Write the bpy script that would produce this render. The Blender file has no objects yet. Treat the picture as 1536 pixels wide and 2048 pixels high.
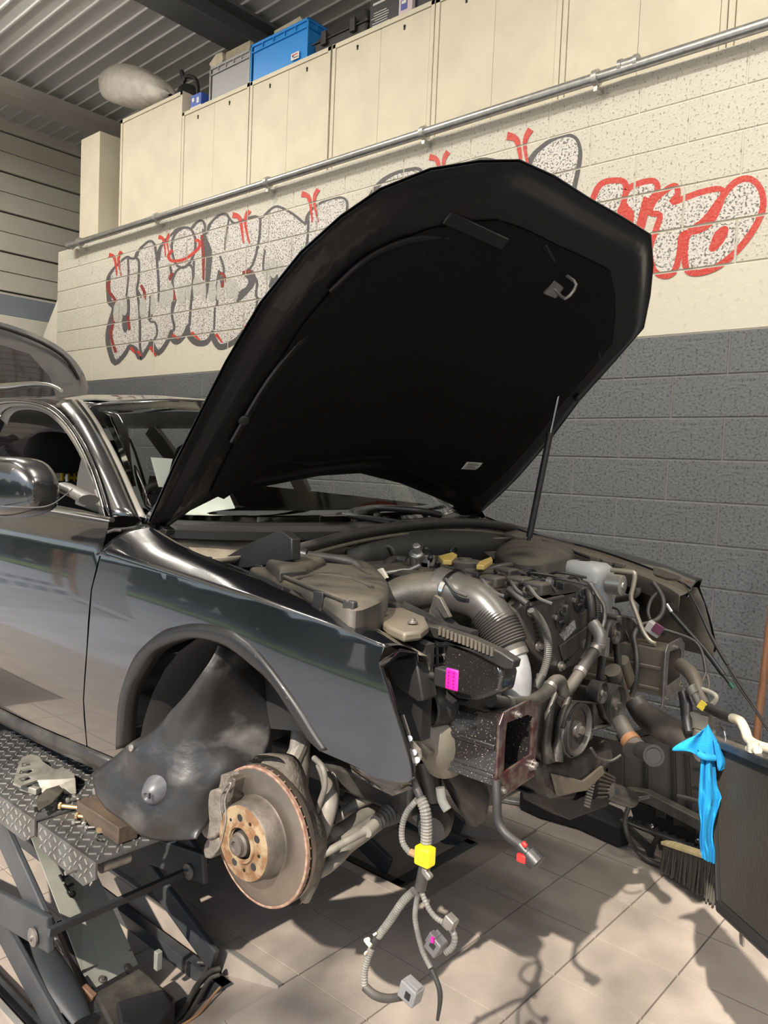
import bpy, bmesh, math, random
from mathutils import Vector, Matrix
from mathutils.geometry import delaunay_2d_cdt, tessellate_polygon
random.seed(7)
PI=math.pi
S=bpy.context.scene; COL=S.collection
# ---------------------------------------------------------------- camera
YAW,PIT,ROL=-0.71751,0.054581,0.042926; FPX=1582.2; CH=1.657
_f=Vector((math.sin(YAW)*math.cos(PIT),math.cos(YAW)*math.cos(PIT),-math.sin(PIT)))
_r=Vector((math.cos(YAW),-math.sin(YAW),0)); _u=_r.cross(_f)
RX=_r*math.cos(ROL)+_u*math.sin(ROL); UY=-_r*math.sin(ROL)+_u*math.cos(ROL); FW=_f
CAM=Vector((0,0,CH))
cd=bpy.data.cameras.new('camera'); cam=bpy.data.objects.new('camera',cd); COL.objects.link(cam)
cam.matrix_world=Matrix(((RX.x,UY.x,-FW.x,0),(RX.y,UY.y,-FW.y,0),(RX.z,UY.z,-FW.z,CH),(0,0,0,1)))
cd.sensor_fit='VERTICAL'; cd.sensor_height=36; cd.lens=FPX/2048*36; cd.clip_start=.02; cd.clip_end=200
S.camera=cam
S.view_settings.view_transform='Standard'; S.view_settings.look='None'; S.view_settings.gamma=1
S.view_settings.use_curve_mapping=False; S.view_settings.exposure=EXPOSURE=0.5
# ---------------------------------------------------------------- sky and sun
W=bpy.data.worlds.new('world'); S.world=W; W.use_nodes=True
nt=W.node_tree; bg=nt.nodes['Background']; sk=nt.nodes.new('ShaderNodeTexSky'); sk.sky_type='NISHITA'
sk.sun_disc=False; sk.sun_elevation=math.radians(50); sk.sun_rotation=math.radians(165); sk.air_density=1.2; sk.dust_density=2
nt.links.new(sk.outputs[0],bg.inputs[0]); bg.inputs[1].default_value=.2
def lamp(name,kind,loc,d,energy,color,**k):
    l=bpy.data.lights.new(name,kind); l.energy=energy; l.color=color
    for a,b in k.items(): setattr(l,a,b)
    o=bpy.data.objects.new(name,l); COL.objects.link(o); o.location=loc
    o.rotation_euler=Vector(d).to_track_quat('-Z','Y').to_euler(); return o
SUND=Vector((-.24,.76,-.66))
lamp('sun','SUN',(2,-6,9),SUND,8,(1,.9,.76),angle=.012)
# ---------------------------------------------------------------- helpers
def ray(x,y): return FW+RX*((x-768)/FPX)-UY*((y-1024)/FPX)
def at(x,y,X=None,Y=None,Z=None,D=None):
    d=ray(x,y)
    if X is not None: t=X/d.x
    elif Y is not None: t=Y/d.y
    elif Z is not None: t=(Z-CH)/d.z
    else: t=D
    return CAM+d*t
def ats(pts,**k): return [at(x,y,**k) for x,y in pts]
def atd(pts): return [at(x,y,D=d) for x,y,d in pts]
MATS={}
def mat(name,col,rough=.6,metal=0,coat=0,noise=0,nscale=20,col2=None,bump=0,bscale=60,trans=0,emit=0,dust=0,dustc=(.36,.31,.25),spec=.5,detail=4,lo=.4,hi=.65,stretch=None,alpha=None):
    if name in MATS: return MATS[name]
    m=bpy.data.materials.new(name); m.use_nodes=True; t=m.node_tree; b=t.nodes['Principled BSDF']
    I=b.inputs; I['Base Color'].default_value=(*col,1); I['Roughness'].default_value=rough; I['Metallic'].default_value=metal
    I['Coat Weight'].default_value=coat; I['Coat Roughness'].default_value=.04; I['Specular IOR Level'].default_value=spec
    if trans: I['Transmission Weight'].default_value=trans
    if emit: I['Emission Color'].default_value=(*col,1); I['Emission Strength'].default_value=emit
    tc=t.nodes.new('ShaderNodeTexCoord'); vec=tc.outputs['Object']
    if stretch:
        mp=t.nodes.new('ShaderNodeMapping'); mp.inputs['Scale'].default_value=stretch
        t.links.new(vec,mp.inputs[0]); vec=mp.outputs[0]
    cur=None
    def rgb(c):
        n=t.nodes.new('ShaderNodeRGB'); n.outputs[0].default_value=(*c,1); return n.outputs[0]
    def noisef(sc,a,bb,det=detail):
        n=t.nodes.new('ShaderNodeTexNoise'); n.inputs['Scale'].default_value=sc; n.inputs['Detail'].default_value=det
        t.links.new(vec,n.inputs['Vector'])
        r=t.nodes.new('ShaderNodeMapRange'); r.inputs[1].default_value=a; r.inputs[2].default_value=bb
        t.links.new(n.outputs[0],r.inputs[0]); return r.outputs[0]
    def mix(f,a,bb):
        x=t.nodes.new('ShaderNodeMix'); x.data_type='RGBA'
        if hasattr(f,'links'): t.links.new(f,x.inputs[0])
        else: x.inputs[0].default_value=f
        t.links.new(a,x.inputs[6]); t.links.new(bb,x.inputs[7]); return x.outputs[2]
    cur=rgb(col)
    if noise:
        c2=col2 if col2 else tuple(c*(1-noise) for c in col)
        cur=mix(noisef(nscale,lo,hi),cur,rgb(c2))
    if dust:
        g=t.nodes.new('ShaderNodeNewGeometry'); sp=t.nodes.new('ShaderNodeSeparateXYZ'); t.links.new(g.outputs['Normal'],sp.inputs[0])
        mr=t.nodes.new('ShaderNodeMapRange'); mr.inputs[1].default_value=.1; mr.inputs[2].default_value=1; t.links.new(sp.outputs[2],mr.inputs[0])
        mu=t.nodes.new('ShaderNodeMath'); mu.operation='MULTIPLY'; t.links.new(mr.outputs[0],mu.inputs[0]); t.links.new(noisef(9,.25,.7),mu.inputs[1])
        m2=t.nodes.new('ShaderNodeMath'); m2.operation='MULTIPLY'; m2.inputs[1].default_value=dust; t.links.new(mu.outputs[0],m2.inputs[0])
        cur=mix(m2.outputs[0],cur,rgb(dustc))
    if noise or dust: t.links.new(cur,I['Base Color'])
    if bump:
        n=t.nodes.new('ShaderNodeTexNoise'); n.inputs['Scale'].default_value=bscale; n.inputs['Detail'].default_value=3; t.links.new(vec,n.inputs['Vector'])
        bu=t.nodes.new('ShaderNodeBump'); bu.inputs['Strength'].default_value=bump; bu.inputs['Distance'].default_value=.004
        t.links.new(n.outputs[0],bu.inputs['Height']); t.links.new(bu.outputs[0],I['Normal'])
    if alpha is not None: I['Alpha'].default_value=alpha
    MATS[name]=m; return m
class MB:
    def __init__(s): s.v=[]; s.f=[]
    def add(s,vs,fs):
        o=len(s.v); s.v+=[Vector(v) for v in vs]; s.f+=[[i+o for i in f] for f in fs]; return s
    def box(s,c,size,rot=None,axes=None):
        hx,hy,hz=[a/2 for a in size]
        A=axes or (Vector((1,0,0)),Vector((0,1,0)),Vector((0,0,1)))
        if rot is not None: A=[Matrix.Rotation(rot[2],3,'Z')@Matrix.Rotation(rot[1],3,'Y')@Matrix.Rotation(rot[0],3,'X')@a for a in A]
        c=Vector(c); V=[c+A[0]*(i*hx)+A[1]*(j*hy)+A[2]*(k*hz) for i in(-1,1) for j in(-1,1) for k in(-1,1)]
        return s.add(V,[(0,1,3,2),(4,6,7,5),(0,4,5,1),(2,3,7,6),(0,2,6,4),(1,5,7,3)])
    def bx(s,a,b): # corner to corner
        a=Vector(a);b=Vector(b); return s.box((a+b)/2,[abs(q) for q in (b-a)])
    def prism(s,pts,vec):
        pts=[Vector(p) for p in pts]; n=len(pts); vec=Vector(vec)
        tr=tessellate_polygon([pts])
        fs=[tuple(t) for t in tr]+[tuple(n+i for i in t[::-1]) for t in tr]
        fs+=[(i,i+n,(i+1)%n+n,(i+1)%n) for i in range(n)]
        return s.add(pts+[p+vec for p in pts],fs)
    def beam(s,a,b,w,h,up=(0,0,1)):
        a=Vector(a);b=Vector(b);x=(b-a);L=x.length;x.normalize();y=Vector(up).cross(x).normalized();z=x.cross(y)
        return s.box((a+b)/2,(L,w,h),axes=(x,y,z))
    def tube(s,pts,r,n=10,sm=6,cap=True,corr=0,pitch=.006,flat=1):
        P=spline(pts,sm) if sm else [Vector(p) for p in pts]
        m=len(P)
        if corr: # corrugated: resample evenly
            P=resample(P,pitch/2); m=len(P)
        L=[0]
        for i in range(1,m): L.append(L[-1]+(P[i]-P[i-1]).length)
        rr=r if isinstance(r,(list,tuple)) else [r,r]
        def R(i):
            t=L[i]/max(L[-1],1e-9)*(len(rr)-1); k=min(int(t),len(rr)-2); v=rr[k]+(rr[k+1]-rr[k])*(t-k)
            return v*(1-corr*(i%2)) if corr else v
        T=[(P[min(i+1,m-1)]-P[max(i-1,0)]).normalized() for i in range(m)]
        a=Vector((0,0,1)) if abs(T[0].z)<.9 else Vector((1,0,0))
        N=(a-T[0]*a.dot(T[0])).normalized(); V=[];Fc=[]
        for i in range(m):
            N=(N-T[i]*N.dot(T[i])).normalized(); B=T[i].cross(N); q=R(i)
            for k in range(n):
                g=2*PI*k/n; V.append(P[i]+N*(math.cos(g)*q*flat)+B*(math.sin(g)*q))
        for i in range(m-1):
            for k in range(n): Fc.append((i*n+k,i*n+(k+1)%n,(i+1)*n+(k+1)%n,(i+1)*n+k))
        if cap: Fc.append(tuple(range(n))[::-1]); Fc.append(tuple((m-1)*n+k for k in range(n)))
        return s.add(V,Fc)
    def lathe(s,prof,o,ax,n=32,sx=1,cap=True): # prof: (dist along axis, radius)
        ax=Vector(ax).normalized();o=Vector(o); a=Vector((0,0,1)) if abs(ax.z)<.9 else Vector((1,0,0))
        N=(a-ax*a.dot(ax)).normalized();B=ax.cross(N);V=[];Fc=[];m=len(prof)
        for d,r in prof:
            for k in range(n): g=2*PI*k/n; V.append(o+ax*d+(N*math.cos(g)+B*math.sin(g)*sx)*r)
        for i in range(m-1):
            for k in range(n): Fc.append((i*n+k,(i+1)*n+k,(i+1)*n+(k+1)%n,i*n+(k+1)%n))
        if cap and prof[0][1]>1e-4: Fc.append(tuple(range(n)))
        if cap and prof[-1][1]>1e-4: Fc.append(tuple((m-1)*n+k for k in range(n))[::-1])
        return s.add(V,Fc)
    def cyl(s,a,b,r,n=16,r2=None):
        a=Vector(a);b=Vector(b); return s.lathe([(0,r),((b-a).length,r if r2 is None else r2)],a,b-a,n)
    def grid(s,rows): # rows of equal length point lists
        n=len(rows[0]);m=len(rows); V=[p for r in rows for p in r]
        return s.add(V,[(i*n+j,i*n+j+1,(i+1)*n+j+1,(i+1)*n+j) for i in range(m-1) for j in range(n-1)])
    def sphere(s,c,r,n=12,sc=(1,1,1)):
        c=Vector(c);pr=[];V=[];Fc=[];m=n//2
        for i in range(m+1):
            t=PI*i/m
            for k in range(n): g=2*PI*k/n; V.append(c+Vector((math.sin(t)*math.cos(g)*r*sc[0],math.sin(t)*math.sin(g)*r*sc[1],math.cos(t)*r*sc[2])))
        for i in range(m):
            for k in range(n): Fc.append((i*n+k,(i+1)*n+k,(i+1)*n+(k+1)%n,i*n+(k+1)%n))
        return s.add(V,Fc)
def resample(P,d):
    out=[P[0].copy()];acc=0
    for i in range(1,len(P)):
        a=P[i-1];b=P[i];l=(b-a).length
        if l<1e-9: continue
        while acc+l>=d:
            t=(d-acc)/l; a=a.lerp(b,t); out.append(a.copy()); l=(b-a).length; acc=0
            if l<1e-9: break
        acc+=l
    return out
def spline(pts,n=6,closed=False):
    P=[Vector(p) for p in pts]; m=len(P)
    if m<3 and not closed: return P
    out=[]
    rg=range(m if closed else m-1)
    for i in rg:
        if closed: p0,p1,p2,p3=P[i-1],P[i],P[(i+1)%m],P[(i+2)%m]
        else: p0,p1,p2,p3=P[max(i-1,0)],P[i],P[i+1],P[min(i+2,m-1)]
        for k in range(n):
            t=k/n; out.append(.5*((2*p1)+(p2-p0)*t+(2*p0-5*p1+4*p2-p3)*t*t+(3*p1-p0-3*p2+p3)*t**3))
    if not closed: out.append(P[-1].copy())
    return out
def setp(o,label=None,cat=None,group=None,kind=None):
    if label: o['label']=label
    if cat: o['category']=cat
    if group: o['group']=group
    if kind: o['kind']=kind
    return o
def obj(name,mb,m,parent=None,smooth=35,bevel=0,label=None,cat=None,group=None,kind=None,solid=0,subd=0,recalc=True,origin=None):
    me=bpy.data.meshes.new(name)
    o0=Vector(origin) if origin is not None else Vector((0,0,0))
    me.from_pydata([v-o0 for v in mb.v],[],mb.f); me.update()
    if recalc:
        b=bmesh.new(); b.from_mesh(me); bmesh.ops.remove_doubles(b,verts=b.verts,dist=1e-6); bmesh.ops.recalc_face_normals(b,faces=b.faces); b.to_mesh(me); b.free()
    if smooth is not None:
        me.polygons.foreach_set('use_smooth',[True]*len(me.polygons))
        if smooth<180: me.set_sharp_from_angle(angle=math.radians(smooth))
    me.materials.append(m)
    o=bpy.data.objects.new(name,me); COL.objects.link(o)
    if parent is not None: o.parent=parent
    wl=Vector((0,0,0)); p=parent
    while p is not None: wl+=p.location; p=p.parent
    o.location=o0-wl
    if solid: md=o.modifiers.new('solid','SOLIDIFY'); md.thickness=abs(solid); md.offset=-1 if solid>0 else 1
    if bevel: md=o.modifiers.new('bevel','BEVEL'); md.width=bevel; md.segments=2; md.limit_method='ANGLE'; md.angle_limit=math.radians(40)
    if subd: md=o.modifiers.new('sub','SUBSURF'); md.levels=subd; md.render_levels=subd
    return setp(o,label,cat,group,kind)
def thing(name,loc,label=None,cat=None,group=None,kind=None,parent=None):
    o=bpy.data.objects.new(name,None); COL.objects.link(o); o.location=loc; o.empty_display_size=.1
    if parent is not None: o.parent=parent
    return setp(o,label,cat,group,kind)
def panel(name,outline,func,m,parent=None,step=.03,thick=.002,holes=(),label=None,nrm=1,**kw):
    """sheet cut from an analytic surface; func(u,v)->Vector. shaded with the surface's own normals"""
    o=[Vector((a,b)) for a,b in outline]; V=list(o); E=[(i,(i+1)%len(o)) for i in range(len(o))]
    for h in holes:
        k=len(V); V+=[Vector(p) for p in h]; E+=[(k+i,k+(i+1)%len(h)) for i in range(len(h))]
    us=[p[0] for p in outline]; vs=[p[1] for p in outline]
    def inside(p,poly):
        c=False;n=len(poly);x,y=p
        for i in range(n):
            x1,y1=poly[i];x2,y2=poly[i-1]
            if (y1>y)!=(y2>y) and x<(x2-x1)*(y-y1)/(y2-y1)+x1: c=not c
        return c
    u=math.floor(min(us)/step)*step
    bpts=V[:]
    while u<max(us):
        v=math.floor(min(vs)/step)*step
        while v<max(vs):
            if inside((u,v),outline) and not any(inside((u,v),h) for h in holes) and min((q-Vector((u,v))).length for q in bpts)>step*.35: V.append(Vector((u,v)))
            v+=step
        u+=step
    ov,oe,of,a,b,c=delaunay_2d_cdt(V,E,[],1,1e-7)
    of=[f for f in of if not any(inside(((ov[f[0]]+ov[f[1]]+ov[f[2]])/3)[:2],h) for h in holes)]
    N=[];P=[]
    for p in ov:
        e=1e-3; q=func(p.x,p.y); n=(func(p.x+e,p.y)-func(p.x-e,p.y)).cross(func(p.x,p.y+e)-func(p.x,p.y-e)).normalized()*nrm
        P.append(q);N.append(n)
    n0=len(P); vs=P+[p-n*thick for p,n in zip(P,N)]; ns=N+[-n for n in N]; fs=[]; cnt={}
    for f in of:
        q=(P[f[1]]-P[f[0]]).cross(P[f[2]]-P[f[0]])
        if q.dot(N[f[0]])<0: f=f[::-1]
        fs.append(tuple(f)); fs.append(tuple(i+n0 for i in f[::-1]))
        for i in range(3): cnt[(f[i],f[(i+1)%3])]=1
    for (i,j) in list(cnt):
        if (j,i) not in cnt:
            k=len(vs); vs+=[P[i],P[j],vs[j+n0],vs[i+n0]]; d=(P[j]-P[i]).cross(N[i]).normalized(); ns+=[d]*4; fs.append((k+1,k,k+3,k+2))
    me=bpy.data.meshes.new(name); me.from_pydata(vs,[],fs); me.update()
    me.polygons.foreach_set('use_smooth',[True]*len(me.polygons))
    me.normals_split_custom_set_from_vertices(ns)
    me.materials.append(m); ob=bpy.data.objects.new(name,me); COL.objects.link(ob)
    if parent is not None:
        ob.parent=parent; wl=Vector((0,0,0)); p=parent
        while p is not None: wl+=p.location; p=p.parent
        ob.location=-wl
    return setp(ob,label=label,**kw)
def lerp(a,b,t): return a+(b-a)*t
def pl(x,tab): # piecewise smooth lookup
    if x<=tab[0][0]: return tab[0][1]
    for (a,b),(c,d) in zip(tab,tab[1:]):
        if x<=c: return b+(d-b)*(x-a)/(c-a)
    return tab[-1][1]
def cr(x,tab): # catmull-rom lookup, C1
    n=len(tab)
    if x<=tab[0][0]: return tab[0][1]+(x-tab[0][0])*(tab[1][1]-tab[0][1])/(tab[1][0]-tab[0][0])
    if x>=tab[-1][0]: return tab[-1][1]+(x-tab[-1][0])*(tab[-1][1]-tab[-2][1])/(tab[-1][0]-tab[-2][0])
    for i in range(n-1):
        if x<=tab[i+1][0]:
            x0,y0=tab[i];x1,y1=tab[i+1];h=x1-x0
            m0=(y1-tab[i-1][1])/(x1-tab[i-1][0]) if i else (y1-y0)/h
            m1=(tab[i+2][1]-y0)/(tab[i+2][0]-x0) if i+2<n else (y1-y0)/h
            t=(x-x0)/h; return (2*t**3-3*t*t+1)*y0+(t**3-2*t*t+t)*h*m0+(-2*t**3+3*t*t)*y1+(t**3-t*t)*h*m1
# ---------------------------------------------------------------- materials of the place
WY=3.80; CO=.1995; BW=.506; ZP=2.36
M_tile=mat('floor_tile',(.33,.285,.25),.42,noise=.25,nscale=7,col2=(.26,.225,.20),bump=.15,bscale=90,lo=.3,hi=.7)
M_grout=mat('grout',(.07,.055,.05),.8)
M_cream=mat('cream_block',(.56,.535,.47),.8,noise=.3,nscale=75,col2=(.27,.25,.21),bump=1,bscale=75,lo=.58,hi=.66,detail=6)
M_cream2=mat('cream_render',(.58,.55,.47),.75,noise=.2,nscale=30,col2=(.5,.47,.4),bump=.4,bscale=30,lo=.6,hi=.7)
M_grey=mat('grey_block',(.118,.124,.134),.62,noise=.3,nscale=80,col2=(.05,.053,.058),bump=1,bscale=70,lo=.53,hi=.66,detail=6)
M_gjoint=mat('grey_joint',(.17,.17,.168),.8); M_cjoint=mat('cream_joint',(.66,.63,.55),.85)
M_deck=mat('deck',(.50,.50,.49),.55); M_steel=mat('dark_steel',(.10,.11,.12),.5)
M_panel=mat('sandwich_panel',(.66,.63,.56),.45); M_dark=mat('dark_void',(.012,.012,.014),.7)
M_cab=mat('cabinet_cream',(.60,.555,.44),.7,noise=.08,nscale=5,spec=.3)
M_galv=mat('galvanised_pipe',(.42,.42,.42),.32,metal=.8,noise=.2,nscale=30)
# ---------------------------------------------------------------- floor with two shallow lift recesses
PA=(-5.2,-1.80,1.02,1.65); PB=(-5.2,-1.79,2.39,3.09); PD=-.10
floor=obj('floor',MB().bx((-16,-.62,-.35),(10,10,-.25)),M_grout,kind='structure')
slab=MB()
def slabrect(x0,x1,y0,y1):
    y0=max(y0,-.62); slab.bx((x0,y0,-.25),(x1,y1,-.012))
slabrect(-16,10,-8,PA[2]);slabrect(-16,10,PA[3],PB[2]);slabrect(-16,10,PB[3],10)
for p in(PA,PB): slabrect(-16,p[0],p[2],p[3]);slabrect(p[1],10,p[2],p[3]); slab.bx((p[0],p[2],-.25),(p[1],p[3],PD-.012))
obj('concrete_bed',slab,M_grout,floor,smooth=None)
tm={}
def tile(x0,x1,y0,y1,z):
    g=.0022
    if x1-x0<.02 or y1-y0<.02: return
    key=(round(x1-x0,3),round(y1-y0,3))
    if key not in tm:
        w,h=x1-x0-2*g,y1-y0-2*g
        mb=MB().add([(-w/2,-h/2,-.012),(w/2,-h/2,-.012),(w/2,h/2,-.012),(-w/2,h/2,-.012),(-w/2+.001,-h/2+.001,0),(w/2-.001,-h/2+.001,0),(w/2-.001,h/2-.001,0),(-w/2+.001,h/2-.001,0)],[(4,5,6,7),(0,1,5,4),(1,2,6,5),(2,3,7,6),(3,0,4,7)])
        o=obj('tile',mb,M_tile,floor,smooth=None,recalc=False); tm[key]=o.data
    else:
        o=bpy.data.objects.new('tile',tm[key]); COL.objects.link(o); o.parent=floor
    o.location=((x0+x1)/2,(y0+y1)/2,z+random.uniform(-.0004,.0004))
rest=MB()
for i in range(-12,8):
    for j in range(-10,4):
        x0=-1.4988+.3*i; y0=2.938+.3*j; x1=x0+.3; y1=y0+.3
        rects=[(x0,x1,y0,y1,0)]
        for p in(PA,PB):
            nr=[]
            for a,b,c,d,z in rects:
                if z<0 or b<=p[0] or a>=p[1] or d<=p[2] or c>=p[3]: nr.append((a,b,c,d,z)); continue
                if b>p[1]: nr.append((p[1],b,c,d,0))
                bb=min(b,p[1])
                if c<p[2]: nr.append((a,bb,c,p[2],0))
                if d>p[3]: nr.append((a,bb,p[3],d,0))
                nr.append((a,bb,max(c,p[2]),min(d,p[3]),PD))
            rects=nr
        near=(-4.3<x0<1.9 and .2<y0<3.75)
        for a,b,c,d,z in rects:
            d=min(d,WY+.02)
            if d<=c: continue
            if near and not(z<0 and a<-3.6): tile(a,b,c,d,z)
obj('floor_tiles_beyond',MB().bx((-16,-.62,-.012),(-5.1,10,0)).bx((2.1988,-.62,-.012),(10,3.8,0)).bx((-5.1,-.62,-.012),(2.1988,.238,0)),
    mat('far_tiles',(.33,.285,.25),.45,noise=.25,nscale=7,col2=(.26,.225,.2)),floor,smooth=None,kind='stuff')
rp=MB()
for p in(PA,PB):
    rp.add([(p[1]-.34,p[2],PD),(p[1]-.34,p[3],PD),(p[1],p[3],-.004),(p[1],p[2],-.004),(p[1],p[2],PD-.01),(p[1],p[3],PD-.01)],[(0,1,2,3),(0,3,4),(1,5,2),(2,5,4,3)])
    for yy in (p[2],p[3]): rp.bx((p[0],yy if yy==p[2] else yy-.006,-.112),(p[1],yy+.006 if yy==p[2] else yy,-.004))
obj('recess_ramp',rp,M_tile,floor,smooth=None,label='sloping tiled ends of the lift recesses')
ed=MB()
for yy in (PA[2]-.018,PA[3]): ed.bx((-5.2,yy,-.014),(-1.8,yy+.018,.004))
obj('recess_edge_trim',ed,mat('trim_alu',(.5,.48,.45),.35,metal=.7),floor,smooth=None,label='pale metal edge strip of the lift recess')
# ---------------------------------------------------------------- block wall
wall=obj('wall_back',MB().add([(x,y,z) for y in(WY+.005,WY+.2) for x,z in((-8.6,-.25),(1.2,-.25),(1.2,3.655),(-7.74,3.655),(-7.74,3.2),(-8.6,2.2))],
   [(0,1,2,3,4,5),(11,10,9,8,7,6)]+[(i,i+6,(i+1)%6+6,(i+1)%6) for i in range(6)]),M_cjoint,smooth=None,kind='structure')
obj('grey_mortar',MB().bx((-8.5,WY+.004,-.1),(1.2,WY+.02,ZP)),M_gjoint,wall,smooth=None)
bm_={}
def block(x0,x1,z0,z1,m,dy=0):
    g=.0035 if m is M_grey else .003
    key=(round(x1-x0,3),round(z1-z0,3),m.name)
    if key not in bm_:
        w,h=x1-x0-2*g,z1-z0-2*g;c=.003
        mb=MB().add([(a*w/2,.03,b*h/2) for a,b in((-1,-1),(1,-1),(1,1),(-1,1))]+[(a*w/2,c,b*h/2) for a,b in((-1,-1),(1,-1),(1,1),(-1,1))]+[(a*(w/2-c),0,b*(h/2-c)) for a,b in((-1,-1),(1,-1),(1,1),(-1,1))],
            [(8,9,10,11),(4,5,9,8),(5,6,10,9),(6,7,11,10),(7,4,8,11),(0,1,5,4),(1,2,6,5),(2,3,7,6),(3,0,4,7)])
        o=obj('concrete_block',mb,m,wall,smooth=None,recalc=False); bm_[key]=o.data
    else:
        o=bpy.data.objects.new('concrete_block',bm_[key]); COL.objects.link(o); o.parent=wall
    o.location=((x0+x1)/2,WY+dy+random.uniform(-.0008,.0008),(z0+z1)/2)
z=ZP; r=0
while z>-.05: # grey courses, counted down from the paint line
    z0=max(z-CO,-.02); off=(.0 if r%2==0 else BW/2)
    for k in range(-15,4):
        x1=-1.25+off+k*BW*1.0; x0=x1-BW
        if x0>.6 or x1<-7.6: continue
        if z0<1.0 and x1<-3.2: continue      # hidden behind the car
        block(x0,x1,z0,z,M_grey)
    z-=CO; r+=1
GRB=[]
ZB=2.665 # smooth cast band between the two colours, then the cream courses
for k in range(-8,2):
    x0=-.9+k*1.02; block(max(x0,-7.74),x0+1.02,ZP,ZB,M_cream2); GRB.append((max(x0,-7.74),x0+1.02,ZP,ZB))
z=ZB; r=0
while z<3.64:
    z1=min(z+CO,3.66); off=(0 if r%2==0 else BW/2)
    for k in range(-13,4):
        x1=-1.25+off+k*BW; x0=max(x1-BW,-7.74)
        if x1<-7.7 or x0>.6: continue
        block(x0,x1,z,z1,M_cream); GRB.append((x0,x1,z,z1))
    z+=CO; r+=1
# ---------------------------------------------------------------- graffiti: flat paint on the blocks, cut at every joint
def clip(poly,x0,x1,z0,z1):
    for ax,s,l in((0,1,x0),(0,-1,x1),(1,1,z0),(1,-1,z1)):
        out=[]
        for i in range(len(poly)):
            a=poly[i-1];b=poly[i]; da=(a[ax]-l)*s; db=(b[ax]-l)*s
            if (da>=0)!=(db>=0):
                t=da/(da-db); out.append((a[0]+(b[0]-a[0])*t,a[1]+(b[1]-a[1])*t))
            if db>=0: out.append(b)
        poly=out
        if len(poly)<3: return []
    return poly
def wp(p): q=at(p[0],p[1],Y=WY-.002); return (q.x,q.z)
LK=[0]
def paint(mb,tris,lift):
    LK[0]+=1; lift+=LK[0]*1.2e-5
    for t in tris:
        lift+=1.5e-6
        xs=[p[0] for p in t];zs=[p[1] for p in t]
        for (x0,x1,z0,z1) in GRB:
            if max(xs)<x0 or min(xs)>x1 or max(zs)<z0 or min(zs)>z1: continue
            q=clip(t,x0+.006,x1-.006,z0+.006,z1-.006)
            if len(q)>2:
                mb.add([(a,WY-.0018-lift,b) for a,b in q],[tuple(range(len(q)))])
def fillpoly(pts,sm=4):
    P=spline([(x,y,0) for x,y in pts],sm,closed=True) if sm else [Vector((x,y,0)) for x,y in pts]
    P=[wp(p) for p in P]
    V=[Vector((a,b,0)) for a,b in P]
    return [[P[i] for i in t] for t in tessellate_polygon([V])]
def stroke(pts,w,closed=False,sm=4):
    P=spline([(x,y,0) for x,y in pts],sm,closed) if sm else [Vector((x,y,0)) for x,y in pts]
    if closed: P.append(P[0].copy())
    n=len(P);L=[];R=[]
    for i in range(n):
        a=P[max(i-1,0)];b=P[min(i+1,n-1)]
        if closed and i in(0,n-1): a=P[n-2];b=P[1]
        d=(b-a).normalized(); q=Vector((-d.y,d.x,0)); ww=w if not isinstance(w,tuple) else lerp(w[0],w[1],i/(n-1))
        L.append(wp(P[i]+q*ww/2));R.append(wp(P[i]-q*ww/2))
    return [[L[i],L[i+1],R[i+1],R[i]] for i in range(n-1)]
M_silver=mat('silver_paint',(.60,.57,.55),.6,metal=0,noise=.5,nscale=95,col2=(.13,.125,.12),bump=.9,bscale=75,lo=.52,hi=.60,detail=6)
M_outline=mat('graphite_paint',(.085,.08,.085),.6,noise=.3,nscale=120,col2=(.17,.16,.165),bump=.9,bscale=75,lo=.6,hi=.7)
M_red=mat('red_paint',(.50,.025,.018),.5,noise=.2,nscale=100,bump=.9,bscale=75,col2=(.5,.08,.06)); M_dred=mat('dark_red_paint',(.23,.03,.025),.5,bump=.9,bscale=75)
M_haze=mat('spray_haze',(.46,.45,.42),.7,noise=.3,nscale=60,col2=(.34,.33,.31),bump=.9,bscale=75)
BODY=[(219,580),(218,560),(222,545),(238,526),(254,514),(262,517),(272,515),(277,502),(288,490),(300,482),(309,489),(313,512),(318,520),(321,497),(332,479),(347,466),(352,460),(368,455),(383,457),(391,447),(403,441),(410,451),(411,468),(416,460),(422,446),(436,432),(452,428),(458,436),(470,447),(490,438),(510,433),(521,436),(530,430),(540,420),(556,413),(586,428),(612,448),(617,430),(625,418),(645,404),(675,395),(692,400),(694,420),(690,470),(704,510),(700,570),(660,620),(625,632),(600,640),(560,640),(530,640),(505,645),(490,655),(478,672),(460,685),(440,690),(428,672),(426,662),(415,680),(395,682),(380,668),(376,650),(368,668),(355,680),(345,672),(343,660),(335,680),(318,702),(308,690),(302,680),(298,690),(283,712),(275,700),(260,690),(250,705),(232,722),(222,700),(217,670),(222,640),(230,612),(221,600)]
SEP=[([(256,517),(257,550),(253,590),(246,640)],4),([(272,515),(278,525),(277,560),(274,580),(278,610),(280,650),(280,690),(283,708)],5),([(313,512),(317,560),(318,604)],5),([(275,580),(284,600),(282,625),(278,640)],4),([(300,592),(303,620),(300,642),(311,646),(314,668),(306,684)],4),([(340,530),(345,562),(346,600),(344,630),(349,655),(343,664)],5),([(345,560),(354,541),(375,530),(385,537),(386,565),(382,610),(379,652)],5),([(352,600),(346,620),(344,632)],4),([(388,520),(387,560),(384,600)],4),([(440,512),(448,542),(438,575),(434,612)],5),([(458,438),(452,470),(450,500)],4),([(521,438),(518,480),(505,530),(486,546)],5),([(617,440),(612,495),(585,545),(560,560)],5),([(515,600),(510,622),(493,650)],4),([(500,545),(514,562),(512,590),(520,600)],5),([(430,612),(428,660)],4),([(530,500),(527,540),(545,556)],4)]
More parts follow.
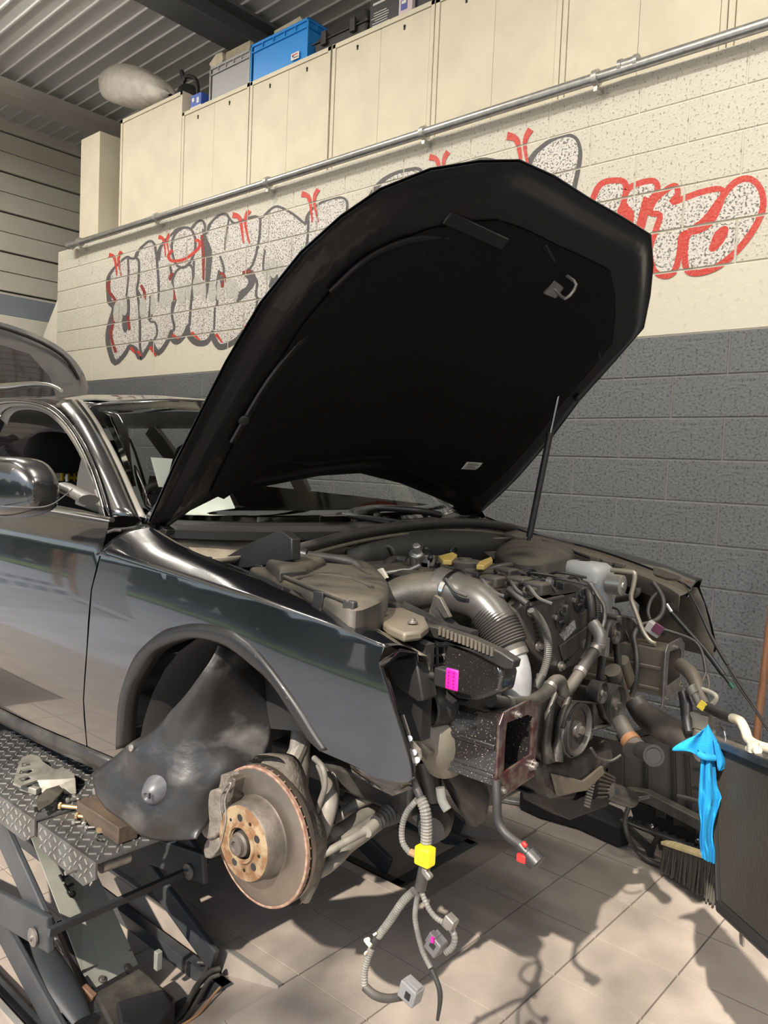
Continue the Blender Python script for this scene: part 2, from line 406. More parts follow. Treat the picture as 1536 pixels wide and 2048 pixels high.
CNT=[[(256,592),(260,604),(259,640),(253,664),(246,660),(244,640),(250,612)],[(300,592),(306,612),(304,636),(296,640),(298,612)],[(404,458),(410,530),(412,602),(425,516),(415,478)],[(484,546),(505,540),(512,560),(502,580),(474,606),(480,582),(492,574),(496,560)],[(543,556),(560,548),(554,566),(538,576)],[(436,540),(443,556),(434,600),(430,590)]]
LET=dict(
 a=[(720,520),(735,420),(755,375),(780,352),(815,340),(845,345),(862,420),(868,520),(860,600),(825,610),(815,540),(790,535),(775,600),(735,615)],
 l=[(1060,330),(1090,290),(1125,272),(1150,275),(1160,300),(1155,340),(1145,390),(1138,470),(1190,480),(1195,540),(1110,570),(1050,560),(1045,440)],
 r2=[(890,350),(930,325),(985,320),(1020,350),(1015,420),(985,455),(1020,520),(1015,565),(970,560),(945,490),(935,570),(895,585),(880,470)])
AUTO=dict(
 a=[(1150,560),(1160,480),(1185,400),(1205,366),(1245,362),(1252,380),(1246,410),(1240,425),(1252,440),(1250,480),(1235,545),(1205,550),(1195,520),(1180,570)],
 u=[(1248,410),(1255,380),(1280,366),(1308,362),(1315,378),(1303,400),(1290,430),(1280,460),(1262,455),(1262,425)],
 t=[(1300,500),(1312,460),(1320,430),(1300,425),(1310,400),(1335,378),(1352,372),(1355,390),(1345,405),(1400,385),(1440,378),(1445,395),(1425,440),(1400,460),(1365,470),(1360,500),(1350,540),(1330,552),(1308,540)],
 o=[(1370,520),(1375,470),(1410,440),(1440,400),(1470,365),(1500,358),(1522,380),(1525,420),(1500,470),(1460,515),(1420,540),(1380,545)])
fl=MB();ol=MB();rd=MB();dr=MB();hz=MB()
paint(ol,stroke([(x-2,y+5) for x,y in BODY],9,True,3),-.0002); paint(fl,fillpoly(BODY,3),0); paint(ol,stroke(BODY,5,True,3),.0004)
for q in CNT: paint(ol,fillpoly(q,3),.0003)
for q,w_ in SEP: paint(ol,stroke(q,w_),.0004)
for k,p in LET.items():
    paint(ol,stroke([(x-3,y+5) for x,y in p],15,True),-.0002); paint(fl,fillpoly(p),0); paint(ol,stroke(p,7,True),.0004)
for k,p in AUTO.items():
    paint(fl,fillpoly(p),0); paint(rd,stroke(p,12 if k!='o' else 13,True),.0004)
paint(rd,fillpoly([(1420,490),(1430,465),(1448,452),(1457,458),(1450,480),(1430,502),(1418,500)]),.0006)
for q in ([(1248,410),(1255,432),(1245,455)],[(1295,395),(1283,440),(1278,470)]): paint(rd,stroke(q,16),.0005)
# planet over the i, its red ring
paint(fl,fillpoly([(344,500),(347,475),(362,458),(380,457),(390,475),(390,500),(380,525),(366,535),(352,528)]),.0006)
paint(ol,stroke([(344,500),(347,475),(362,458),(380,457),(390,475),(390,500),(380,525),(366,535),(352,528)],5,True),.0008)
paint(rd,stroke([(345,500),(337,512),(345,522),(370,518),(392,502),(400,490),(397,481),(390,482)],6),.001)
# lower red shades and the antenna flicks
for q in ([(219,560),(217,580),(232,605),(228,640),(222,670),(232,705)],[(282,570),(290,590),(284,615)],[(345,545),(338,560)],[(404,470),(407,520),(408,560)],[(440,545),(450,555),(443,575)],[(485,545),(502,542)],[(560,555),(570,548)],[(256,632),(259,660)],[(345,575),(350,600)]): paint(dr,stroke(q,6),.0008)
for q in ([(300,693),(312,712)],[(275,702),(283,712)],[(262,695),(270,706)],[(383,665),(400,680)],[(432,668),(445,685)],[(345,670),(358,678)],[(490,655),(497,648)]): paint(rd,stroke(q,(7,3)),.001)
for (x,y,s) in ((220,510,1),(319,474,.9),(468,430,1.35),(606,388,1.35),(862,314,1.5),(1018,272,1.9)):
    paint(rd,stroke([(x-2*s,y),(x+7*s,y+3*s),(x+11*s,y+15*s),(x+14*s,y+42*s)],(9*s,2*s)),.001)
    paint(rd,stroke([(x+23*s,y-7*s),(x+18*s,y+2*s),(x+17*s,y+15*s),(x+23*s,y+42*s)],(7*s,2*s)),.001)
# grey skyline sprayed through the letters
for x,y,w in((236,612,16),(250,600,8),(286,603,12),(306,598,10),(328,585,16),(342,575,9),(363,577,14),(377,570,8),(395,560,16),(408,570,8),(425,572,14),(438,570,8),(460,565,14),(472,570,8),(535,530,12),(548,525,10),(562,530,10)): paint(hz,fillpoly([(x-w/2,y+30),(x-w/2,y),(x,y-10),(x+w/2,y),(x+w/2,y+26)],2),.0007)
for nm,mb,m in(('graffiti_silver_fill',fl,M_silver),('graffiti_dark_outline',ol,M_outline),('graffiti_red_stroke',rd,M_red),('graffiti_dark_red_shade',dr,M_dred),('graffiti_grey_skyline',hz,M_haze)):
    obj(nm,mb,m,wall,smooth=None,recalc=False)
# ---------------------------------------------------------------- pipe along the top of the wall
pipe=thing('overhead_pipe',(-4,3.7,3.63),'long grey metal conduit pipe clamped along the top of the painted block wall','pipe')
PY=3.73; p0=at(143,490,Y=PY); p1=at(1536,47,Y=PY)
obj('pipe_run',MB().cyl(p0,p1+(p1-p0)*.2,.027,16),M_galv,pipe)
for x,y in((160,487),(314,433),(536,362),(848,268),(1193,155)):
    t=(at(x,y,Y=PY)-p0).length/(p1-p0).length; q=p0.lerp(p1,t)
    c=obj('pipe_clamp',MB().lathe([(-.014,.034),(-.014,.04),(.014,.04),(.014,.034)],q,p1-p0,16).box(q+Vector((0,0,-.05)),(.02,.012,.03)).box(q+Vector((0,.034,-.05)),(.022,.05,.02)),mat('clamp_zinc',(.5,.5,.48),.35,metal=.8),pipe)
q=at(1258,128,Y=PY)
obj('pipe_coupling',MB().lathe([(-.05,.03),(-.05,.034),(-.03,.034),(-.028,.029),(.028,.029),(.03,.034),(.05,.034),(.05,.03)],q,p1-p0,18),M_galv,pipe)
obj('pipe_elbow',MB().cyl(p0-Vector((.06,0,0)),p0+Vector((.03,0,0)),.035).cyl(p0-Vector((.03,0,0)),p0+Vector((-.03,.035,-.01)),.026),M_galv,pipe)
# ---------------------------------------------------------------- mezzanine edge and cabinets
obj('mezzanine_floor',MB().bx((-7.7,WY+.02,3.56),(1.5,6.5,3.645)),M_cjoint,smooth=None,kind='structure')
CY=3.86
def cabinet(x0,x1,zt,label,side=0,doors=(.5,),holes=()):
    t=thing('metal_cabinet',((x0+x1)/2,CY+.2,3.645),label,'cabinet',group='cream cabinets above the wall')
    mb=MB().bx((x0,CY+.012,3.645),(x1,CY+.43,zt))
    fr=MB()
    f=.03
    fr.bx((x0,CY-.004,3.645),(x0+f,CY+.012,zt)).bx((x1-f,CY-.004,3.645),(x1,CY+.012,zt)).bx((x0,CY-.004,zt-f),(x1,CY+.012,zt)).bx((x0,CY-.004,3.645),(x1,CY+.012,3.665))
    obj('carcass',mb,M_cab,t,smooth=None); obj('front_frame',fr,M_cab,t,smooth=None,bevel=.002)
    xs=[x0+f+.003]+[lerp(x0,x1,d) for d in doors]+[x1-f-.003]
    for a,b in zip(xs,xs[1:]):
        d=obj('cabinet_door',MB().bx((a+.001,CY+.001,3.668),(b-.001,CY+.012,zt-f-.004)),M_cab,t,smooth=None,bevel=.002)
    for h in holes:
        q=at(h[0],h[1],Y=CY-.001)
        obj('keyhole_slot',MB().box(q,(.012,.004,.02)).cyl(q+Vector((0,-.002,.012)),q+Vector((0,.002,.012)),.009,10),M_dark,t,smooth=None,label='small dark keyhole')
    return t
cx=lambda x,y: at(x,y,Y=CY).x
zt0=4.515
cabs=[cabinet(cx(240,350),cx(364,250),at(240,242,Y=CY).z,'tallest cream cabinet, leftmost of the row, under the white sack',doors=()),
 cabinet(cx(364,250)+.005,cx(499,200),zt0,'cream cabinet under the grey crate, right of the tallest cabinet',doors=(.5,),holes=((396,235),(459,207))),
 cabinet(cx(500,200),cx(661,150),zt0,'cream cabinet standing under the blue crate',holes=((540,173),(614,140))),
 cabinet(cx(664,150),cx(869,50),zt0,'cream cabinet under the black tool case with wrinkled bright door',holes=((715,96),(809,56))),
 cabinet(cx(871,50),cx(1123,50),zt0,'cream cabinet directly above the raised bonnet, right of the black box',holes=((933,2),)),
 cabinet(cx(1125,50),cx(1456,20),zt0,'wide cream cabinet above the pipe coupling'),
 cabinet(cx(1458,20),cx(1458,20)+.9,zt0,'cream cabinet cut by the right edge of the photo')]
# boxed column left of the cabinets
xa=at(162,300,Y=CY).x; xb=at(199,300,Y=CY).x; zc=at(199,262,Y=CY).z
obj('trim_1',MB().bx((xa,CY,3.6),(xb,CY+.55,zc)),M_cab,smooth=None,kind='structure',bevel=.004)
# ---------------------------------------------------------------- ceiling, beams, left wall
def zr(x): return 5.5+.035*(x+7)
ceil=thing('ceiling',(0,0,5.5),kind='structure')
ceil['kind']='structure'
obj('deck_back',MB().add([(x,y,zr(x)+.05) for x in(-13,8) for y in(-1.5,11)],[(0,1,3,2)]),M_deck,ceil,smooth=None,recalc=False)
y=-1.4;k=0
rb={}
while y<8.5:
    o=None
    mb=MB().prism([(0,-.012,.05),(0,-.008,.032),(0,.008,.032),(0,.012,.05)],(21,0,0))
    if 'm' not in rb:
        o=obj('deck_rib',mb,M_deck,ceil,smooth=None); rb['m']=o.data
    else: o=bpy.data.objects.new('deck_rib',rb['m']); COL.objects.link(o); o.parent=ceil
    o.location=(-13,y,zr(-13)-5.5+.001); o.rotation_euler=(0,-math.atan(.035),0)
    y+=.165
XB=-5.75
obj('trim_2',MB().bx((XB-.14,-1.5,5.28),(XB+.14,11,5.30)).bx((XB-.008,-1.5,5.3),(XB+.008,11,5.52)).bx((XB-.14,-1.5,5.50),(XB+.14,11,5.53)),M_steel,smooth=None,kind='structure',label='dark steel roof beam')
xp=-8.45
obj('trim_3',MB().bx((xp-.1,-1.5,5.3),(xp+.02,11,5.44)).bx((xp-.16,-1.5,5.27),(xp+.05,11,5.31)),mat('purlin',(.40,.38,.35),.5),smooth=None,kind='structure',label='pale roof purlin')
lw=thing('wall_left',(-9.5,3,3),kind='structure'); lwm={}
XL=-9.5
zz=5.62;rows=[]
for i in range(16):
    z1=5.55-i*.225; z0=z1-.225
    if z1<0: break
    d=.03 if i%2 else 0
    mb=MB().bx((XL-.05-d,-1.5,z0+.008),(XL-d,10,z1-.008))
    obj('wall_panel',mb,M_panel,lw,smooth=None,bevel=.004)
obj('backing',MB().bx((XL-.2,-1.5,-.2),(XL-.07,10,5.7)),mat('panel_gap',(.18,.17,.16),.7),lw,smooth=None)
obj('trim_4',MB().bx((XL+.0,-1.5,3.19),(XL+.35,5.1,3.42)),mat('bluegrey_beam',(.20,.235,.27),.5),smooth=None,kind='structure',label='blue-grey lintel beam on the left wall',bevel=.01)
obj('trim_5',MB().bx((XL+.05,-1.5,2.93),(XL+.6,4.95,3.15)).bx((XL+.05,-1.5,2.80),(XL+.7,4.8,2.84)),M_panel,smooth=None,kind='structure',label='cream boxed lintel under the beam',bevel=.006)
# right, far and front walls outside the picture; the front is an open roller door
obj('wall_right',MB().bx((5.5,-1.5,-.2),(5.7,10,5.9)),M_cream2,smooth=None,kind='structure')
obj('wall_far',MB().bx((-13,9.8,-.2),(8,10,5.9)),M_cream2,smooth=None,kind='structure')
obj('wall_front',MB().bx((-13,-.7,-.2),(-9.2,-.5,5.9)).bx((3.4,-.7,-.2),(8,-.5,5.9)).bx((-9.2,-.7,3.42),(3.4,-.5,5.9)).bx((-9.2,-.69,2.1),(-2.4,-.51,3.42)),M_panel,smooth=None,kind='structure')  # lower left panel added for its reflection in the paint and less sky light
# ---------------------------------------------------------------- ceiling lights
M_led=mat('led_panel',(1,.93,.80),.5,emit=9)
for i,(x,yy) in enumerate(((-7.0,2.0),(-4.6,1.9),(-1.2,1.7),(-2.9,.2),(.9,1.7),(2.4,.2))):
    zl=5.12 if i else 5.2
    t=thing('ceiling_light',(x,yy,zl),'white LED batten '+('nearest the left wall','second from the left wall, above the car','above the raised bonnet','nearest the open door, over the car side','nearest the right wall, in the row over the car','nearest the right wall, by the open door')[i],'light',group='LED battens under the ceiling')
    obj('housing',MB().box((x,yy,zl+.03),(1.3,.16,.05)),mat('white_metal',(.7,.7,.7),.4),t,smooth=None,bevel=.005)
    obj('diffuser',MB().box((x,yy,zl-.005),(1.24,.13,.02)),M_led,t,smooth=None)
    obj('hanger',MB().cyl((x-.5,yy,zl+.05),(x-.5,yy,zr(x)+.02),.004,6),M_galv,t);obj('hanger',MB().cyl((x+.5,yy,zl+.05),(x+.5,yy,zr(x)+.02),.004,6),M_galv,t)
    lamp('batten_light','AREA',(x,yy,zl-.03),(0,0,-1),(56 if x>-.5 else 44),(1,.93,.82),shape='RECTANGLE',size=1.2,size_y=.12)
    lamp('ceiling_fill','AREA',(x,yy,zl+.07),(0,0,1),12 if i else 70,(1,.93,.82),shape='RECTANGLE',size=1.2,size_y=.12)  # added fill above the opaque housing, throws light up onto the ceiling deck
# ---------------------------------------------------------------- what lies outside the open door (seen in the paintwork)
obj('outdoor_yard',MB().bx((-40,-40,-.3),(30,-.62,-.02)),mat('yard_concrete',(.34,.36,.40),.7,noise=.2,nscale=2),smooth=None,kind='structure')
obj('outdoor_verge',MB().bx((-40,-9.5,-.02),(30,-7.5,.06)),mat('verge_grass',(.10,.22,.04),.9,noise=.4,nscale=8),smooth=None,kind='structure')
rh=random.Random(5); mb=MB()
for k in range(60): mb.sphere((-38+k*1.05,-13+rh.uniform(-.4,.4),rh.uniform(1.0,2.2)),rh.uniform(1.2,1.9),8,(1,.7,1.1))
obj('hedge',mb,mat('hedge_green',(.02,.075,.045),.9,noise=.6,nscale=5,bump=1,bscale=8),smooth=60,label='dark green hedge reflected in the paint of the car door',cat='hedge',kind='stuff')
M_pal=mat('pallet_wood',(.50,.24,.08),.75,noise=.3,nscale=6)
for q,(px0,py0,rz) in enumerate(((-10.6,-3.6,.45),(-12.6,-4.4,.45))):
    t=thing('pallet',(px0,py0,0),('larger orange wooden pallet reflected in the car door','smaller orange wooden pallet reflected in the car door')[q],'pallet')
    dx=Vector((math.cos(rz),math.sin(rz),0)); 
    for k in range(5): c=Vector((px0,py0,.14+k*.22)); obj('pallet_board',MB().box(c,(1.3,.022,.12),rot=(0,0,rz)),M_pal,t,smooth=None)
    for k in(-1,0,1): c=Vector((px0,py0,.58))+dx*k*.58+Vector((0,-.06,0)); obj('pallet_bearer',MB().box(c,(.10,.09,1.08),rot=(0,0,rz)),M_pal,t,smooth=None)
t=thing('yard_gate',(-8.6,-3.0,0),'pale grey metal bar gate reflected in the car door','gate')
for k in range(16): obj('gate_bar',MB().box((-9.5+k*.13,-3.1+k*.04,.62),(.03,.03,1.1)),mat('gate_paint',(.5,.52,.55),.5),t,smooth=None)
for zq in(.1,1.15): obj('gate_rail',MB().beam((-9.55,-3.12,zq),(-7.5,-2.49,zq),.04,.05),mat('gate_paint',(.5,.52,.55),.5),t,smooth=None)
rt=random.Random(11); tree=thing('tree',(2.0,-8.2,-.02),'leafy tree outside the open door, known from the dappled shade on the tiles','tree')
obj('trunk',MB().tube([(2.0,-8.2,-.05),(2.05,-8.2,2.5),(1.9,-8.15,5),(2.0,-8.2,8)],[.2,.16,.12,.05],12,4),mat('bark',(.10,.07,.05),.9,bump=1,bscale=12),tree,smooth=60)
for k in range(9):
    a=k*2.4; z=5.0+k*.42; L_=1.6-.08*k; obj('branch',MB().tube([(2,-8.2,z),(2+math.cos(a)*L_*.5,-8.2+math.sin(a)*L_*.5,z+.5),(2+math.cos(a)*L_,-8.2+math.sin(a)*L_,z+.8)],[.05,.03,.012],6,3),MATS['bark'],tree,smooth=60)
mb=MB()
cl=[(1.15+rt.gauss(0,.8),-8.2+rt.gauss(0,.7),8.3+rt.gauss(0,.95)) for k in range(34)]
for k in range(1250):
    c=rt.choice(cl); p=Vector((c[0]+rt.gauss(0,.22),c[1]+rt.gauss(0,.22),c[2]+rt.gauss(0,.18))); u=Vector((rt.gauss(0,1),rt.gauss(0,1),rt.gauss(0,.6))).normalized(); w=u.cross(Vector((rt.gauss(0,1),rt.gauss(0,1),1))).normalized()
    mb.add([p-u*.07,p+w*.03,p+u*.07,p-w*.03],[(0,1,2,3)])
obj('leaves',mb,mat('leaf_green',(.06,.16,.03),.7),tree,smooth=None,recalc=False,kind='stuff')
# ================================================================ the car (front end stripped, standing on the lift)
YC=1.96
M_paint=mat('black_paint',(.004,.0045,.006),.22,coat=1,spec=.6)
M_plas=mat('black_plastic',(.018,.018,.019),.42,bump=.1,bscale=150)
M_dplas=mat('dusty_plastic',(.026,.025,.024),.55,noise=.6,nscale=14,col2=(.055,.049,.04),bump=.2,bscale=120,dust=.8,dustc=(.135,.115,.088))
M_dplas2=mat('lightly_dusty_plastic',(.013,.013,.0135),.42,noise=.5,nscale=18,col2=(.03,.028,.026),bump=.15,bscale=120,dust=.4,dustc=(.075,.067,.056))
M_rub=mat('rubber',(.02,.02,.02),.55,dust=.35,dustc=(.14,.12,.1))
M_hose=mat('dusty_hose',(.027,.026,.025),.48,noise=.4,nscale=20,col2=(.052,.048,.043),dust=.5,dustc=(.16,.14,.115))
M_alu=mat('cast_aluminium',(.42,.41,.40),.42,metal=.75,noise=.3,nscale=30,bump=.3,bscale=120)
M_chr=mat('bright_steel',(.7,.7,.7),.2,metal=1)
M_zinc=mat('dull_steel',(.33,.31,.29),.4,metal=.8,noise=.3,nscale=40)
M_tan=mat('dusty_tan_metal',(.14,.12,.093),.55,noise=.35,nscale=14,col2=(.12,.105,.085),metal=.25,bump=.15,bscale=90)
M_dsteel=mat('dirty_steel',(.03,.028,.027),.45,metal=.3,noise=.5,nscale=22,col2=(.065,.06,.053),bump=.3,bscale=80,dust=.4,dustc=(.16,.14,.112))
M_pit=mat('underbody_black',(.007,.007,.008),.75)
M_chrome=mat('satin_chrome_trim',(.55,.54,.52),.18,metal=1)
M_glass=mat('clear_glass',(.88,.93,.90),.02,trans=1,spec=.5); M_glass.node_tree.nodes['Principled BSDF'].inputs['IOR'].default_value=1.1
car=thing('car',(-2.6,YC,.45),'black estate car with raised bonnet and stripped front end, standing over the lift','car')
ZT=1.40
def zB(X): return cr(X,[(-3.2,1.43),(-2.5,1.41),(-1.9,1.40),(-1.68,1.393),(-1.42,1.380),(-1.3,1.374),(-1.14,1.356),(-1.07,1.345),(-.94,1.318),(-.85,1.29)])
def half(X,z):
    b=cr(X,[(-5.1,.86),(-4.3,.905),(-3,.913),(-1.9,.911),(-1.5,.912),(-1.3,.908),(-1.15,.893),(-1.0,.862),(-.9,.830),(-.82,.79)])
    d=z-zB(X)
    if d<=0: p=cr(d,[(-.66,.085),(-.55,.045),(-.42,.018),(-.28,.004),(-.18,.0),(-.10,.001),(0,.010)])
    else: p=cr(d,[(0,.010),(.04,.030),(.11,.072),(.2,.13)])
    return b-p
def sidep(X,z): return Vector((X,YC-half(X,z),z))
def hits(x,y,off=0):
    Y=1.05
    for _ in range(8): q=at(x,y,Y=Y); Y=YC-half(q.x,q.z)+off
    return q
def S2(pts): return [(q.x,q.z) for q in (hits(x,y) for x,y in pts)]
def smooth2(pts,n=5): return [(p.x,p.y) for p in spline([(a,b,0) for a,b in pts],n)]
inner=[(247,1495),(250,1422),(259,1381),(275,1350),(302,1308),(342,1286),(389,1276),(436,1286),(468,1302),(498,1326),(525,1350),(551,1380),(585,1432),(615,1478),(640,1502)]
outer=[(231,1500),(233,1448),(238,1396),(251,1352),(272,1308),(316,1267),(350,1253),(400,1246),(454,1256),(480,1271),(515,1300),(551,1344),(595,1405),(630,1462),(655,1500)]
inn=smooth2(S2(inner),4); out_=smooth2(S2(outer),4)
fend=thing('fender',car.location,parent=car)
# fender side: rear edge is the door gap, front edge the headlamp opening
fr=S2([(222,1034),(205,1100),(184,1180),(175,1300),(168,1400),(173,1470),(177,1512),(190,1552),(236,1575)])
frb=S2([(640,1502),(700,1528),(760,1555),(800,1565),(822,1560),(820,1530),(806,1480),(790,1430),(774,1380),(762,1345),(757,1325)])
top=[(X,zB(X)) for X in (-.96,-1.05,-1.15,-1.3,-1.45,-1.6,-1.75,-1.85)]
outline=fr[1:]+inn+smooth2(frb[1:],3)+top
G=.0
panel('fender_side',outline,sidep,M_paint,fend,step=.022,thick=.0015)
# wheel-arch lip
def lip(fx=lambda v:v):
    rows=[[],[],[],[],[]]
    n=min(len(inn),len(out_))
    for i in range(n):
        a=out_[i];b=inn[i]
        pa=sidep(*a);pb=sidep(*b); m=pa.lerp(pb,.35)+Vector((0,-.0045,0)); m2=pa.lerp(pb,.8)+Vector((0,-.0035,0))
        for r,p in zip(rows,(pa+Vector((0,.0015,0)),m,m2,pb+Vector((0,.001,0)),pb+Vector((0,.035,0)))): r.append(fx(p))
    return rows
obj('arch_lip',MB().grid(lip()),mat('lip_black',(.006,.006,.007),.45,coat=.12,noise=.3,nscale=90,col2=(.05,.045,.04),lo=.66,hi=.75),fend,smooth=60,solid=.0012)
# top strip between shoulder crease and bonnet gap
Apx=[(296,1052,1.165),(360,1090,1.165),(430,1119,1.168),(560,1168,1.175),(700,1232,1.19),(790,1278,1.205),(836,1304,1.22)]
Ac=spline([at(x,y,Y=yy) for x,y,yy in Apx],8)
def strip(fx=lambda v:v):
    rows=[]
    Bx=[lerp(-1.92,-.958,(i/(len(Ac)-1))) for i in range(len(Ac))]
    for t in (0,.15,.3,.45,.6,.75,.9,1):
        r=[]
        for i,a in enumerate(Ac):
            b=sidep(Bx[i],zB(Bx[i])); p=b.lerp(a,t); k=math.sin(PI*min(t,1))*.016*(1 if i<len(Ac)*.8 else 1-(i-len(Ac)*.8)/(len(Ac)*.2)*.5)
            r.append(fx(p+Vector((0,-.3*k,k))))
        rows.append(r)
    rows.append([fx(a+Vector((0,.004,-.02))) for a in Ac]); rows.append([fx(a+Vector((0,.03,-.028))) for a in Ac])
    return rows
obj('fender_top',MB().grid(strip()),M_paint,fend,smooth=50,solid=.0012)
# headlamp edge flange and front bracket
fe=[hits(x,y) for x,y in((757,1325),(762,1345),(774,1380),(790,1430),(806,1480),(820,1530),(822,1560))]
obj('front_flange',MB().grid([[p for p in spline(fe,4)],[p+Vector((-.004,.018,0)) for p in spline(fe,4)]]),M_paint,fend,solid=.001)
obj('tip_underside',MB().grid([[at(836,1304,Y=1.22),at(800,1296,Y=1.17),at(757,1325,Y=1.10)],[at(834,1307,Y=1.23),at(800,1312,Y=1.2),at(766,1338,Y=1.13)]]),M_paint,fend,solid=.001)
b0=at(805,1440,Y=1.16)
bkt=MB(); bkt.prism(ats([(797,1432),(806,1430),(822,1480),(840,1500),(842,1515),(830,1532),(815,1545),(808,1500)],Y=1.17),(0,.004,0))
for x,y in((819,1477),(828,1505),(834,1520)): bkt.cyl(at(x,y,Y=1.168),at(x,y,Y=1.160),.006,8)
obj('fender_bracket',bkt,mat('bright_bracket',(.5,.47,.44),.3,metal=.8,noise=.3,nscale=60),fend,smooth=None)
lb=MB(); lb.grid([[at(x,y,Y=1.14+dy) for x,y in((700,1528),(740,1545),(780,1556),(822,1556))] for dy in(0,)]+[[at(x,y,Y=1.17) for x,y in((706,1545),(745,1570),(785,1590),(826,1575))]]+[[at(x,y,Y=1.26) for x,y in((716,1540),(755,1570),(790,1580),(830,1570))]])
obj('fender_lower_lip',lb,M_paint,fend,solid=.002)
# dust film on the shoulder
# ---- doors
def doorp(name,outline,label=None): return panel(name,outline,sidep,M_paint,car,step=.045,thick=.002,label=label)
g=.004
edge=[(a-g*1.5,b) for a,b in fr[:7]]
def belt(X): return cr(X,[(-4.4,1.56),(-3.2,1.535),(-2.48,1.515),(-1.83,1.498)])
sb=lambda X: cr(X,[(-4.4,.80),(-2.45,.835),(-1.9,.868)])
door=smooth2(edge,2)+[(X,sb(X)) for X in(-2.1,-2.3,-2.6,-2.9)]+[(-2.98,1.0),(-2.98,belt(-2.98)),(-2.7,belt(-2.7)),(-2.4,belt(-2.4)),(-2.1,belt(-2.1))]
fd=doorp('front_door',door)
rear=[(-2.986,belt(-2.986)),(-2.986,sb(-2.98)),(-3.5,.81),(-3.78,.86),(-3.9,1.0),(-3.95,1.2),(-4.0,belt(-4.0)),(-3.5,belt(-3.5))]
doorp('rear_door',rear)
arc=[(-4.21+.37*math.cos(a),.79+.40*math.sin(a)) for a in [PI*k/14 for k in range(1,14)]]
qp=[(-4.006,belt(-4.0)),(-3.956,1.2),(-3.906,1.0),(-3.86,.9)]+arc+[(-4.6,.80),(-5.05,.85),(-5.1,1.2),(-5.05,belt(-4.4))]
doorp('rear_quarter_panel',qp)
# sill
obj('sill',MB().grid([[sidep(X,sb(X)-.004)+Vector((0,dy,-dz)) for X in [lerp(-3.8,-1.80,i/10) for i in range(11)]] for dy,dz in((0,0),(-.006,.012),(-.004,.035),(.03,.07),(.12,.085),(.2,.08))]),M_dplas2,car,smooth=40,solid=.002)
# rear lower wing behind the arch (continues down to the sill)
# ---- greenhouse
PO=[(222,1036,1.118),(209,985,1.135),(190,930,1.155),(165,876,1.185),(140,836,1.215),(112,808,1.24),(80,794,1.26),(40,788,1.272),(0,787,1.278)]
PI_=[(296,1040,1.20),(277,1000,1.215),(252,945,1.235),(226,893,1.262),(200,847,1.295),(178,815,1.325),(168,803,1.34)]
po=spline([at(x,y,Y=yy) for x,y,yy in PO[:6]],5); pi=spline([at(x,y,Y=yy) for x,y,yy in PI_],5)
def remap(P,n):
    L=[0]
    for a,b in zip(P,P[1:]): L.append(L[-1]+(b-a).length)
    out=[]
    for i in range(n):
        d=L[-1]*i/(n-1); k=0
        while k<len(L)-2 and L[k+1]<d: k+=1
        out.append(P[k].lerp(P[k+1],(d-L[k])/(L[k+1]-L[k])))
    return out
po=remap(po,22); pi=remap(pi,22)
bow=lambda a,b,t,k: a.lerp(b,t)+Vector((.4,-.75,.5))*(math.sin(PI*t)*k)
mir=lambda v: Vector((v.x,2*YC-v.y,v.z))
for f,nm in((lambda v:v,'a_pillar'),(mir,'a_pillar')):
    obj(nm,MB().grid([[f(bow(a,b,t,.02)) for a,b in zip(po,pi)] for t in(0,.1,.25,.45,.65,.82)]),M_paint,car,smooth=60,solid=.002)
    obj('pillar_trim',MB().grid([[f(bow(a,b,t,.02)+Vector((.1,-.1,.15))*.03*h) for a,b in zip(po,pi)] for t,h in((.80,0),(.83,1),(.95,1),(1.0,0))]),mat('grey_gutter_trim',(.20,.19,.175),.35,coat=.3),car,smooth=60,solid=.0015)
# roof
RTe=[(-2.44,1.34,1.826),(-2.36,1.6,1.862),(-2.335,1.96,1.872),(-2.36,2.32,1.862),(-2.44,2.58,1.826)]
tope=spline(RTe,6)
rows=[]
for t,dz in((0,0),(.03,.012),(.1,.03),(.25,.045),(.5,.05),(.75,.03),(1,-.02)):
    r=[]
    for p in tope:
        w=(p.y-YC)/.62; x=lerp(p.x,-5.0,t); yy=YC+w*lerp(.62,.60,t)
        r.append(Vector((x,yy,p.z+dz*(1-.3*w*w))))
    rows.append(r)
obj('roof',MB().grid(rows),M_paint,car,smooth=60,solid=.002)
sr=[]
PR=[(178,803),(140,800),(80,782),(0,780)]
for k,(dy,dz) in enumerate(((0,0),(-.03,-.012),(-.05,-.035))):
    sr.append([Vector((x,lerp(1.34,1.36,(x+2.44)/-2.5)+dy+(0.0 if x>-2.5 else 0),1.826+.045*min(1,(-2.44-x)/.4)+dz)) for x in (-2.44,-2.5,-2.6,-2.75,-3.0,-3.5,-4.2,-5.0)])
for f in(lambda v:v,mir): obj('roof_side',MB().grid([[f(p) for p in r] for r in sr]),M_paint,car,smooth=60,solid=.002)
# roof rail
for f in(lambda v:v,mir):
    rr=[at(x,y,Y=1.33) for x,y in((122,781),(112,775),(95,770),(60,769),(0,775))]
    rr+=[rr[-1]+Vector((-.6,0,.0)),rr[-1]+Vector((-1.4,0,-.02))]
    obj('roof_rail',MB().tube([f(p) for p in rr],[.008,.019,.023,.023,.023],12,4,flat=.8),M_chrome,car,smooth=60)
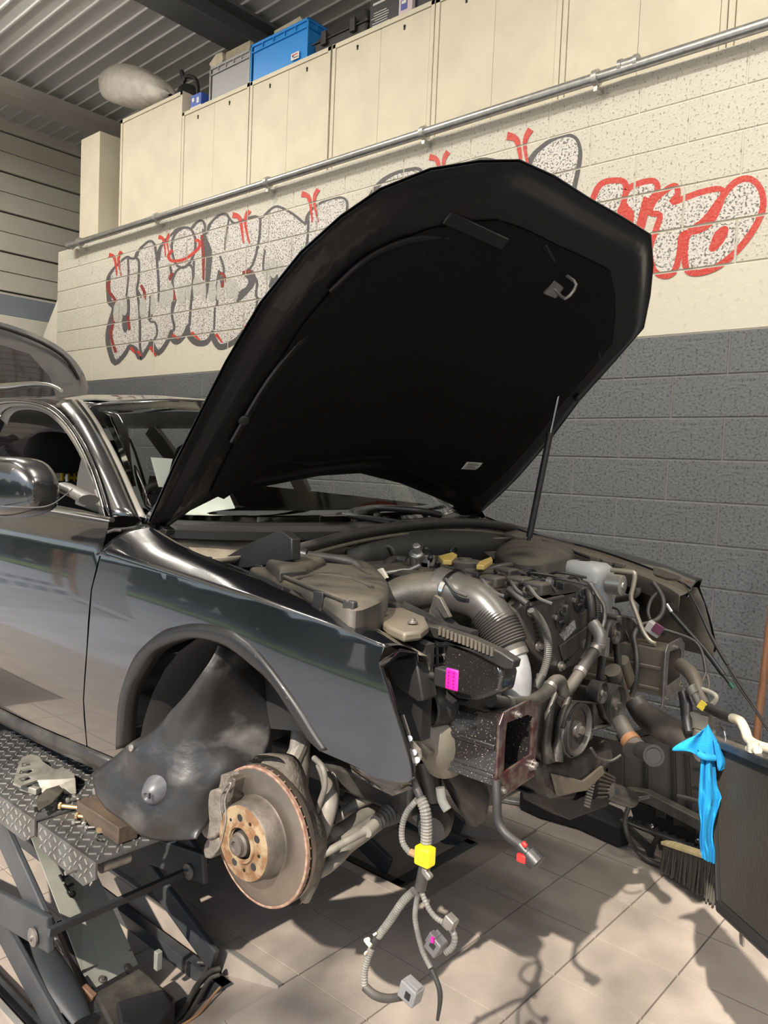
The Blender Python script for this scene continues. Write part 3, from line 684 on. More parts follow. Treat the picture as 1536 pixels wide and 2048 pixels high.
# door window frame: chrome-edged black frame and the opening
WO=[(222,1034,1.118),(209,985,1.128),(190,930,1.148),(163,876,1.175),(136,838,1.20),(106,812,1.225),(74,800,1.24),(36,796,1.25),(0,797,1.255),(-40,800,1.26)]
WI=[(196,1030,1.118),(185,985,1.128),(168,935,1.148),(146,890,1.172),(122,855,1.196),(95,830,1.22),(68,820,1.235),(38,820,1.245),(20,830,1.248),(12,850,1.246)]
wo=remap(spline([at(x,y,Y=yy) for x,y,yy in WO],4),30); wi=remap(spline([at(x,y,Y=yy) for x,y,yy in WI],4),30)
for t0,t1,m,nm,h in((0.0,.28,M_paint,'window_frame',.0),(.28,.42,M_chrome,'window_trim',.004),(.42,.75,mat('frame_grey',(.12,.115,.11),.3,coat=.5),'window_frame',.002),(.75,1.0,mat('seal_tan',(.16,.15,.135),.5),'window_seal',-.006)):
    obj(nm,MB().grid([[a.lerp(b,t)+Vector((0,-h,0)) for a,b in zip(wo,wi)] for t in(t0,(t0+t1)/2,t1)]),m,fd,smooth=60,solid=.003,label='bright trim line' if 'trim' in nm else None)
# belt trim
bt=[at(x,y,Y=yy) for x,y,yy in((224,1040,1.108),(120,1022,1.10),(0,1003,1.10))]; bt.append(bt[-1]+Vector((-.5,0,.02)))
obj('belt_trim',MB().tube(bt,.009,8,4,flat=.8),M_chrome,fd,smooth=60)
# mirror triangle and mirror
obj('mirror_sail',MB().prism(ats([(150,1008),(215,1032),(190,975),(163,915),(155,950)],Y=1.125),(0,.006,0)),mat('sail_grey',(.045,.045,.045),.45),fd,smooth=None)
B=MB(); 
B.tube(ats([(178,1000),(150,985),(128,975)],Y=1.05),[.03,.028,.03],10,4,flat=.5)
obj('mirror_arm',B,mat('arm_grey',(.06,.058,.055),.4),fd,smooth=60)
mrows=[]
mc=at(30,972,Y=.93)
for i in range(17):
    t=i/16; x=lerp(-.36,.215,t) # along the mirror in the picture's plane
    hgt=.088*(1-max(0,(t-.72)/.28)**2.2*.72); ht2=.075*(1-max(0,(t-.6)/.4)**2*.45); dep=.075*(1-.5*max(0,(t-.6)/.4)**2)
    r=[]
    for k in range(20):
        a=2*PI*k/20; c=math.cos(a);s_=math.sin(a); e=.62
        cc=abs(c)**e*(1 if c>0 else -1); ss=abs(s_)**e*(1 if s_>0 else -1)
        r.append(mc+Vector((.46*x*1.35,.10*x,0))+Vector((0,cc*dep,0))+Vector((0,0,ss*(hgt if ss>0 else ht2)+ -.01)))
    r.append(r[0]); mrows.append(r)
obj('mirror_shell',MB().grid(mrows).add(mrows[-1][:-1],[tuple(range(20))]),M_paint,fd,smooth=60,subd=1)
e0=[at(x,y,Y=.875) for x,y in((-30,1010),(60,1015),(100,1010),(128,992),(145,978))]
obj('mirror_seam',MB().tube(e0,.0014,6,5),mat('seam_light',(.08,.08,.08),.4),fd)
# door handle side gap line
# ---- windscreen
bl=[(296,1036,1.205),]
WB=[(-1.945,1.21,1.478),(-1.83,1.5,1.470),(-1.79,1.96,1.466),(-1.83,2.42,1.470),(-1.945,2.71,1.478)]
wb=remap(spline(WB,6),24); wt=remap(tope,24)
obj('windscreen',MB().grid([[a.lerp(b,t)+Vector((.35,0,.6))*(math.sin(PI*t)*.03) for a,b in zip(wb,wt)] for t in [i/8 for i in range(9)]]),M_glass,car,smooth=60,solid=.004)
obj('windscreen_edge_band',MB().grid([[a.lerp(b,t)+Vector((.30,0,.6))*(math.sin(PI*t)*.03)-Vector((.003,0,.006)) for a,b in zip(wb,wt)] for t in(.94,1.0)]),M_pit,car,smooth=60,solid=.001)
# far side doors, windows, pillars: simple mirrored sheets
panel('right_side_panel',[(-1.85,zB(-1.85)),(-1.85,.87),(-2.98,.83),(-3.8,.85),(-5.05,.85),(-5.05,1.55),(-4,belt(-4)),(-2.98,belt(-2.98)),(-2.2,belt(-2.2)),(-1.9,1.5)],lambda u,v:mir(sidep(u,v)),M_paint,car,step=.08,nrm=-1)
# window side bars: B and C pillars, rear window bars
for f in(lambda v:v,mir):
    for x0,x1,w in((-2.98,-3.05,.10),(-3.95,-4.15,.14),(-4.95,-4.75,.1)):
        obj('window_pillar',MB().beam(f(Vector((x0,1.135,1.52))),f(Vector((x1,1.30,1.84))),.03,w,up=(1,0,0)),M_paint,car,smooth=None,bevel=.004)
obj('right_window_frame',MB().tube([mir(p) for p in wo],[.02,.02],8,0),M_plas,car)
obj('tailgate',MB().grid([[Vector((-5.08-.05*abs(w)**2,YC+w*hw,z)) if z<1.6 else Vector((-5.05+.12*(z-1.6)/.25,YC+w*hw,z)) for w in(-1,-.6,0,.6,1)] for z,hw in((.8,.8),(1.2,.84),(1.5,.8))]),M_paint,car,solid=.003)
# ---- floor pan, bulkhead block keeps daylight out of the engine bay
obj('underbody',MB().bx((-5.0,1.12,.84),(-1.95,2.80,.87)).bx((-5.0,1.10,.8),(-4.7,2.8,1.3)),M_pit,car,smooth=None)
# ---- interior
cab=thing('cabin',car.location,parent=car)
M_seat=mat('black_cloth',(.012,.012,.013),.85); M_int=mat('interior_grey',(.045,.045,.047),.6)
def seat(x,y):
    b=MB()
    rows=[]
    for z,w,d,xx in((1.08,.24,.06,0),(1.2,.25,.075,-.03),(1.4,.24,.065,-.08),(1.5,.2,.05,-.11),(1.545,.1,.03,-.12)):
        rows.append([Vector((x+xx+math.cos(a)*d,y+abs(math.sin(a))**.6*(1 if math.sin(a)>0 else -1)*w,z)) for a in [2*PI*k/16 for k in range(17)]])
    b.grid(rows); obj('seat_back',b,M_seat,cab,smooth=60)
    h=MB(); rows=[]
    for z,w,d in((-.085,.09,.03),(-.06,.125,.045),(0,.135,.05),(.05,.115,.045),(.08,.07,.03),(.088,.02,.01)):
        rows.append([Vector((x-.13+math.cos(a)*d,y+abs(math.sin(a))**.7*(1 if math.sin(a)>0 else -1)*w,1.665+z)) for a in [2*PI*k/16 for k in range(17)]])
    h.grid(rows); obj('headrest',h,M_seat,cab,smooth=60)
    obj('headrest_post',MB().cyl((x-.12,y-.05,1.53),(x-.13,y-.05,1.6),.006,8),M_chr,cab); obj('headrest_post',MB().cyl((x-.12,y+.05,1.53),(x-.13,y+.05,1.6),.006,8),M_chr,cab)
    obj('seat_cushion',MB().box((x+.2,y,1.06),(.5,.48,.14)),M_seat,cab,bevel=.04)
for yy in(1.60,2.32): seat(-3.12,yy)
seat(-3.95,1.55);seat(-3.95,2.37)
dash=[[Vector((x,YC+w*.66,z+.01*(1-w*w)-(.02 if abs(w)>.9 else 0))) for w in(-1,-.95,-.7,-.35,0,.35,.7,.95,1)] for x,z in((-1.98,1.44),(-2.1,1.462),(-2.25,1.455),(-2.38,1.42),(-2.42,1.33),(-2.40,1.15))]
obj('dashboard',MB().grid(dash),M_int,cab,smooth=50,solid=.01)
sw=MB(); o=Vector((-2.55,1.60,1.40)); ax=Vector((-.9,0,.45)).normalized(); e1=Vector((0,1,0)); e2=ax.cross(e1)
sw.tube([o+(e1*math.cos(a)+e2*math.sin(a))*.185 for a in [2*PI*k/28 for k in range(29)]],.014,8,0,cap=False)
sw.lathe([(-.02,.05),(0,.065),(.02,.05)],o-ax*.02,ax,16).beam(o,o+e1*.18,.03,.015).beam(o,o-e1*.18,.03,.015).beam(o,o+e2*.18,.03,.015,up=(0,1,0))
obj('steering_wheel',sw,M_plas,cab,smooth=50)
obj('interior_mirror',MB().box((-2.36,1.96,1.76),(.02,.22,.06)).cyl((-2.36,1.96,1.78),(-2.30,1.96,1.85),.01),M_plas,cab,bevel=.008)
obj('headliner',MB().bx((-5,1.36,1.845),(-2.48,2.56,1.85)),mat('headliner',(.30,.29,.27),.8),cab,smooth=None)
M_paper=mat('paper',(.86,.85,.82),.6)
def paper(name,px,D,label):
    P=[at(x,y,**D) for x,y in px]
    o=obj(name,MB().add(P,[tuple(range(len(P)))]),M_paper,None,smooth=None,recalc=False,solid=.0006,label=label,cat='paper')
    return o
# ---------------------------------------------------------------- raised bonnet
TH=math.radians(48); HO=Vector((-1.93,0,1.50)); HE=Vector((math.cos(TH),0,math.sin(TH))); HN=Vector((-math.sin(TH),0,math.cos(TH)))
HC=2.02
def hoodp(s,y,off=0):
    w=(y-HC)/.84; c=-.075*abs(w)**2.2-.03*max(0,(s-.75)/.5)**2+.035*math.sin(PI*min(1,max(0,s/1.3)))
    return HO+HE*s+Vector((0,y,0))+HN*(c+off)
def hoodhit(x,y):
    c=0
    d=ray(x,y)
    for _ in range(12):
        k=(HO+HN*c-CAM).dot(HN)/d.dot(HN); q=CAM+d*k; s=(q-HO).dot(HE); yy=q.y
        c=(hoodp(s,yy)-HO-HE*s-Vector((0,yy,0))).dot(HN)
    return (s,yy)
HP=[(295,1045),(345,930),(400,820),(450,722),(520,602),(600,502),(680,430),(760,375),(860,335),(960,319),(1040,318),(1110,350),(1180,395),(1245,432),(1302,468),(1307,530),(1301,590),(1288,655),(1230,722),(1160,800),(1100,880),(1040,950),(1000,990),(955,1030),(920,1030),(905,1010),(860,990),(800,966),(720,946),(640,951),(540,970),(440,990),(380,1020),(330,1056)]
hp=[hoodhit(x,y) for x,y in HP]
hood=thing('bonnet',car.location,parent=car)
panel('bonnet_skin',hp,lambda u,v:hoodp(u,v,.0),M_paint,hood,step=.05,thick=.0015,nrm=1)
def shrink(P,d):
    cx=sum(p[0] for p in P)/len(P);cy=sum(p[1] for p in P)/len(P);out=[];n=len(P)
    for i in range(n):
        a=Vector(P[i-1]);b=Vector(P[i]);c=Vector(P[(i+1)%n]); t=(c-a).normalized(); nn=Vector((-t.y,t.x))
        if nn.dot(Vector((cx,cy))-b)<0: nn=-nn
        q=b+nn*d; out.append((q.x,q.y))
    return out
M_hin=mat('bonnet_inner_black',(.004,.004,.006),.4,coat=.2,spec=.3)
M_mat=mat('bonnet_insulation',(.004,.004,.005),.8,spec=.15,bump=.5,bscale=90)
h1=shrink(hp,.006)
def segd(u,v,P):
    m=9
    for i in range(len(P)):
        ax_,ay=P[i-1];bx_,by=P[i];dx=bx_-ax_;dy=by-ay;t=max(0,min(1,((u-ax_)*dx+(v-ay)*dy)/(dx*dx+dy*dy+1e-12))); m=min(m,math.hypot(u-ax_-dx*t,v-ay-dy*t))
    return m
def sst(t): t=max(0,min(1,t)); return t*t*(3-2*t)
def inner_off(s,y): return -.006-.034*sst((segd(s,y,hps)-.012)/.075)
hps=[(p.x,p.y) for p in spline([(a,b,0) for a,b in hp],3,closed=True)]
panel('bonnet_inner_frame',h1,lambda u,v:hoodp(u,v,inner_off(u,v)),M_hin,hood,step=.022,thick=.001,nrm=-1)
_cx=sum(p[0] for p in hp)/len(hp);_cy=sum(p[1] for p in hp)/len(hp)
mt=[(_cx+(a-_cx)*.78,_cy+(b-_cy)*.83) for a,b in hp]
sd=segd
mts=[(p.x,p.y) for p in spline([(a,b,0) for a,b in mt],3,closed=True)]
panel('bonnet_insulation_mat',mt,lambda u,v:hoodp(u,v,-.046-.012*sst(sd(u,v,mts)/.05)),M_mat,hood,step=.05,thick=.003,nrm=-1)
# ribs pressed in the frame, latch striker, label, plugs
def hl(px,off): s,y=hoodhit(*px); return hoodp(s,y,off)
for a in ([(640,560),(720,490),(820,455),(920,470),(1000,520)],[(1065,470),(1100,530),(1150,600),(1180,700)],[(470,880),(600,905),(700,895),(840,900),(900,935)],[(450,860),(520,740),(600,640)]):
    obj('pressed_rib',MB().tube([hl(p,-.046) for p in a],.011,8,5,flat=.6),M_hin,hood)
for p in((822,478),(660,760),(1140,780),(470,815)): q=hl(p,-.05); obj('round_plug',MB().lathe([(-.004,.014),(.004,.014),(.006,.004)],q,-HN,14),M_rub,hood)
q=hl((930,440),-.05); obj('stiffener_bar',MB().box(q,(.035,.26,.012),axes=(HE,Vector((0,1,0)),HN)),M_hin,hood,bevel=.004)
q=hl((1095,545),-.055); obj('striker_loop',MB().tube([q+HE*-.02,q+HE*-.02-HN*.05,q+HE*.03-HN*.05,q+HE*.03],.005,8,3).box(q,(.09,.07,.006),axes=(HE,Vector((0,1,0)),HN)),M_zinc,hood)
q=hl((925,909),-.062); obj('warning_label',MB().box(q,(.035,.10,.0015),axes=(HE,Vector((0,1,0)),HN)),mat('white_label',(.62,.62,.60),.5),hood,smooth=None,label='white printed label')
wl=MB()
for k in range(5): wl.box(q-HN*.0012+HE*(-.012+.006*k)+Vector((0,-.004*(k%3),0)),(.0018,.075-.012*(k%3),.0006),axes=(HE,Vector((0,1,0)),HN))
obj('label_print',wl,M_plas,hood,smooth=None)
for px_,Y0 in(((300,1050),1.21),((920,1035),2.70)):
    a=at(px_[0],px_[1]-12,Y=Y0); obj('bonnet_hinge',MB().beam(a,a+Vector((.10,0,-.03)),.03,.02).beam(a+Vector((0,0,0)),a+HE*.12-HN*.02,.025,.02).cyl(a+Vector((0,-.02,0)),a+Vector((0,.02,0)),.012),M_paint,hood,bevel=.003)
# gas strut
a=at(1055,1092,Y=2.56); m=at(1099,872,Y=2.60); t=at(1146,655,Y=2.62)
gs=obj('gas_strut_cylinder',MB().cyl(a+(m-a)*.08,m,.012,14).cyl(a,a+(m-a)*.08,.007,10).sphere(a,.016).cyl(m,m+(t-m)*.03,.014),M_plas,hood)
obj('gas_strut_rod',MB().cyl(m,t,.0048,10).sphere(t,.013).cyl(t,t+Vector((-.02,0,.03)),.008),M_chr,gs,label='bright steel rod')
# ================================================================ engine bay
def T(name,pts,r,m,parent,ax='Y',n=10,sm=6,corr=0,pitch=.006,label=None,flat=1,v=None):
    P=[at(p[0],p[1],**{ax:(p[2] if len(p)>2 else v)}) for p in pts]
    return obj(name,MB().tube(P,r,n,sm,corr=corr,pitch=pitch,flat=flat),m,parent,smooth=60 if not corr else 25,label=label)
def PR(name,px,vec,m,parent,ax='Y',v=1.5,bevel=.003,label=None,smooth=35,extra=None):
    mb=MB().prism([at(x,y,**{ax:v}) for x,y in px],vec)
    if extra: extra(mb)
    return obj(name,mb,m,parent,smooth=smooth,bevel=bevel,label=label)
def dome(P,down,steps,m=None):
    """P: base ring of points; steps: (shrink factor, rise)"""
    c=sum(P,Vector())/len(P); rows=[]
    for p in P: rows.append(None)
    R=[[p-Vector((0,0,down)) for p in P],P]
    for f,h in steps: R.append([c+(p-c)*f+Vector((0,0,h)) for p in P])
    for r in R: r.append(r[0])
    mb=MB().grid(R); mb.add(R[-1][:-1],[tuple(range(len(P)-1))]); return mb
bay=thing('engine_bay',car.location,parent=car)
# --- bulkhead, plenum, cowl, scuttle seal
obj('bulkhead',MB().prism([(-1.70,1.35,1.0),(-1.70,2.72,1.0),(-1.70,2.72,1.42),(-1.70,1.9,1.43),(-1.70,1.55,1.40),(-1.70,1.35,1.33)],(-.02,0,0)),M_plas,bay,smooth=None)
obj('bulkhead_pad',MB().grid([[at(x,y,X=-1.685) for x,y in((690,1100),(740,1075),(860,1060),(960,1064),(1050,1085))],[at(x,y,X=-1.66) for x,y in((700,1160),(745,1140),(860,1120),(960,1120),(1045,1120))]]),mat('pad_grey',(.022,.022,.022),.6),bay,solid=.01)
ct=[[Vector((lerp(a,b,t),y,z)) for (a,b,y) in [(-1.93,-1.66,1.24),(-1.90,-1.66,1.35),(-1.86,-1.67,1.5),(-1.83,-1.68,1.75),(-1.80,-1.68,1.96),(-1.83,-1.68,2.3),(-1.9,-1.67,2.6),(-1.93,-1.66,2.7)]] for t,z in((0,1.475),(.12,1.462),(.25,1.42),(.6,1.385),(.9,1.39),(1,1.41))]
obj('plenum_tray',MB().grid(ct),mat('dusty_tray',(.13,.115,.09),.7,noise=.5,nscale=10,col2=(.24,.21,.165),bump=.2,bscale=80),bay,smooth=50,solid=.003)
cw=[[p+Vector((dx,0,dz)) for p in wb] for dx,dz in((-.02,.012),(.03,.0),(.06,-.012),(.065,-.035),(.045,-.04))]
obj('cowl_cover',MB().grid(cw),M_plas,bay,smooth=50,solid=.003)
sealp=[(575,1118,-1.63),(592,1100,-1.64),(640,1086,-1.66),(720,1066,-1.67),(800,1053,-1.68),(880,1046,-1.69),(960,1047,-1.70),(1030,1058,-1.70),(1100,1080,-1.62),(1180,1103,-1.50),(1260,1125,-1.33),(1310,1143,-1.22)]
T('scuttle_seal',sealp,[.014,.018,.018,.018,.016,.012],M_rub,bay,'X',12)
T('seal_carrier',[(x,y+16,X) for x,y,X in sealp[:9]],.008,M_tan,bay,'X',8)
PR('plenum_end_cover',[(440,1120),(500,1085),(560,1060),(584,1078),(584,1120),(500,1135),(470,1138)],(0,.03,0),M_plas,bay,'Y',1.33)
# wipers
T('wiper_blade',[(462,1016,1.75),(520,1020,1.8),(600,1024,1.85),(700,1032,1.9),(780,1046,1.95)],.009,M_plas,bay,'Y')
T('wiper_arm',[(640,1022,1.95),(690,1024,2.0),(760,1016,2.1),(840,1022,2.2),(880,1030,2.3)],.012,M_plas,bay,'Y')
T('wiper_arm',[(680,1030,1.9),(740,1036,2.0),(800,1044,2.1)],.008,M_plas,bay,'Y')
obj('cowl_sticker',MB().box(at(660,1036,Y=1.85)+Vector((.02,0,.01)),(.05,.12,.002)),M_tan,bay,smooth=None)
# --- near inner wing
obj('inner_wing',MB().prism([(-1.75,1.27,.95),(-.98,1.27,1.1),(-.98,1.27,1.30),(-1.3,1.27,1.345),(-1.75,1.27,1.40)],(0,.03,0)),M_pit,bay,smooth=None)
obj('wheel_housing',MB().grid([[Vector((-1.40+.40*math.cos(a),y,.80+.47*math.sin(a))) for a in [PI*k/16 for k in range(4,18)]] for y in(1.12,1.3,1.46)]),M_pit,bay,smooth=60,solid=.003)
obj('housing_back',MB().prism([(-1.85,1.46,.80),(-1.30,1.46,.98),(-1.0,1.46,1.10),(-1.0,1.46,1.30),(-1.85,1.46,1.36)],(0,.03,0)),M_pit,bay,smooth=None)
obj('wing_rail',MB().grid([[a+Vector((0,.006,-.006)) for a in Ac],[a+Vector((0,.03,-.012)) for a in Ac],[a+Vector((-.01,.055,-.03)) for a in Ac],[a+Vector((-.01,.06,-.09)) for a in Ac]]),M_tan,bay,smooth=50,solid=.002)
PR('headlamp_bracket',[(733,1203),(762,1200),(800,1212),(850,1232),(858,1250),(842,1262),(808,1266),(775,1252),(752,1232)],(0,0,-.02),M_tan,bay,'Z',1.335,.006)
for x,y in((767,1228),(825,1246)):
    q=at(x,y,Z=1.338); obj('bracket_bolt',MB().lathe([(0,.011),(.004,.011),(.005,.006),(.010,.006)],q,(0,0,1),12),M_zinc,bay)
# --- airbox
ab=[at(x,y,Z=1.378) for x,y in((500,1140),(520,1122),(560,1108),(620,1102),(690,1110),(740,1130),(775,1165),(772,1195),(745,1212),(712,1222),(672,1212),(630,1192),(580,1172),(535,1156))]
ab=spline(ab,3,closed=True)
airbox=obj('airbox',dome(ab,.12,[(.97,.006),(.90,.010),(.7,.014),(.3,.016)]),M_dplas,bay,smooth=50)
pad=[at(x,y,Z=1.402) for x,y in((532,1128),(548,1112),(622,1106),(652,1124),(612,1142),(560,1146))]
obj('airbox_pad',dome(pad,.02,[(.9,.01),(.8,.012)]),M_dplas,airbox,smooth=40,bevel=.002)
T('air_duct',[(728,1214,1.44),(768,1200,1.48),(815,1186,1.53),(850,1180,1.56),(880,1178,1.58)],[.026,.042,.054,.056,.054],M_dplas,bay,n=24,flat=.82)
PR('filter_box_ridge',[(700,1196),(760,1206),(800,1218),(798,1236),(750,1226),(696,1210)],(0,.05,0),M_dplas2,bay,'Y',1.40,.004)
for a in ([(585,1160),(640,1150),(700,1158),(745,1175)],[(560,1150),(600,1166),(650,1186),(700,1205)],[(650,1112),(700,1128),(740,1150)]): T('airbox_rib',[(x,y,1.392) for x,y in a],.005,M_dplas,airbox,'Z')
for x,y in((520,1140),(700,1216),(640,1196)): q=at(x,y,Z=1.38); obj('airbox_clip',MB().box(q,(.03,.014,.03)),M_plas,airbox,bevel=.003)
def lattice(P0,P1,h,n,name):
    mb=MB(); a=Vector(P0);b=Vector(P1)
    for i in range(n):
        p=a.lerp(b,i/n);q=a.lerp(b,(i+1)/n);m=(p+q)/2
        mb.beam(p,m+Vector((0,0,-h)),.003,.012).beam(m+Vector((0,0,-h)),q,.003,.012)
    mb.beam(a,b,.004,.014).beam(a-Vector((0,0,h)),b-Vector((0,0,h)),.004,.012)
    return obj(name,mb,M_dplas2,bay,smooth=None)
lattice(at(718,1196,Y=1.36),at(792,1216,Y=1.40),.022,9,'ribbed_edge')
lattice(at(806,1208,Y=1.42),at(918,1264,Y=1.46),.03,7,'ribbed_edge')
lattice(at(868,1218,Y=1.46),at(925,1262,Y=1.5),.028,5,'ribbed_edge')
PR('duct_bracket',[(845,1262),(868,1190),(880,1196),(900,1235),(888,1238),(872,1215),(860,1262)],(0,.012,0),M_dplas,bay,'Y',1.46,.002)
# coolant hoses over the airbox
T('coolant_hose',[(607,1112,1.5),(640,1114,1.52),(690,1122,1.55),(716,1134,1.57),(730,1160,1.56)],.013,M_rub,bay)
T('coolant_hose',[(692,1196,1.46),(690,1170,1.48),(702,1150,1.5),(718,1142,1.53),(735,1148,1.55),(742,1165,1.56)],.012,M_rub,bay)
T('coolant_hose',[(700,1200,1.46),(699,1178,1.48),(712,1160,1.5)],.008,M_rub,bay)
T('hose_union',[(600,1108,1.49),(613,1111,1.5)],.018,M_plas,bay,sm=0)
# --- intake elbow with silver clamp and corrugated bellows
Yi=1.60
T('intake_elbow',[(868,1172,1.58),(900,1184,1.59),(930,1192,Yi),(958,1203,Yi),(980,1224,Yi),(1000,1252,Yi)],[.050,.052,.050,.047,.046],mat('intake_rubber',(.038,.036,.034),.36,dust=.25,dustc=(.12,.105,.085)),bay,n=20)
T('intake_collar',[(872,1174,1.58),(897,1183,1.59)],.054,M_rub,bay,n=22,sm=0)
T('hose_clamp',[(900,1184,1.59),(908,1187,1.59)],.056,M_chr,bay,n=22,sm=0,label='silver band clamp')
T('intake_bellows',[(975,1226,Yi),(990,1246,Yi),(1005,1270,Yi),(1018,1296,Yi)],[.050,.054,.050],M_rub,bay,n=24,corr=.07,pitch=.0062)
T('intake_end',[(1012,1288,Yi),(1024,1312,Yi)],[.044,.040],M_hose,bay,n=20,sm=0)
T('hose_clamp',[(1020,1304,Yi),(1026,1317,Yi)],.041,M_zinc,bay,n=20,sm=0)
T('throttle_pipe',[(1022,1310,Yi),(1030,1335,Yi),(1034,1362,Yi),(1032,1395,Yi)],[.036,.036,.034,.034],mat('pale_alloy',(.40,.41,.43),.45,metal=.3,noise=.15,nscale=40,bump=.2),bay,n=20,label='pale cast alloy pipe')
# --- headlamp carrier bar, grille-like guide, resonator box
PR('carrier_bar',[(838,1250),(870,1254),(940,1276),(1000,1304),(1028,1322),(1024,1338),(1006,1338),(950,1308),(880,1280),(846,1272)],(0,.03,0),M_dplas2,bay,'Y',1.36,.003)
mb=MB()
for k in range(14):
    q=at(880+k*8,1262+k*3.2,Y=1.357); mb.box(q,(.006,.004,.018))
obj('bar_notches',mb,M_tan,bay,smooth=None,kind='stuff')
PR('air_guide',[(800,1290),(905,1285),(905,1445),(835,1440),(800,1400)],(0,.02,0),M_pit,bay,'Y',1.42)
mb=MB()
for i,(a,b) in enumerate((((820,1296),(905,1290)),((828,1316),(905,1308)),((834,1340),(905,1322)),((836,1356),(900,1346)),((838,1374),(880,1368)))):
    mb.beam(at(*a,Y=1.41),at(*b,Y=1.41),.004,.005)
for x in (844,860,874,888): mb.beam(at(x,1288,Y=1.412),at(x+4,1440,Y=1.412),.004,.004)
obj('air_guide_ribs',mb,mat('grey_ribs',(.11,.11,.115),.35),bay,smooth=None)
M_speck=mat('speckled_black',(.014,.013,.013),.3,noise=1,nscale=300,col2=(.30,.28,.25),lo=.665,hi=.70,detail=2,coat=.4)
PR('resonator_box',[(892,1290),(940,1296),(1000,1325),(1006,1352),(1000,1385),(960,1402),(915,1398),(888,1380),(880,1340)],(0,.06,0),M_speck,bay,'Y',1.37,.008)
PR('headlamp_mount',[(766,1322),(832,1312),(846,1402),(834,1404),(790,1372)],(0,.05,0),M_plas,bay,'Y',1.24,.004)
T('sensor_cable',[(824,1308,1.30),(838,1330,1.29),(856,1348,1.28),(882,1356,1.27)],.007,M_rub,bay)
cn=obj('multi_plug',MB().box(at(893,1355,Y=1.27),(.045,.03,.038)),M_plas,bay,bevel=.004)
q=at(904,1359,Y=1.252)
obj('plug_seal',MB().box(q,(.03,.006,.042)),mat('magenta_plug',(.60,.01,.27),.5),cn,bevel=.006,label='magenta connector face')
mb=MB()
for i in range(2):
    for j in range(5): mb.cyl(q+Vector((-.006+i*.012,-.003,-.014+j*.007)),q+Vector((-.006+i*.012,-.0045,-.014+j*.007)),.0018,6)
obj('plug_pins',mb,mat('dark_magenta',(.25,.0,.14),.5),cn,smooth=None,kind='stuff')
q=at(859,1416,Y=1.36); obj('duct_ring',MB().lathe([(0,.034),(-.004,.038),(.0,.041),(.05,.041)],q,(.35,1,0),28,cap=False),M_plas,bay)
# --- charge-air elbow and lower duct
obj('charge_elbow',MB().tube(atd([(785,1482,1.80),(812,1465,1.775),(848,1466,1.765),(880,1484,1.765),(893,1520,1.80)]),[.044,.054,.058,.056,.05],22,8),mat('elbow_rubber',(.17,.15,.12),.55,noise=.4,nscale=16,col2=(.10,.09,.073),dust=.5,dustc=(.26,.23,.185)),bay,smooth=60,label='large dusty ribbed charge-air elbow')
mb=MB()
for k in range(9):
    a=-.2+k*.16; q=at(860+ 42*math.cos(a),1470+40*math.sin(a),D=1.742+.002*k); mb.tube([q,q+Vector((.006,.02,.008))],.0035,6,0)
obj('elbow_pleats',mb,M_rub,bay,smooth=60,kind='stuff')
dr_=[]
for (xa,ya,xb,yb,da,db) in((832,1475,905,1440,1.86,1.86),(858,1520,915,1490,1.84,1.86),(885,1560,925,1535,1.86,1.88),(905,1600,955,1560,1.88,1.9),(930,1640,980,1590,1.92,1.94),(936,1652,975,1628,1.94,1.95)):
    a=at(xa,ya,D=da);b=at(xb,yb,D=db); dr_.append([a,a.lerp(b,.3)-FW*.03,a.lerp(b,.7)-FW*.03,b,b+FW*.06,a+FW*.06,a])
obj('lower_air_duct',MB().grid(dr_),M_dplas2,bay,smooth=60)
T('white_hose_end',[(880,1575,1.36),(884,1600,1.36),(895,1620,1.36)],.010,mat('off_white_hose',(.5,.48,.43),.5),bay)
T('coolant_stub',[(835,1480,1.34),(850,1500,1.34),(862,1512,1.34)],.013,M_tan,bay)
for k,(a,b,r) in enumerate((((850,1520),(870,1600),.02),((828,1540),(838,1612),.012),((868,1560),(880,1640),.014),((795,1600),(860,1640),.03))):
    T('lower_bracket',[(*a,1.42+.03*k),(*b,1.44+.03*k)],r,M_dplas2,bay,sm=0)
q=at(872,1636,Y=1.5); obj('compressor_body',MB().lathe([(-.04,.02),(-.04,.035),(-.02,.042),(.04,.042),(.05,.034),(.09,.03)],q,(.5,-.85,.1),20),M_dsteel,bay,label='dirty alloy compressor body')
obj('compressor_boss',MB().lathe([(0,.03),(.012,.03),(.014,.018),(.02,.018)],q+Vector((.03,-.055,.008)),(.5,-.85,.1),20),M_zinc,bay)
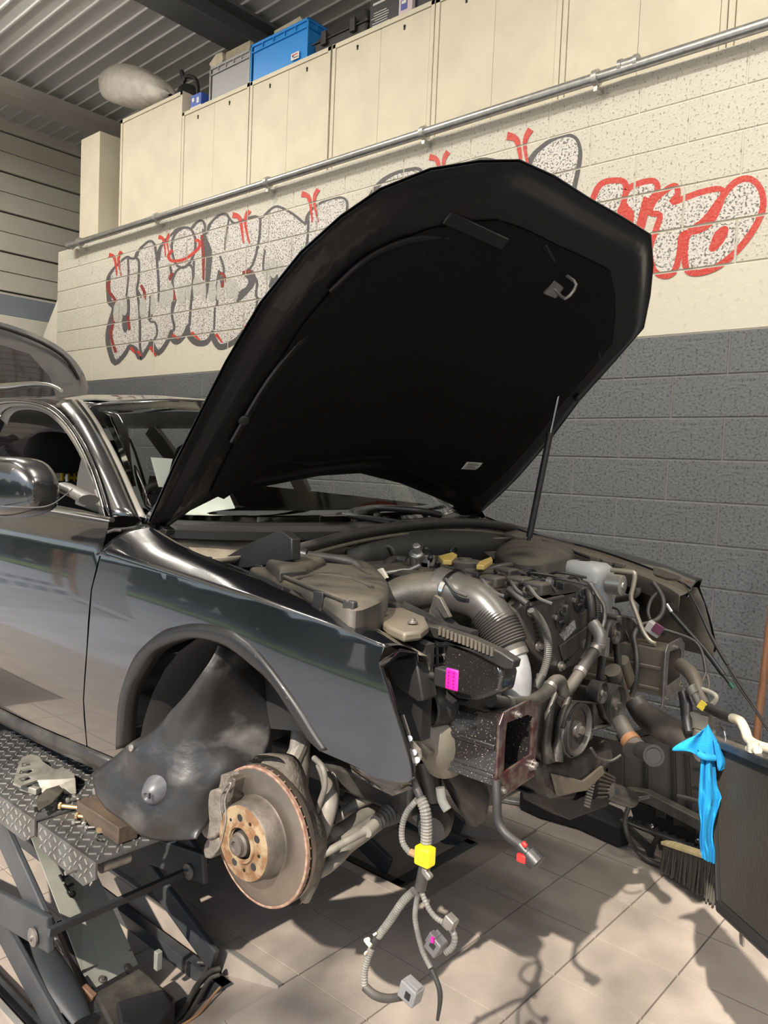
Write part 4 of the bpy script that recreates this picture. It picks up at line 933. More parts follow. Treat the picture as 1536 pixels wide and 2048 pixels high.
# --- chassis horns (crash-beam mounts) with flanges
def horn(y0,y1,z0,z1,xf,xb,name,lab,m1,m2,yw):
    h=thing(name,car.location,parent=car,label=lab)
    t=.004
    obj('rail_box',MB().bx((xb,y0,z0),(xf,y0+t,z1)).bx((xb,y1-t,z0),(xf,y1,z1)).bx((xb,y0,z1-t),(xf,y1,z1)).bx((xb,y0,z0),(xf,y1,z0+t)),m1,h,smooth=None,bevel=.001)
    obj('rail_swage',MB().beam((xb,y0-.001,(z0*.4+z1*.6)),(xf-.01,y0-.001,(z0*.4+z1*.6)),.008,.012).beam((xb,y0-.001,z0+.02),(xf-.01,y0-.001,z0+.02),.006,.01),m1,h,bevel=.003)
    for u in(.35,.7): obj('rail_hole',MB().cyl((lerp(xb,xf,u),y0-.001,lerp(z0,z1,.78)),(lerp(xb,xf,u),y0+.003,lerp(z0,z1,.78)),.007,12),M_dark,h)
    e=.014; o=[(y0-e,z0-.028),(y1+e,z0-.012),(y1+e,z1+.004),(y1-.02,z1+.030),(y0,z1+.022),(y0-e,z1)]
    i=[(y0+.012,z0+.03),(y1-.006,z0+.042),(y1-.006,z1-.012),(y1-.03,z1-.002),(y0+.016,z1-.002),(y0+.012,z1-.03)]
    V=[];
    for x in(xf,xf+.006):
        V+=[(x,a,b) for a,b in o]+[(x,a,b) for a,b in i]
    F=[]
    for k in range(6):
        l=(k+1)%6; F+=[(k,l,6+l,6+k),(12+k,18+k,18+l,12+l),(k,12+k,12+l,l),(6+k,6+l,18+l,18+k)]
    obj('end_flange',MB().add(V,F),m2,h,smooth=None,bevel=.0015,label='bolted end flange')
    for (yy,zz) in((y0+.006,z0-.006),(y1-.004,z0+.014),((y0+y1)/2-.012,z1+.008),(y1+.004,z0+.02)): obj('flange_bolt',MB().lathe([(0,.009),(.004,.009),(.004,.005),(.012,.005)],(xf+.005,yy,zz),(1,0,0),10),M_zinc,h)
    return h
M_oxide=mat('oxide_flange',(.035,.007,.008),.35,noise=.7,nscale=45,col2=(.07,.055,.045),coat=.4)
horn(1.388,1.515,1.005,1.142,-.865,-1.45,'chassis_leg','speckled black left chassis leg with dark red flange',M_speck,M_oxide,0)
horn(2.365,2.49,1.0,1.140,-.905,-1.5,'chassis_leg','dusty tan right chassis leg with open flange',M_tan,M_zinc,0)
# --- cable with red clips hanging from the left leg
hc=T('hanging_cable',[(992,1560,1.375),(994,1600,1.37),(996,1640,1.37),(1012,1668,1.37),(1045,1693,1.37)],.0095,M_rub,bay,label='grey cable hanging from the left chassis leg')
obj('cable_plug',MB().cyl(at(1040,1690,Y=1.37),at(1060,1712,Y=1.37),.014).lathe([(0,.014),(.002,.019),(.028,.02),(.03,.012)],at(1055,1705,Y=1.37),at(1070,1722,Y=1.37)-at(1055,1705,Y=1.37),18),M_plas,hc)
obj('red_clip',MB().box(at(1044,1716,Y=1.355),(.02,.012,.016)).beam(at(1045,1670+14,Y=1.355),at(1053,1694,Y=1.355),.008,.008),mat('red_clip',(.65,.02,.02),.4),hc,bevel=.002,label='small red locking clip')
# --- engine
eng=thing('engine',car.location,parent=car)
obj('engine_block',MB().prism([(-1.10,1.74,.78),(-1.10,2.16,.78),(-1.10,2.18,1.20),(-1.10,2.12,1.34),(-1.10,1.74,1.34),(-1.10,1.68,1.15)],(-.55,0,0)),M_dsteel,eng,bevel=.01)
hd=[Vector(p) for p in((-1.08,1.72,1.345),(-1.08,2.16,1.345),(-1.62,2.16,1.36),(-1.62,1.72,1.36))]
obj('cylinder_head_cover',dome(hd,.06,[(.96,.012),(.9,.016)]),M_dplas,eng,bevel=.006)
for i,(x,y) in enumerate(((985,1163),(1038,1165),(1012,1147),(950,1150),(1075,1176),(915,1162))):
    q=at(x,y,Z=1.385); obj('ignition_coil',MB().box(q,(.055,.05,.03)).box(q+Vector((.0,-.035,-.004)),(.03,.03,.018)),M_dplas,eng,bevel=.006)
    obj('coil_lead',MB().tube([q+Vector((0,-.05,0)),q+Vector((.02,-.075,.012)),q+Vector((.05,-.08,-.01)),q+Vector((.08,-.07,-.02))],.0045,8,5),M_rub,eng)
q=at(930,1132,Z=1.40)
obj('vacuum_pot',MB().lathe([(0,.05),(.012,.05),(.016,.044),(.016,.02),(.022,.018),(.022,0)],q,(0,0,1),28),M_dplas,eng)
M_yel=mat('ochre_clip',(.50,.36,.10),.5,noise=.2,nscale=30)
for pts in ([(876,1121),(905,1113),(914,1118),(903,1131),(885,1130)],[(952,1140),(958,1132),(982,1122),(985,1129),(968,1141)]):
    PR('ochre_clip',pts,(0,0,.014),M_yel,eng,'Z',1.405,.003,label='ochre plastic lever')
T('vacuum_hose',[(948,1152,2.0),(975,1140,2.03),(1000,1133,2.06),(1022,1131,2.1)],.010,M_hose,eng)
T('vacuum_hose',[(762,1150,1.75),(775,1128,1.8),(790,1120,1.85),(812,1122,1.87)],.014,M_rub,eng)
T('rail_pipe',[(740,1190,1.66),(752,1160,1.68),(765,1148,1.7),(800,1142,1.74),(818,1140,1.76),(840,1130,1.78)],.008,M_zinc,eng)
T('vacuum_hose',[(830,1142,1.78),(826,1118,1.82),(836,1104,1.85),(848,1098,1.88)],.010,M_rub,eng)
T('breather_loop',[(756,1118,1.9),(762,1098,1.92),(778,1094,1.94),(788,1110,1.95),(780,1126,1.95)],.010,M_rub,eng)
PR('white_clip',[(752,1140),(762,1136),(774,1156),(766,1160)],(0,.01,0),mat('off_white_clip',(.55,.52,.44),.5),eng,'Y',1.66,.001)
q=at(832,1122,Y=1.84); obj('egr_valve',MB().lathe([(0,.012),(0,.02),(.03,.022),(.034,.012),(.06,.012)],q,(.3,-.4,.8),14).box(q+Vector((.02,.02,0)),(.05,.03,.04)),M_alu,eng,bevel=.003)
for x,y in((855,1130),(870,1140),(846,1112)): q=at(x,y,Y=1.86); obj('sensor_body',MB().box(q,(.03,.03,.022)).cyl(q,q+Vector((.02,-.01,.03)),.009),M_plas,eng,bevel=.004)
q=at(908,1104,Y=2.2); obj('lifting_eye',MB().tube([q+Vector((0,math.cos(a)*.018,math.sin(a)*.018)) for a in [PI*2*k/14 for k in range(13)]],.006,8,0).box(q-Vector((0,0,.04)),(.012,.02,.05)),M_plas,eng)
rnd=random.Random(3)
for k in range(26): # small hardware between the coils
    x=rnd.uniform(880,1130); y=1142+ (x-880)*.09+rnd.uniform(-14,18); q=at(x,y,Z=1.372+rnd.uniform(0,.012)); s=rnd.uniform(.008,.018)
    if k%2: obj('connector_block',MB().box(q,(s*1.8,s*1.3,s*1.1),rot=(0,0,rnd.uniform(0,1.5))),rnd.choice((M_plas,M_dplas2,M_dplas,M_zinc)),eng,bevel=.002)
    else: obj('wiring_run',MB().tube([q,q+Vector((rnd.uniform(.02,.05),rnd.uniform(-.03,.03),.012)),q+Vector((rnd.uniform(.06,.1),rnd.uniform(-.04,.04),0))],.004,7,5),rnd.choice((M_rub,M_hose,M_plas)),eng)
# timing cover
XT=-1.02
M_tcov=mat('timing_cover_plastic',(.05,.046,.042),.4,noise=.4,nscale=12,col2=(.032,.03,.028),dust=.4,dustc=(.13,.115,.09))
tc=PR('timing_cover',[(1038,1222),(1052,1200),(1078,1180),(1108,1160),(1140,1158),(1172,1172),(1192,1200),(1198,1245),(1190,1290),(1172,1318),(1148,1332),(1120,1342),(1092,1334),(1068,1304),(1046,1262)],(-.05,0,0),M_tcov,eng,'X',XT,.010)
PR('cover_panel',[(1116,1292),(1178,1248),(1182,1280),(1124,1322)],(.006,0,0),M_tcov,tc,'X',XT,.002)
PR('cover_label',[(1118,1268),(1148,1240),(1152,1256),(1128,1282)],(.0015,0,0),mat('silver_label',(.62,.62,.63),.3,metal=.5,noise=.6,nscale=130,col2=(.2,.2,.22)),tc,'X',XT,0,label='silver data label',smooth=None)
mb=MB()
for k in range(12): q=at(1058+k*2.6,1206+k*8.5,X=XT+.002); mb.box(q,(.014,.022,.003))
for k in range(8): q=at(1070+k*5.5,1186-k*2.6,X=XT+.002); mb.box(q,(.012,.003,.016))
for k in range(13): q=at(1122+k*4.4,1334-k*5,X=XT+.002); mb.box(q,(.010,.004,.006))
obj('cover_ribs',mb,M_plas,tc,smooth=None,kind='stuff')
for x,y,r in((1112,1234,.031),(1150,1200,.033)):
    q=at(x,y,X=XT-.012)
    so=obj('cam_solenoid',MB().lathe([(0,r),(.018,r),(.022,r*.86),(.024,r*.55),(.034,r*.5),(.036,r*.3)],q,(1,0,0),28),M_plas,eng)
    mb=MB()
    for k in range(6):
        a=k*PI/3+.3; d=Vector((0,math.cos(a),math.sin(a))); mb.beam(q+Vector((.028,0,0))+d*r*.35,q+Vector((.022,0,0))+d*r*.95,.008,.012,up=(1,0,0))
    obj('solenoid_spider',mb,M_plas,so,bevel=.002)
    for k in range(3):
        a=k*2.1+.9; d=Vector((0,math.cos(a),math.sin(a)))*r*1.12; obj('solenoid_screw',MB().lathe([(0,.007),(.02,.007),(.022,.004)],q+d,(1,0,0),10),M_zinc,so)
for x,y in((1060,1222),(1076,1292),(1166,1287),(1120,1332),(1096,1164)):
    q=at(x,y,X=XT+.002); obj('cover_bolt',MB().lathe([(0,.014),(.005,.014),(.006,.008),(.013,.008),(.013,.004)],q,(1,0,0),14),M_zinc,tc)
q=at(1085,1188,X=-1.06); obj('dipstick_funnel',MB().lathe([(0,.012),(.012,.02),(.014,.02),(.014,.008)],q,(.5,-.2,.8),14),mat('brown_plastic',(.07,.03,.02),.4),eng)
# oil filter housing
q=at(1150,1186,Y=2.14); obj('oil_filter_housing',MB().lathe([(-.05,.042),(.02,.044),(.024,.040),(.036,.036),(.040,.022),(.05,.02),(.052,0)],q,(0,0,1),26),M_dplas2,eng)
mb=MB()
for k in range(16): a=k*PI/8; mb.box(q+Vector((math.cos(a)*.044,math.sin(a)*.044,-.005)),(.006,.006,.04),rot=(0,0,a))
obj('housing_ribs',mb,M_dplas2,eng,smooth=None,kind='stuff')
# convoluted lead and hoses on the front of the engine
Xf=-.97
T('convoluted_lead',[(1062,1218,Xf),(1080,1240,Xf),(1094,1272,Xf),(1096,1305,Xf),(1090,1335,Xf),(1078,1368,Xf)],.0105,mat('grey_convolute',(.075,.075,.07),.4),eng,'X',12,corr=.14,pitch=.0055)
T('lead_sleeve',[(1082,1352,Xf),(1070,1378,Xf)],.013,M_rub,eng,'X',sm=0)
T('signal_lead',[(1046,1206,-1.0),(1062,1208,Xf),(1090,1202,Xf),(1125,1194,Xf)],.006,M_rub,eng,'X')
T('signal_lead',[(1018,1178,-1.03),(1035,1192,-1.0),(1055,1208,Xf)],.009,M_rub,eng,'X')
Xh=-.93
ch=T('coolant_hose',[(982,1400,Xh),(1010,1407,Xh),(1045,1405,Xh),(1075,1396,Xh),(1096,1380,Xh),(1108,1364,Xh),(1120,1362,Xh),(1124,1374,Xh),(1128,1384,Xh),(1142,1372,Xh),(1160,1345,Xh),(1178,1318,Xh),(1192,1300,Xh)],.0155,M_hose,eng,'X',14,label='long grey coolant hose')
for x,y,dx,dy in((1010,1406,8,1),(1098,1377,4,-6),(1158,1347,4,-7),(1188,1304,4,-6)):
    T('hose_band',[(x,y,Xh),(x+dx,y+dy,Xh)],.0175,M_zinc,ch,'X',sm=0,n=14)
T('bypass_hose',[(1176,1178,-1.0),(1182,1215,-.98),(1182,1260,-.98),(1176,1300,-.98),(1165,1322,-.98)],.011,M_hose,eng,'X')
T('steel_pipe',[(1180,1165,-.99),(1196,1190,-.97),(1208,1212,-.96),(1208,1240,-.96),(1202,1262,-.96)],.0065,M_zinc,eng,'X')
T('wiring_loom',[(1192,1190,-1.0),(1196,1225,-.98),(1192,1262,-.98),(1202,1280,-.97)],.009,M_rub,eng,'X',corr=.12,pitch=.006)
M_alud=mat('grimy_alloy',(.22,.21,.20),.5,metal=.6,noise=.4,nscale=40)
q=at(1196,1296,X=-.94); obj('thermostat_neck',MB().tube([q,q+Vector((0,.01,.03)),q+Vector((-.03,.02,.06))],.019,14,5).lathe([(0,.021),(.012,.021)],q,(0,.2,1),14).box(q+Vector((.0,.03,0)),(.03,.02,.05)),M_alud,eng,bevel=.002)
# accessory drive
XP=-.955
def pulley(x,y,r,w,name,lab,rib=4,dish=M_tan,X=XP):
    c=at(x,y,X=X); p=thing(name,c,parent=eng,label=lab)
    p.location=c-Vector(eng.location)-Vector(car.location)
    pr=[(0,0.02),(0,r)]
    for k in range(rib): pr+=[(w*(k+.25)/rib,r),(w*(k+.5)/rib,r*.95),(w*(k+.75)/rib,r)]
    pr+=[(w,r),(w+.002,r*.94),(w-.004,r*.9)]
    q=c-Vector((w,0,0))
    o=obj('pulley_rim',MB().lathe(pr+[(w-.010,r*.8)],q,(1,0,0),36,cap=False),M_rub,p,smooth=30)
    obj('pulley_dish',MB().lathe([(w-.012,r*.86),(w-.016,r*.6),(w-.014,r*.35),(w-.002,r*.3),(w+.002,r*.18)],q,(1,0,0),32,cap=False),dish,p)
    obj('pulley_bolt',MB().lathe([(w-.004,r*.17),(w+.010,r*.17),(w+.010,r*.06)],q,(1,0,0),6),M_zinc,p,smooth=None)
    return c
c1=pulley(1160,1460,.070,.038,'crank_pulley','large crankshaft pulley',5,M_tcov)
c2=pulley(1236,1409,.056,.036,'alternator_pulley','grooved pulley right of the crankshaft pulley',5,mat('pale_pulley',(.20,.185,.16),.4,metal=.5))
c3=pulley(1206,1386,.031,.034,'tensioner_pulley','small tensioner pulley between the larger ones',0,M_zinc)
c4=pulley(1233,1266,.034,.03,'guide_pulley','upper smooth guide pulley',0,M_tan,X=-1.0)
def belt(name,pts,w=.022):
    P=[Vector(p) for p in pts]
    obj(name,MB().grid([[p+Vector((dx,0,0)) for p in P] for dx in(-w-.008,-.008)]),M_rub,eng,solid=.004,smooth=60)
def tang(c,r,a): return c+Vector((0,math.cos(a),math.sin(a)))*r
belt('drive_belt',[tang(c1,.073,a) for a in (2.9,2.4,2.0,1.7)]+[tang(c3,.033,a) for a in(-1.7,-1.2)]+[tang(c2,.06,a) for a in(-2.6,-2.0,-1.57,-1.0,-.5,0,.4)]+[tang(c4,.037,a) for a in(0,.5,1,1.57,2.1,2.7,3.1)]+[tang(c3,.034,a) for a in(1.2,.6)])
belt('drive_belt',[tang(c1,.073,a) for a in(2.9,3.3,3.8,4.4,4.9,5.4,6.0)]+[tang(c2,.06,-1.9)])
PR('front_bracket',[(1082,1390),(1100,1372),(1130,1395),(1150,1410),(1122,1440),(1118,1500),(1135,1525),(1090,1530),(1072,1500),(1078,1440)],(-.05,0,0),M_dsteel,eng,'X',-1.0,.012)
T('bracket_rib',[(1112,1385,-.98),(1098,1430,-.98),(1092,1480,-.98),(1096,1520,-.98)],[.008,.012,.012,.018],M_dsteel,eng,'X')
T('bracket_rib',[(1138,1395,-.98),(1122,1440,-.98),(1116,1490,-.98),(1112,1520,-.98)],[.008,.010,.010,.02],M_dsteel,eng,'X')
PR('oil_pan',[(1078,1525),(1150,1528),(1200,1500),(1222,1480),(1232,1520),(1190,1560),(1150,1590),(1110,1600),(1085,1580)],(-.4,0,0),M_dsteel,eng,'X',-1.0,.02)
PR('lower_pan_ridge',[(1098,1545),(1160,1560),(1200,1530),(1205,1545),(1168,1580),(1110,1590)],(.01,0,0),M_tan,eng,'X',-1.0,.004)
PR('alternator_body',[(1240,1230),(1268,1238),(1290,1262),(1292,1300),(1262,1318),(1240,1310)],(-.12,0,0),M_dsteel,eng,'X',-1.05,.012)
for a,b,r in (((1225,1340),(1245,1400),.026),((1245,1320),(1262,1370),.02)): T('support_tube',[(*a,-1.0),(*b,-1.0)],r,M_tan,eng,'X',sm=0)
# dark mass under and behind the engine so no daylight passes through
obj('gearbox',MB().prism([(-1.5,1.75,.82),(-1.5,2.15,.82),(-1.5,2.15,1.2),(-1.5,1.75,1.2)],(-.5,0,0)),M_pit,eng,bevel=.02)
obj('subframe',MB().bx((-1.62,1.42,.84),(-1.2,2.5,.90)).bx((-1.25,1.42,.84),(-1.12,1.55,.98)).bx((-1.25,2.36,.84),(-1.12,2.5,.98)),M_dsteel,car,bevel=.01)
PR('sump_guard',[(1060,1590),(1100,1600),(1150,1600),(1160,1575),(1090,1560)],(-.3,0,0),M_pit,eng,'X',-1.05,.01)
# --- far side of the bay
panel('fender_side_inner',outline,lambda u,v:mir(sidep(u,v)),M_paint,(fd2:=thing('fender',car.location,parent=car,label='right front wing, seen from its dirty inside')),step=.05,thick=.0015,nrm=-1)
obj('arch_lip',MB().grid(lip(mir)),M_plas,fd2,smooth=60,solid=.0012)
obj('fender_top',MB().grid(strip(mir)),M_paint,fd2,smooth=50,solid=.0012)
obj('inner_skin',MB().grid([[mir(sidep(x,z))-Vector((0,.012,0)) for x in [lerp(-1.2,xm,k/5) for k in range(6)]] for z,xm in((1.29,-.975),(1.24,-.945),(1.17,-.92),(1.10,-.897),(1.06,-.90))]),mat('dirty_inside',(.055,.052,.043),.6,noise=.5,nscale=9,col2=(.10,.09,.065),dust=.3),fd2,smooth=60,solid=.001)
ri=[mir(a) for a in Ac]
obj('wing_rail',MB().grid([[a+Vector((0,-.006,-.006)) for a in ri],[a+Vector((0,-.05,-.014)) for a in ri],[a+Vector((-.01,-.075,-.02)) for a in ri],[a+Vector((-.01,-.08,-.075)) for a in ri]]),M_tan,fd2,smooth=50,solid=.002)
PR('slam_bracket',[(1306,1133),(1330,1140),(1357,1150),(1354,1158),(1330,1156),(1306,1148)],(0,.02,-.01),M_tan,fd2,'Y',2.60,.002)
obj('strut_tower',dome(spline([at(x,y,Z=1.38) for x,y in((990,1112),(1010,1090),(1060,1082),(1120,1090),(1150,1110),(1110,1128),(1040,1130))],3,closed=True),.1,[(.95,.012),(.7,.03),(.3,.034)]),M_dplas,bay,smooth=50)
PR('brace_plate',[(966,1104),(985,1103),(1040,1116),(1110,1126),(1104,1134),(1030,1128),(985,1118)],(0,.03,0),M_tan,bay,'Y',2.36,.002)
T('wing_cable',[(1085,1082,2.62),(1120,1092,2.62),(1160,1108,2.6),(1195,1120,2.6),(1230,1130,2.58)],.006,M_rub,bay)
for x,y in((1190,1118),(1215,1126),(1240,1130)): obj('cable_clip',MB().box(at(x,y,Y=2.56),(.035,.02,.015)),M_tan,bay,bevel=.003)
# reservoir
M_res=mat('milky_plastic',(.44,.45,.44),.4,trans=.1)
rs=[]
for px_ ,py,w,dp in ((1156,1128,0,0),): pass
def ring(cx_,cy_,hw,hd,z_off=0,Y=2.42,n=24,e=.55):
    c=at(cx_,cy_,Y=Y); out=[]
    for k in range(n+1):
        a=2*PI*k/n; co=math.cos(a); si=math.sin(a)
        out.append(c+Vector((abs(co)**e*(1 if co>0 else -1)*hw,abs(si)**e*(1 if si>0 else -1)*hd,z_off)))
    return out
res=obj('washer_reservoir',MB().grid([ring(1196,1280,.034,.035),ring(1197,1230,.044,.045),ring(1197,1165,.052,.055),ring(1196,1158,.054,.057)]),M_res,bay,smooth=50)
obj('reservoir_lid',MB().grid([ring(1176,1160,.072,.066),ring(1174,1142,.080,.070),ring(1172,1132,.078,.068),ring(1170,1124,.066,.055),ring(1168,1121,.02,.02)]),M_res,res,smooth=50)
obj('reservoir_wing',MB().grid([ring(1120,1140,.075,.05),ring(1118,1128,.075,.05),ring(1118,1122,.06,.04),ring(1118,1121,.01,.01)]),M_res,res,smooth=50)
q=at(1238,1170,Y=2.38); obj('servo_canister',MB().lathe([(-.035,.033),(.012,.033),(.014,.030),(.014,.012),(.018,.01),(.018,0)],q,(1,0,0),26),mat('satin_alloy',(.45,.43,.40),.35,metal=.7),bay,label='round satin alloy canister')
T('ac_pipe',[(1222,1140,2.4),(1262,1144,2.4),(1270,1150,2.4),(1266,1175,2.4),(1262,1196,2.4),(1272,1225,2.4),(1286,1262,2.4),(1300,1282,2.4),(1312,1288,2.4)],.0075,mat('tan_pipe',(.42,.37,.29),.35,metal=.5),bay,sm=3,label='bent tan air-conditioning pipe')
T('ac_hose',[(1206,1202,2.45),(1240,1198,2.45),(1262,1193,2.44),(1274,1185,2.44),(1274,1176,2.44)],.011,M_hose,bay)
T('bay_harness',[(1306,1165,2.55),(1318,1182,2.54),(1326,1200,2.52),(1326,1222,2.5),(1316,1238,2.48),(1300,1246,2.45),(1280,1252,2.42),(1268,1272,2.38),(1272,1300,2.36),(1274,1330,2.34),(1270,1370,2.33),(1262,1392,2.33)],.0085,M_hose,bay,label='long dusty wiring loom on the right of the bay')
T('bay_harness',[(1316,1184,2.54),(1302,1200,2.52),(1296,1222,2.5),(1300,1240,2.48)],.006,M_hose,bay)
q=at(1308,1258,Y=2.44); b2=obj('lamp_plug',MB().box(q,(.05,.035,.035),rot=(0,.5,.2)),mat('pale_plug',(.45,.42,.4),.45),bay,bevel=.003); obj('plug_latch',MB().box(q+Vector((.02,-.02,.006)),(.03,.01,.03),rot=(0,.5,.2)),mat('plum_plug',(.13,.03,.07),.4),b2,bevel=.002,label='plum coloured latch')
for k,(a,b) in enumerate((((1225,1215),(1240,1245)),((1222,1240),(1262,1290)),((1232,1250),(1262,1238)))): T('bay_lead',[(*a,2.4),((a[0]+b[0])/2+6,(a[1]+b[1])/2-8,2.4),(*b,2.4)],.004,M_rub,bay)
# rod, bonnet cable and twisted lead on the right wing
st=T('headlamp_strut',[(1340,1222,2.62),(1375,1262,2.60),(1410,1300,2.58),(1447,1350,2.56)],.0085,M_plas,bay,sm=0)
T('strut_cap',[(1333,1210,2.625),(1343,1225,2.62)],.011,M_chr,st,sm=0); T('strut_tip',[(1447,1350,2.56),(1460,1367,2.55)],.006,M_plas,st,sm=0); T('strut_nut',[(1459,1366,2.55),(1467,1376,2.55)],.0075,mat('green_tip',(.02,.09,.06),.4),st,sm=0,label='dark green tip')
T('wing_edge_rod',[(1345,1152,2.66),(1370,1172,2.66),(1395,1215,2.66),(1420,1268,2.64),(1440,1305,2.62),(1455,1330,2.6)],[.002,.002,.005,.006,.006],M_rub,bay)
T('bonnet_cable',[(1455,1330,2.6),(1480,1370,2.56),(1510,1415,2.5),(1545,1470,2.45),(1590,1530,2.4)],.0035,M_rub,bay)
T('bonnet_cable',[(1453,1330,2.6),(1474,1370,2.56),(1504,1412,2.5),(1536,1462,2.45)],.0025,M_rub,bay)
T('twisted_lead',[(1322,1258,2.45),(1350,1266,2.46),(1385,1280,2.46),(1402,1300,2.45),(1410,1330,2.42),(1412,1355,2.4)],.005,M_hose,bay)
T('twisted_lead',[(1412,1345,2.4),(1404,1365,2.38),(1398,1380,2.36)],.004,M_tan,bay)
T('twisted_lead',[(1414,1350,2.4),(1418,1372,2.38),(1408,1392,2.36)],.004,M_tan,bay)
# --- pipes and hoses leading to the loose condenser
T('ac_line',[(1362,1330,2.2),(1380,1345,2.15),(1392,1365,2.12),(1398,1385,2.1),(1412,1412,2.08)],[.02,.02,.018,.014],M_tan,bay,n=14,label='thick tan air-conditioning line')
T('ac_line',[(1404,1378,2.1),(1420,1384,2.09),(1432,1392,2.08),(1430,1402,2.08),(1416,1414,2.08)],.006,mat('cream_pipe',(.40,.365,.29),.4),bay,sm=3)
T('ac_line',[(1412,1412,2.08),(1440,1428,2.03),(1465,1437,2.0)],.013,M_rub,bay)
T('ac_line',[(1464,1436,2.0),(1480,1442,1.97),(1490,1460,1.95),(1498,1480,1.93),(1520,1492,1.9),(1550,1500,1.88)],.0115,mat('cream_pipe',(.40,.365,.29),.4),bay)
q=at(1404,1418,Y=2.08); obj('pressure_valve',MB().cyl(q+Vector((-.03,0,.05)),q+Vector((.0,0,.0)),.010).cyl(q+Vector((-.035,0,.055)),q+Vector((-.022,0,.036)),.014).box(q+Vector((0,0,-.03)),(.05,.04,.04)).cyl(q+Vector((.01,0,-.05)),q+Vector((.01,0,-.09)),.028,r2=.03),mat('alloy_valve',(.20,.19,.16),.4,metal=.5),bay,bevel=.003)
obj('yellow_tag',MB().box(at(1404,1411,Y=2.06),(.018,.004,.022),rot=(0,.5,0)),mat('yellow_tag',(.8,.6,.05),.5),bay,label='small yellow tag')
T('relay_lead',[(1365,1385,2.1),(1372,1410,2.08),(1374,1440,2.06),(1378,1465,2.04)],[.012,.016,.014,.009],M_plas,bay)
T('charge_pipe',[(1268,1400,2.25),(1285,1425,2.24),(1310,1445,2.2),(1345,1465,2.15),(1385,1485,2.1),(1410,1500,2.06)],[.03,.038,.04,.036,.034],M_hose,bay,n=20,label='large dark charge-air hose running to the right')
T('radiator_hose',[(1240,1440,2.12),(1250,1462,2.1),(1262,1482,2.08),(1278,1498,2.06)],.024,M_hose,bay,n=16)
T('hose_clamp',[(1258,1478,2.08),(1266,1488,2.07)],.027,mat('rusty_band',(.25,.13,.07),.5,metal=.5),bay,n=16,sm=0)
T('hose_tee',[(1256,1500,2.05),(1290,1502,2.03)],.019,M_plas,bay,n=14,sm=0); T('hose_tee',[(1280,1500,2.03),(1306,1510,2.0)],[.022,.026],M_plas,bay,n=16,sm=0)
q=at(1306,1511,Y=1.99); obj('tee_bore_shade',MB().lathe([(.002,.0212),(.002,0)],q,at(1306,1511,Y=1.98)-at(1290,1504,Y=2.03),18,cap=False),M_dark,bay); obj('tee_mouth',MB().lathe([(0,.028),(.006,.028),(.006,.021),(-.02,.02)],q,at(1306,1511,Y=1.98)-at(1290,1504,Y=2.03),18,cap=False),M_plas,bay)  # flat near-black disc stands in for the shade inside the open tee
T('thin_hose',[(1182,1496,-.93),(1196,1515,-.92),(1220,1522,-.9),(1242,1510,-.88)],.004,M_rub,bay,'X')
# low-mounted intercooler at the front of the engine
ic=thing('intercooler',car.location,parent=car)
PR('end_tank',[(1080,1580),(1150,1600),(1185,1585),(1195,1530),(1220,1480),(1245,1485),(1246,1560),(1215,1612),(1140,1640),(1082,1610)],(-.06,0,0),M_dplas2,ic,'X',-1.08,.01)
mb=MB()
for k in range(14): mb.beam(at(1184-k*1.2,1532+k*6,X=-1.05),at(1196-k*1.3,1536+k*6,X=-1.05),.004,.006)
obj('core_fins',mb,M_alu,ic,smooth=None,kind='stuff')
obj('fin_cover',MB().prism(ats([(1200,1530),(1232,1560),(1226,1596),(1190,1600)],X=-1.05),(-.03,0,0)),M_dplas2,ic)
mb=MB()
for k in range(7):
    mb.beam(at(1200-k*.8,1540+k*9,X=-1.045),at(1230,1556+k*6,X=-1.045),.003,.006)
obj('cover_ribs',mb,M_tan,ic,smooth=None,kind='stuff')
T('tank_outlet',[(1215,1580,-1.05),(1240,1590,-1.04),(1262,1598,-1.03)],[.026,.03,.028],M_dplas2,ic,'X',n=16)
# far front strut leg seen through the bay and filler shapes deep in the bay
PR('far_inner_wing',[(1180,1130),(1260,1140),(1320,1160),(1322,1300),(1180,1330)],(0,.02,0),M_pit,bay,'Y',2.72,0) if False else None
# --- wiring loom hanging in front of the wing
M_conv=mat('dusty_convolute',(.13,.125,.115),.5,noise=.3,nscale=30,col2=(.20,.19,.17))
hn=thing('hanging_harness',car.location,parent=car,label='wiring loom dangling below the left wing with yellow and grey plugs')
YH=1.17
def H(name,pts,r,corr=.16,m=M_conv,**k): return T(name,pts,r,m,hn,'Y',12,corr=corr,pitch=.006,v=YH,**k)
T('loom_top',[(818,1540,1.16),(826,1562,YH),(838,1588,YH),(842,1600,YH)],.008,M_rub,hn)
H('corrugated_sleeve',[(840,1596),(850,1620),(853,1655),(852,1692)],.0115)
H('corrugated_sleeve',[(834,1600),(814,1624),(804,1655),(806,1686),(822,1708)],.0062)
yc=obj('yellow_plug',MB().box(at(850,1711,Y=YH-.01),(.034,.026,.036)).box(at(845,1711,Y=YH-.02),(.016,.012,.028)),mat('yellow_connector',(.80,.62,.01),.35),hn,bevel=.004,label='bright yellow connector')
obj('plug_wires',MB().tube(ats([(822,1704),(830,1708),(836,1711)],Y=YH),.007,8,3),mat('copper_wires',(.35,.2,.1),.5),hn)
T('taped_section',[(851,1725,YH),(846,1750,YH),(840,1778,YH)],.0115,M_hose,hn)
obj('loom_clip',MB().box(at(855,1748,Y=YH-.01),(.02,.012,.012),rot=(0,.6,0)).box(at(851,1741,Y=YH-.01),(.012,.012,.01)),M_zinc,hn,bevel=.002)
H('corrugated_sleeve',[(828,1782),(806,1803),(780,1841),(757,1872)],.0085); T('taped_section',[(757,1872,YH),(746,1892,YH)],.0085,M_rub,hn,sm=0)
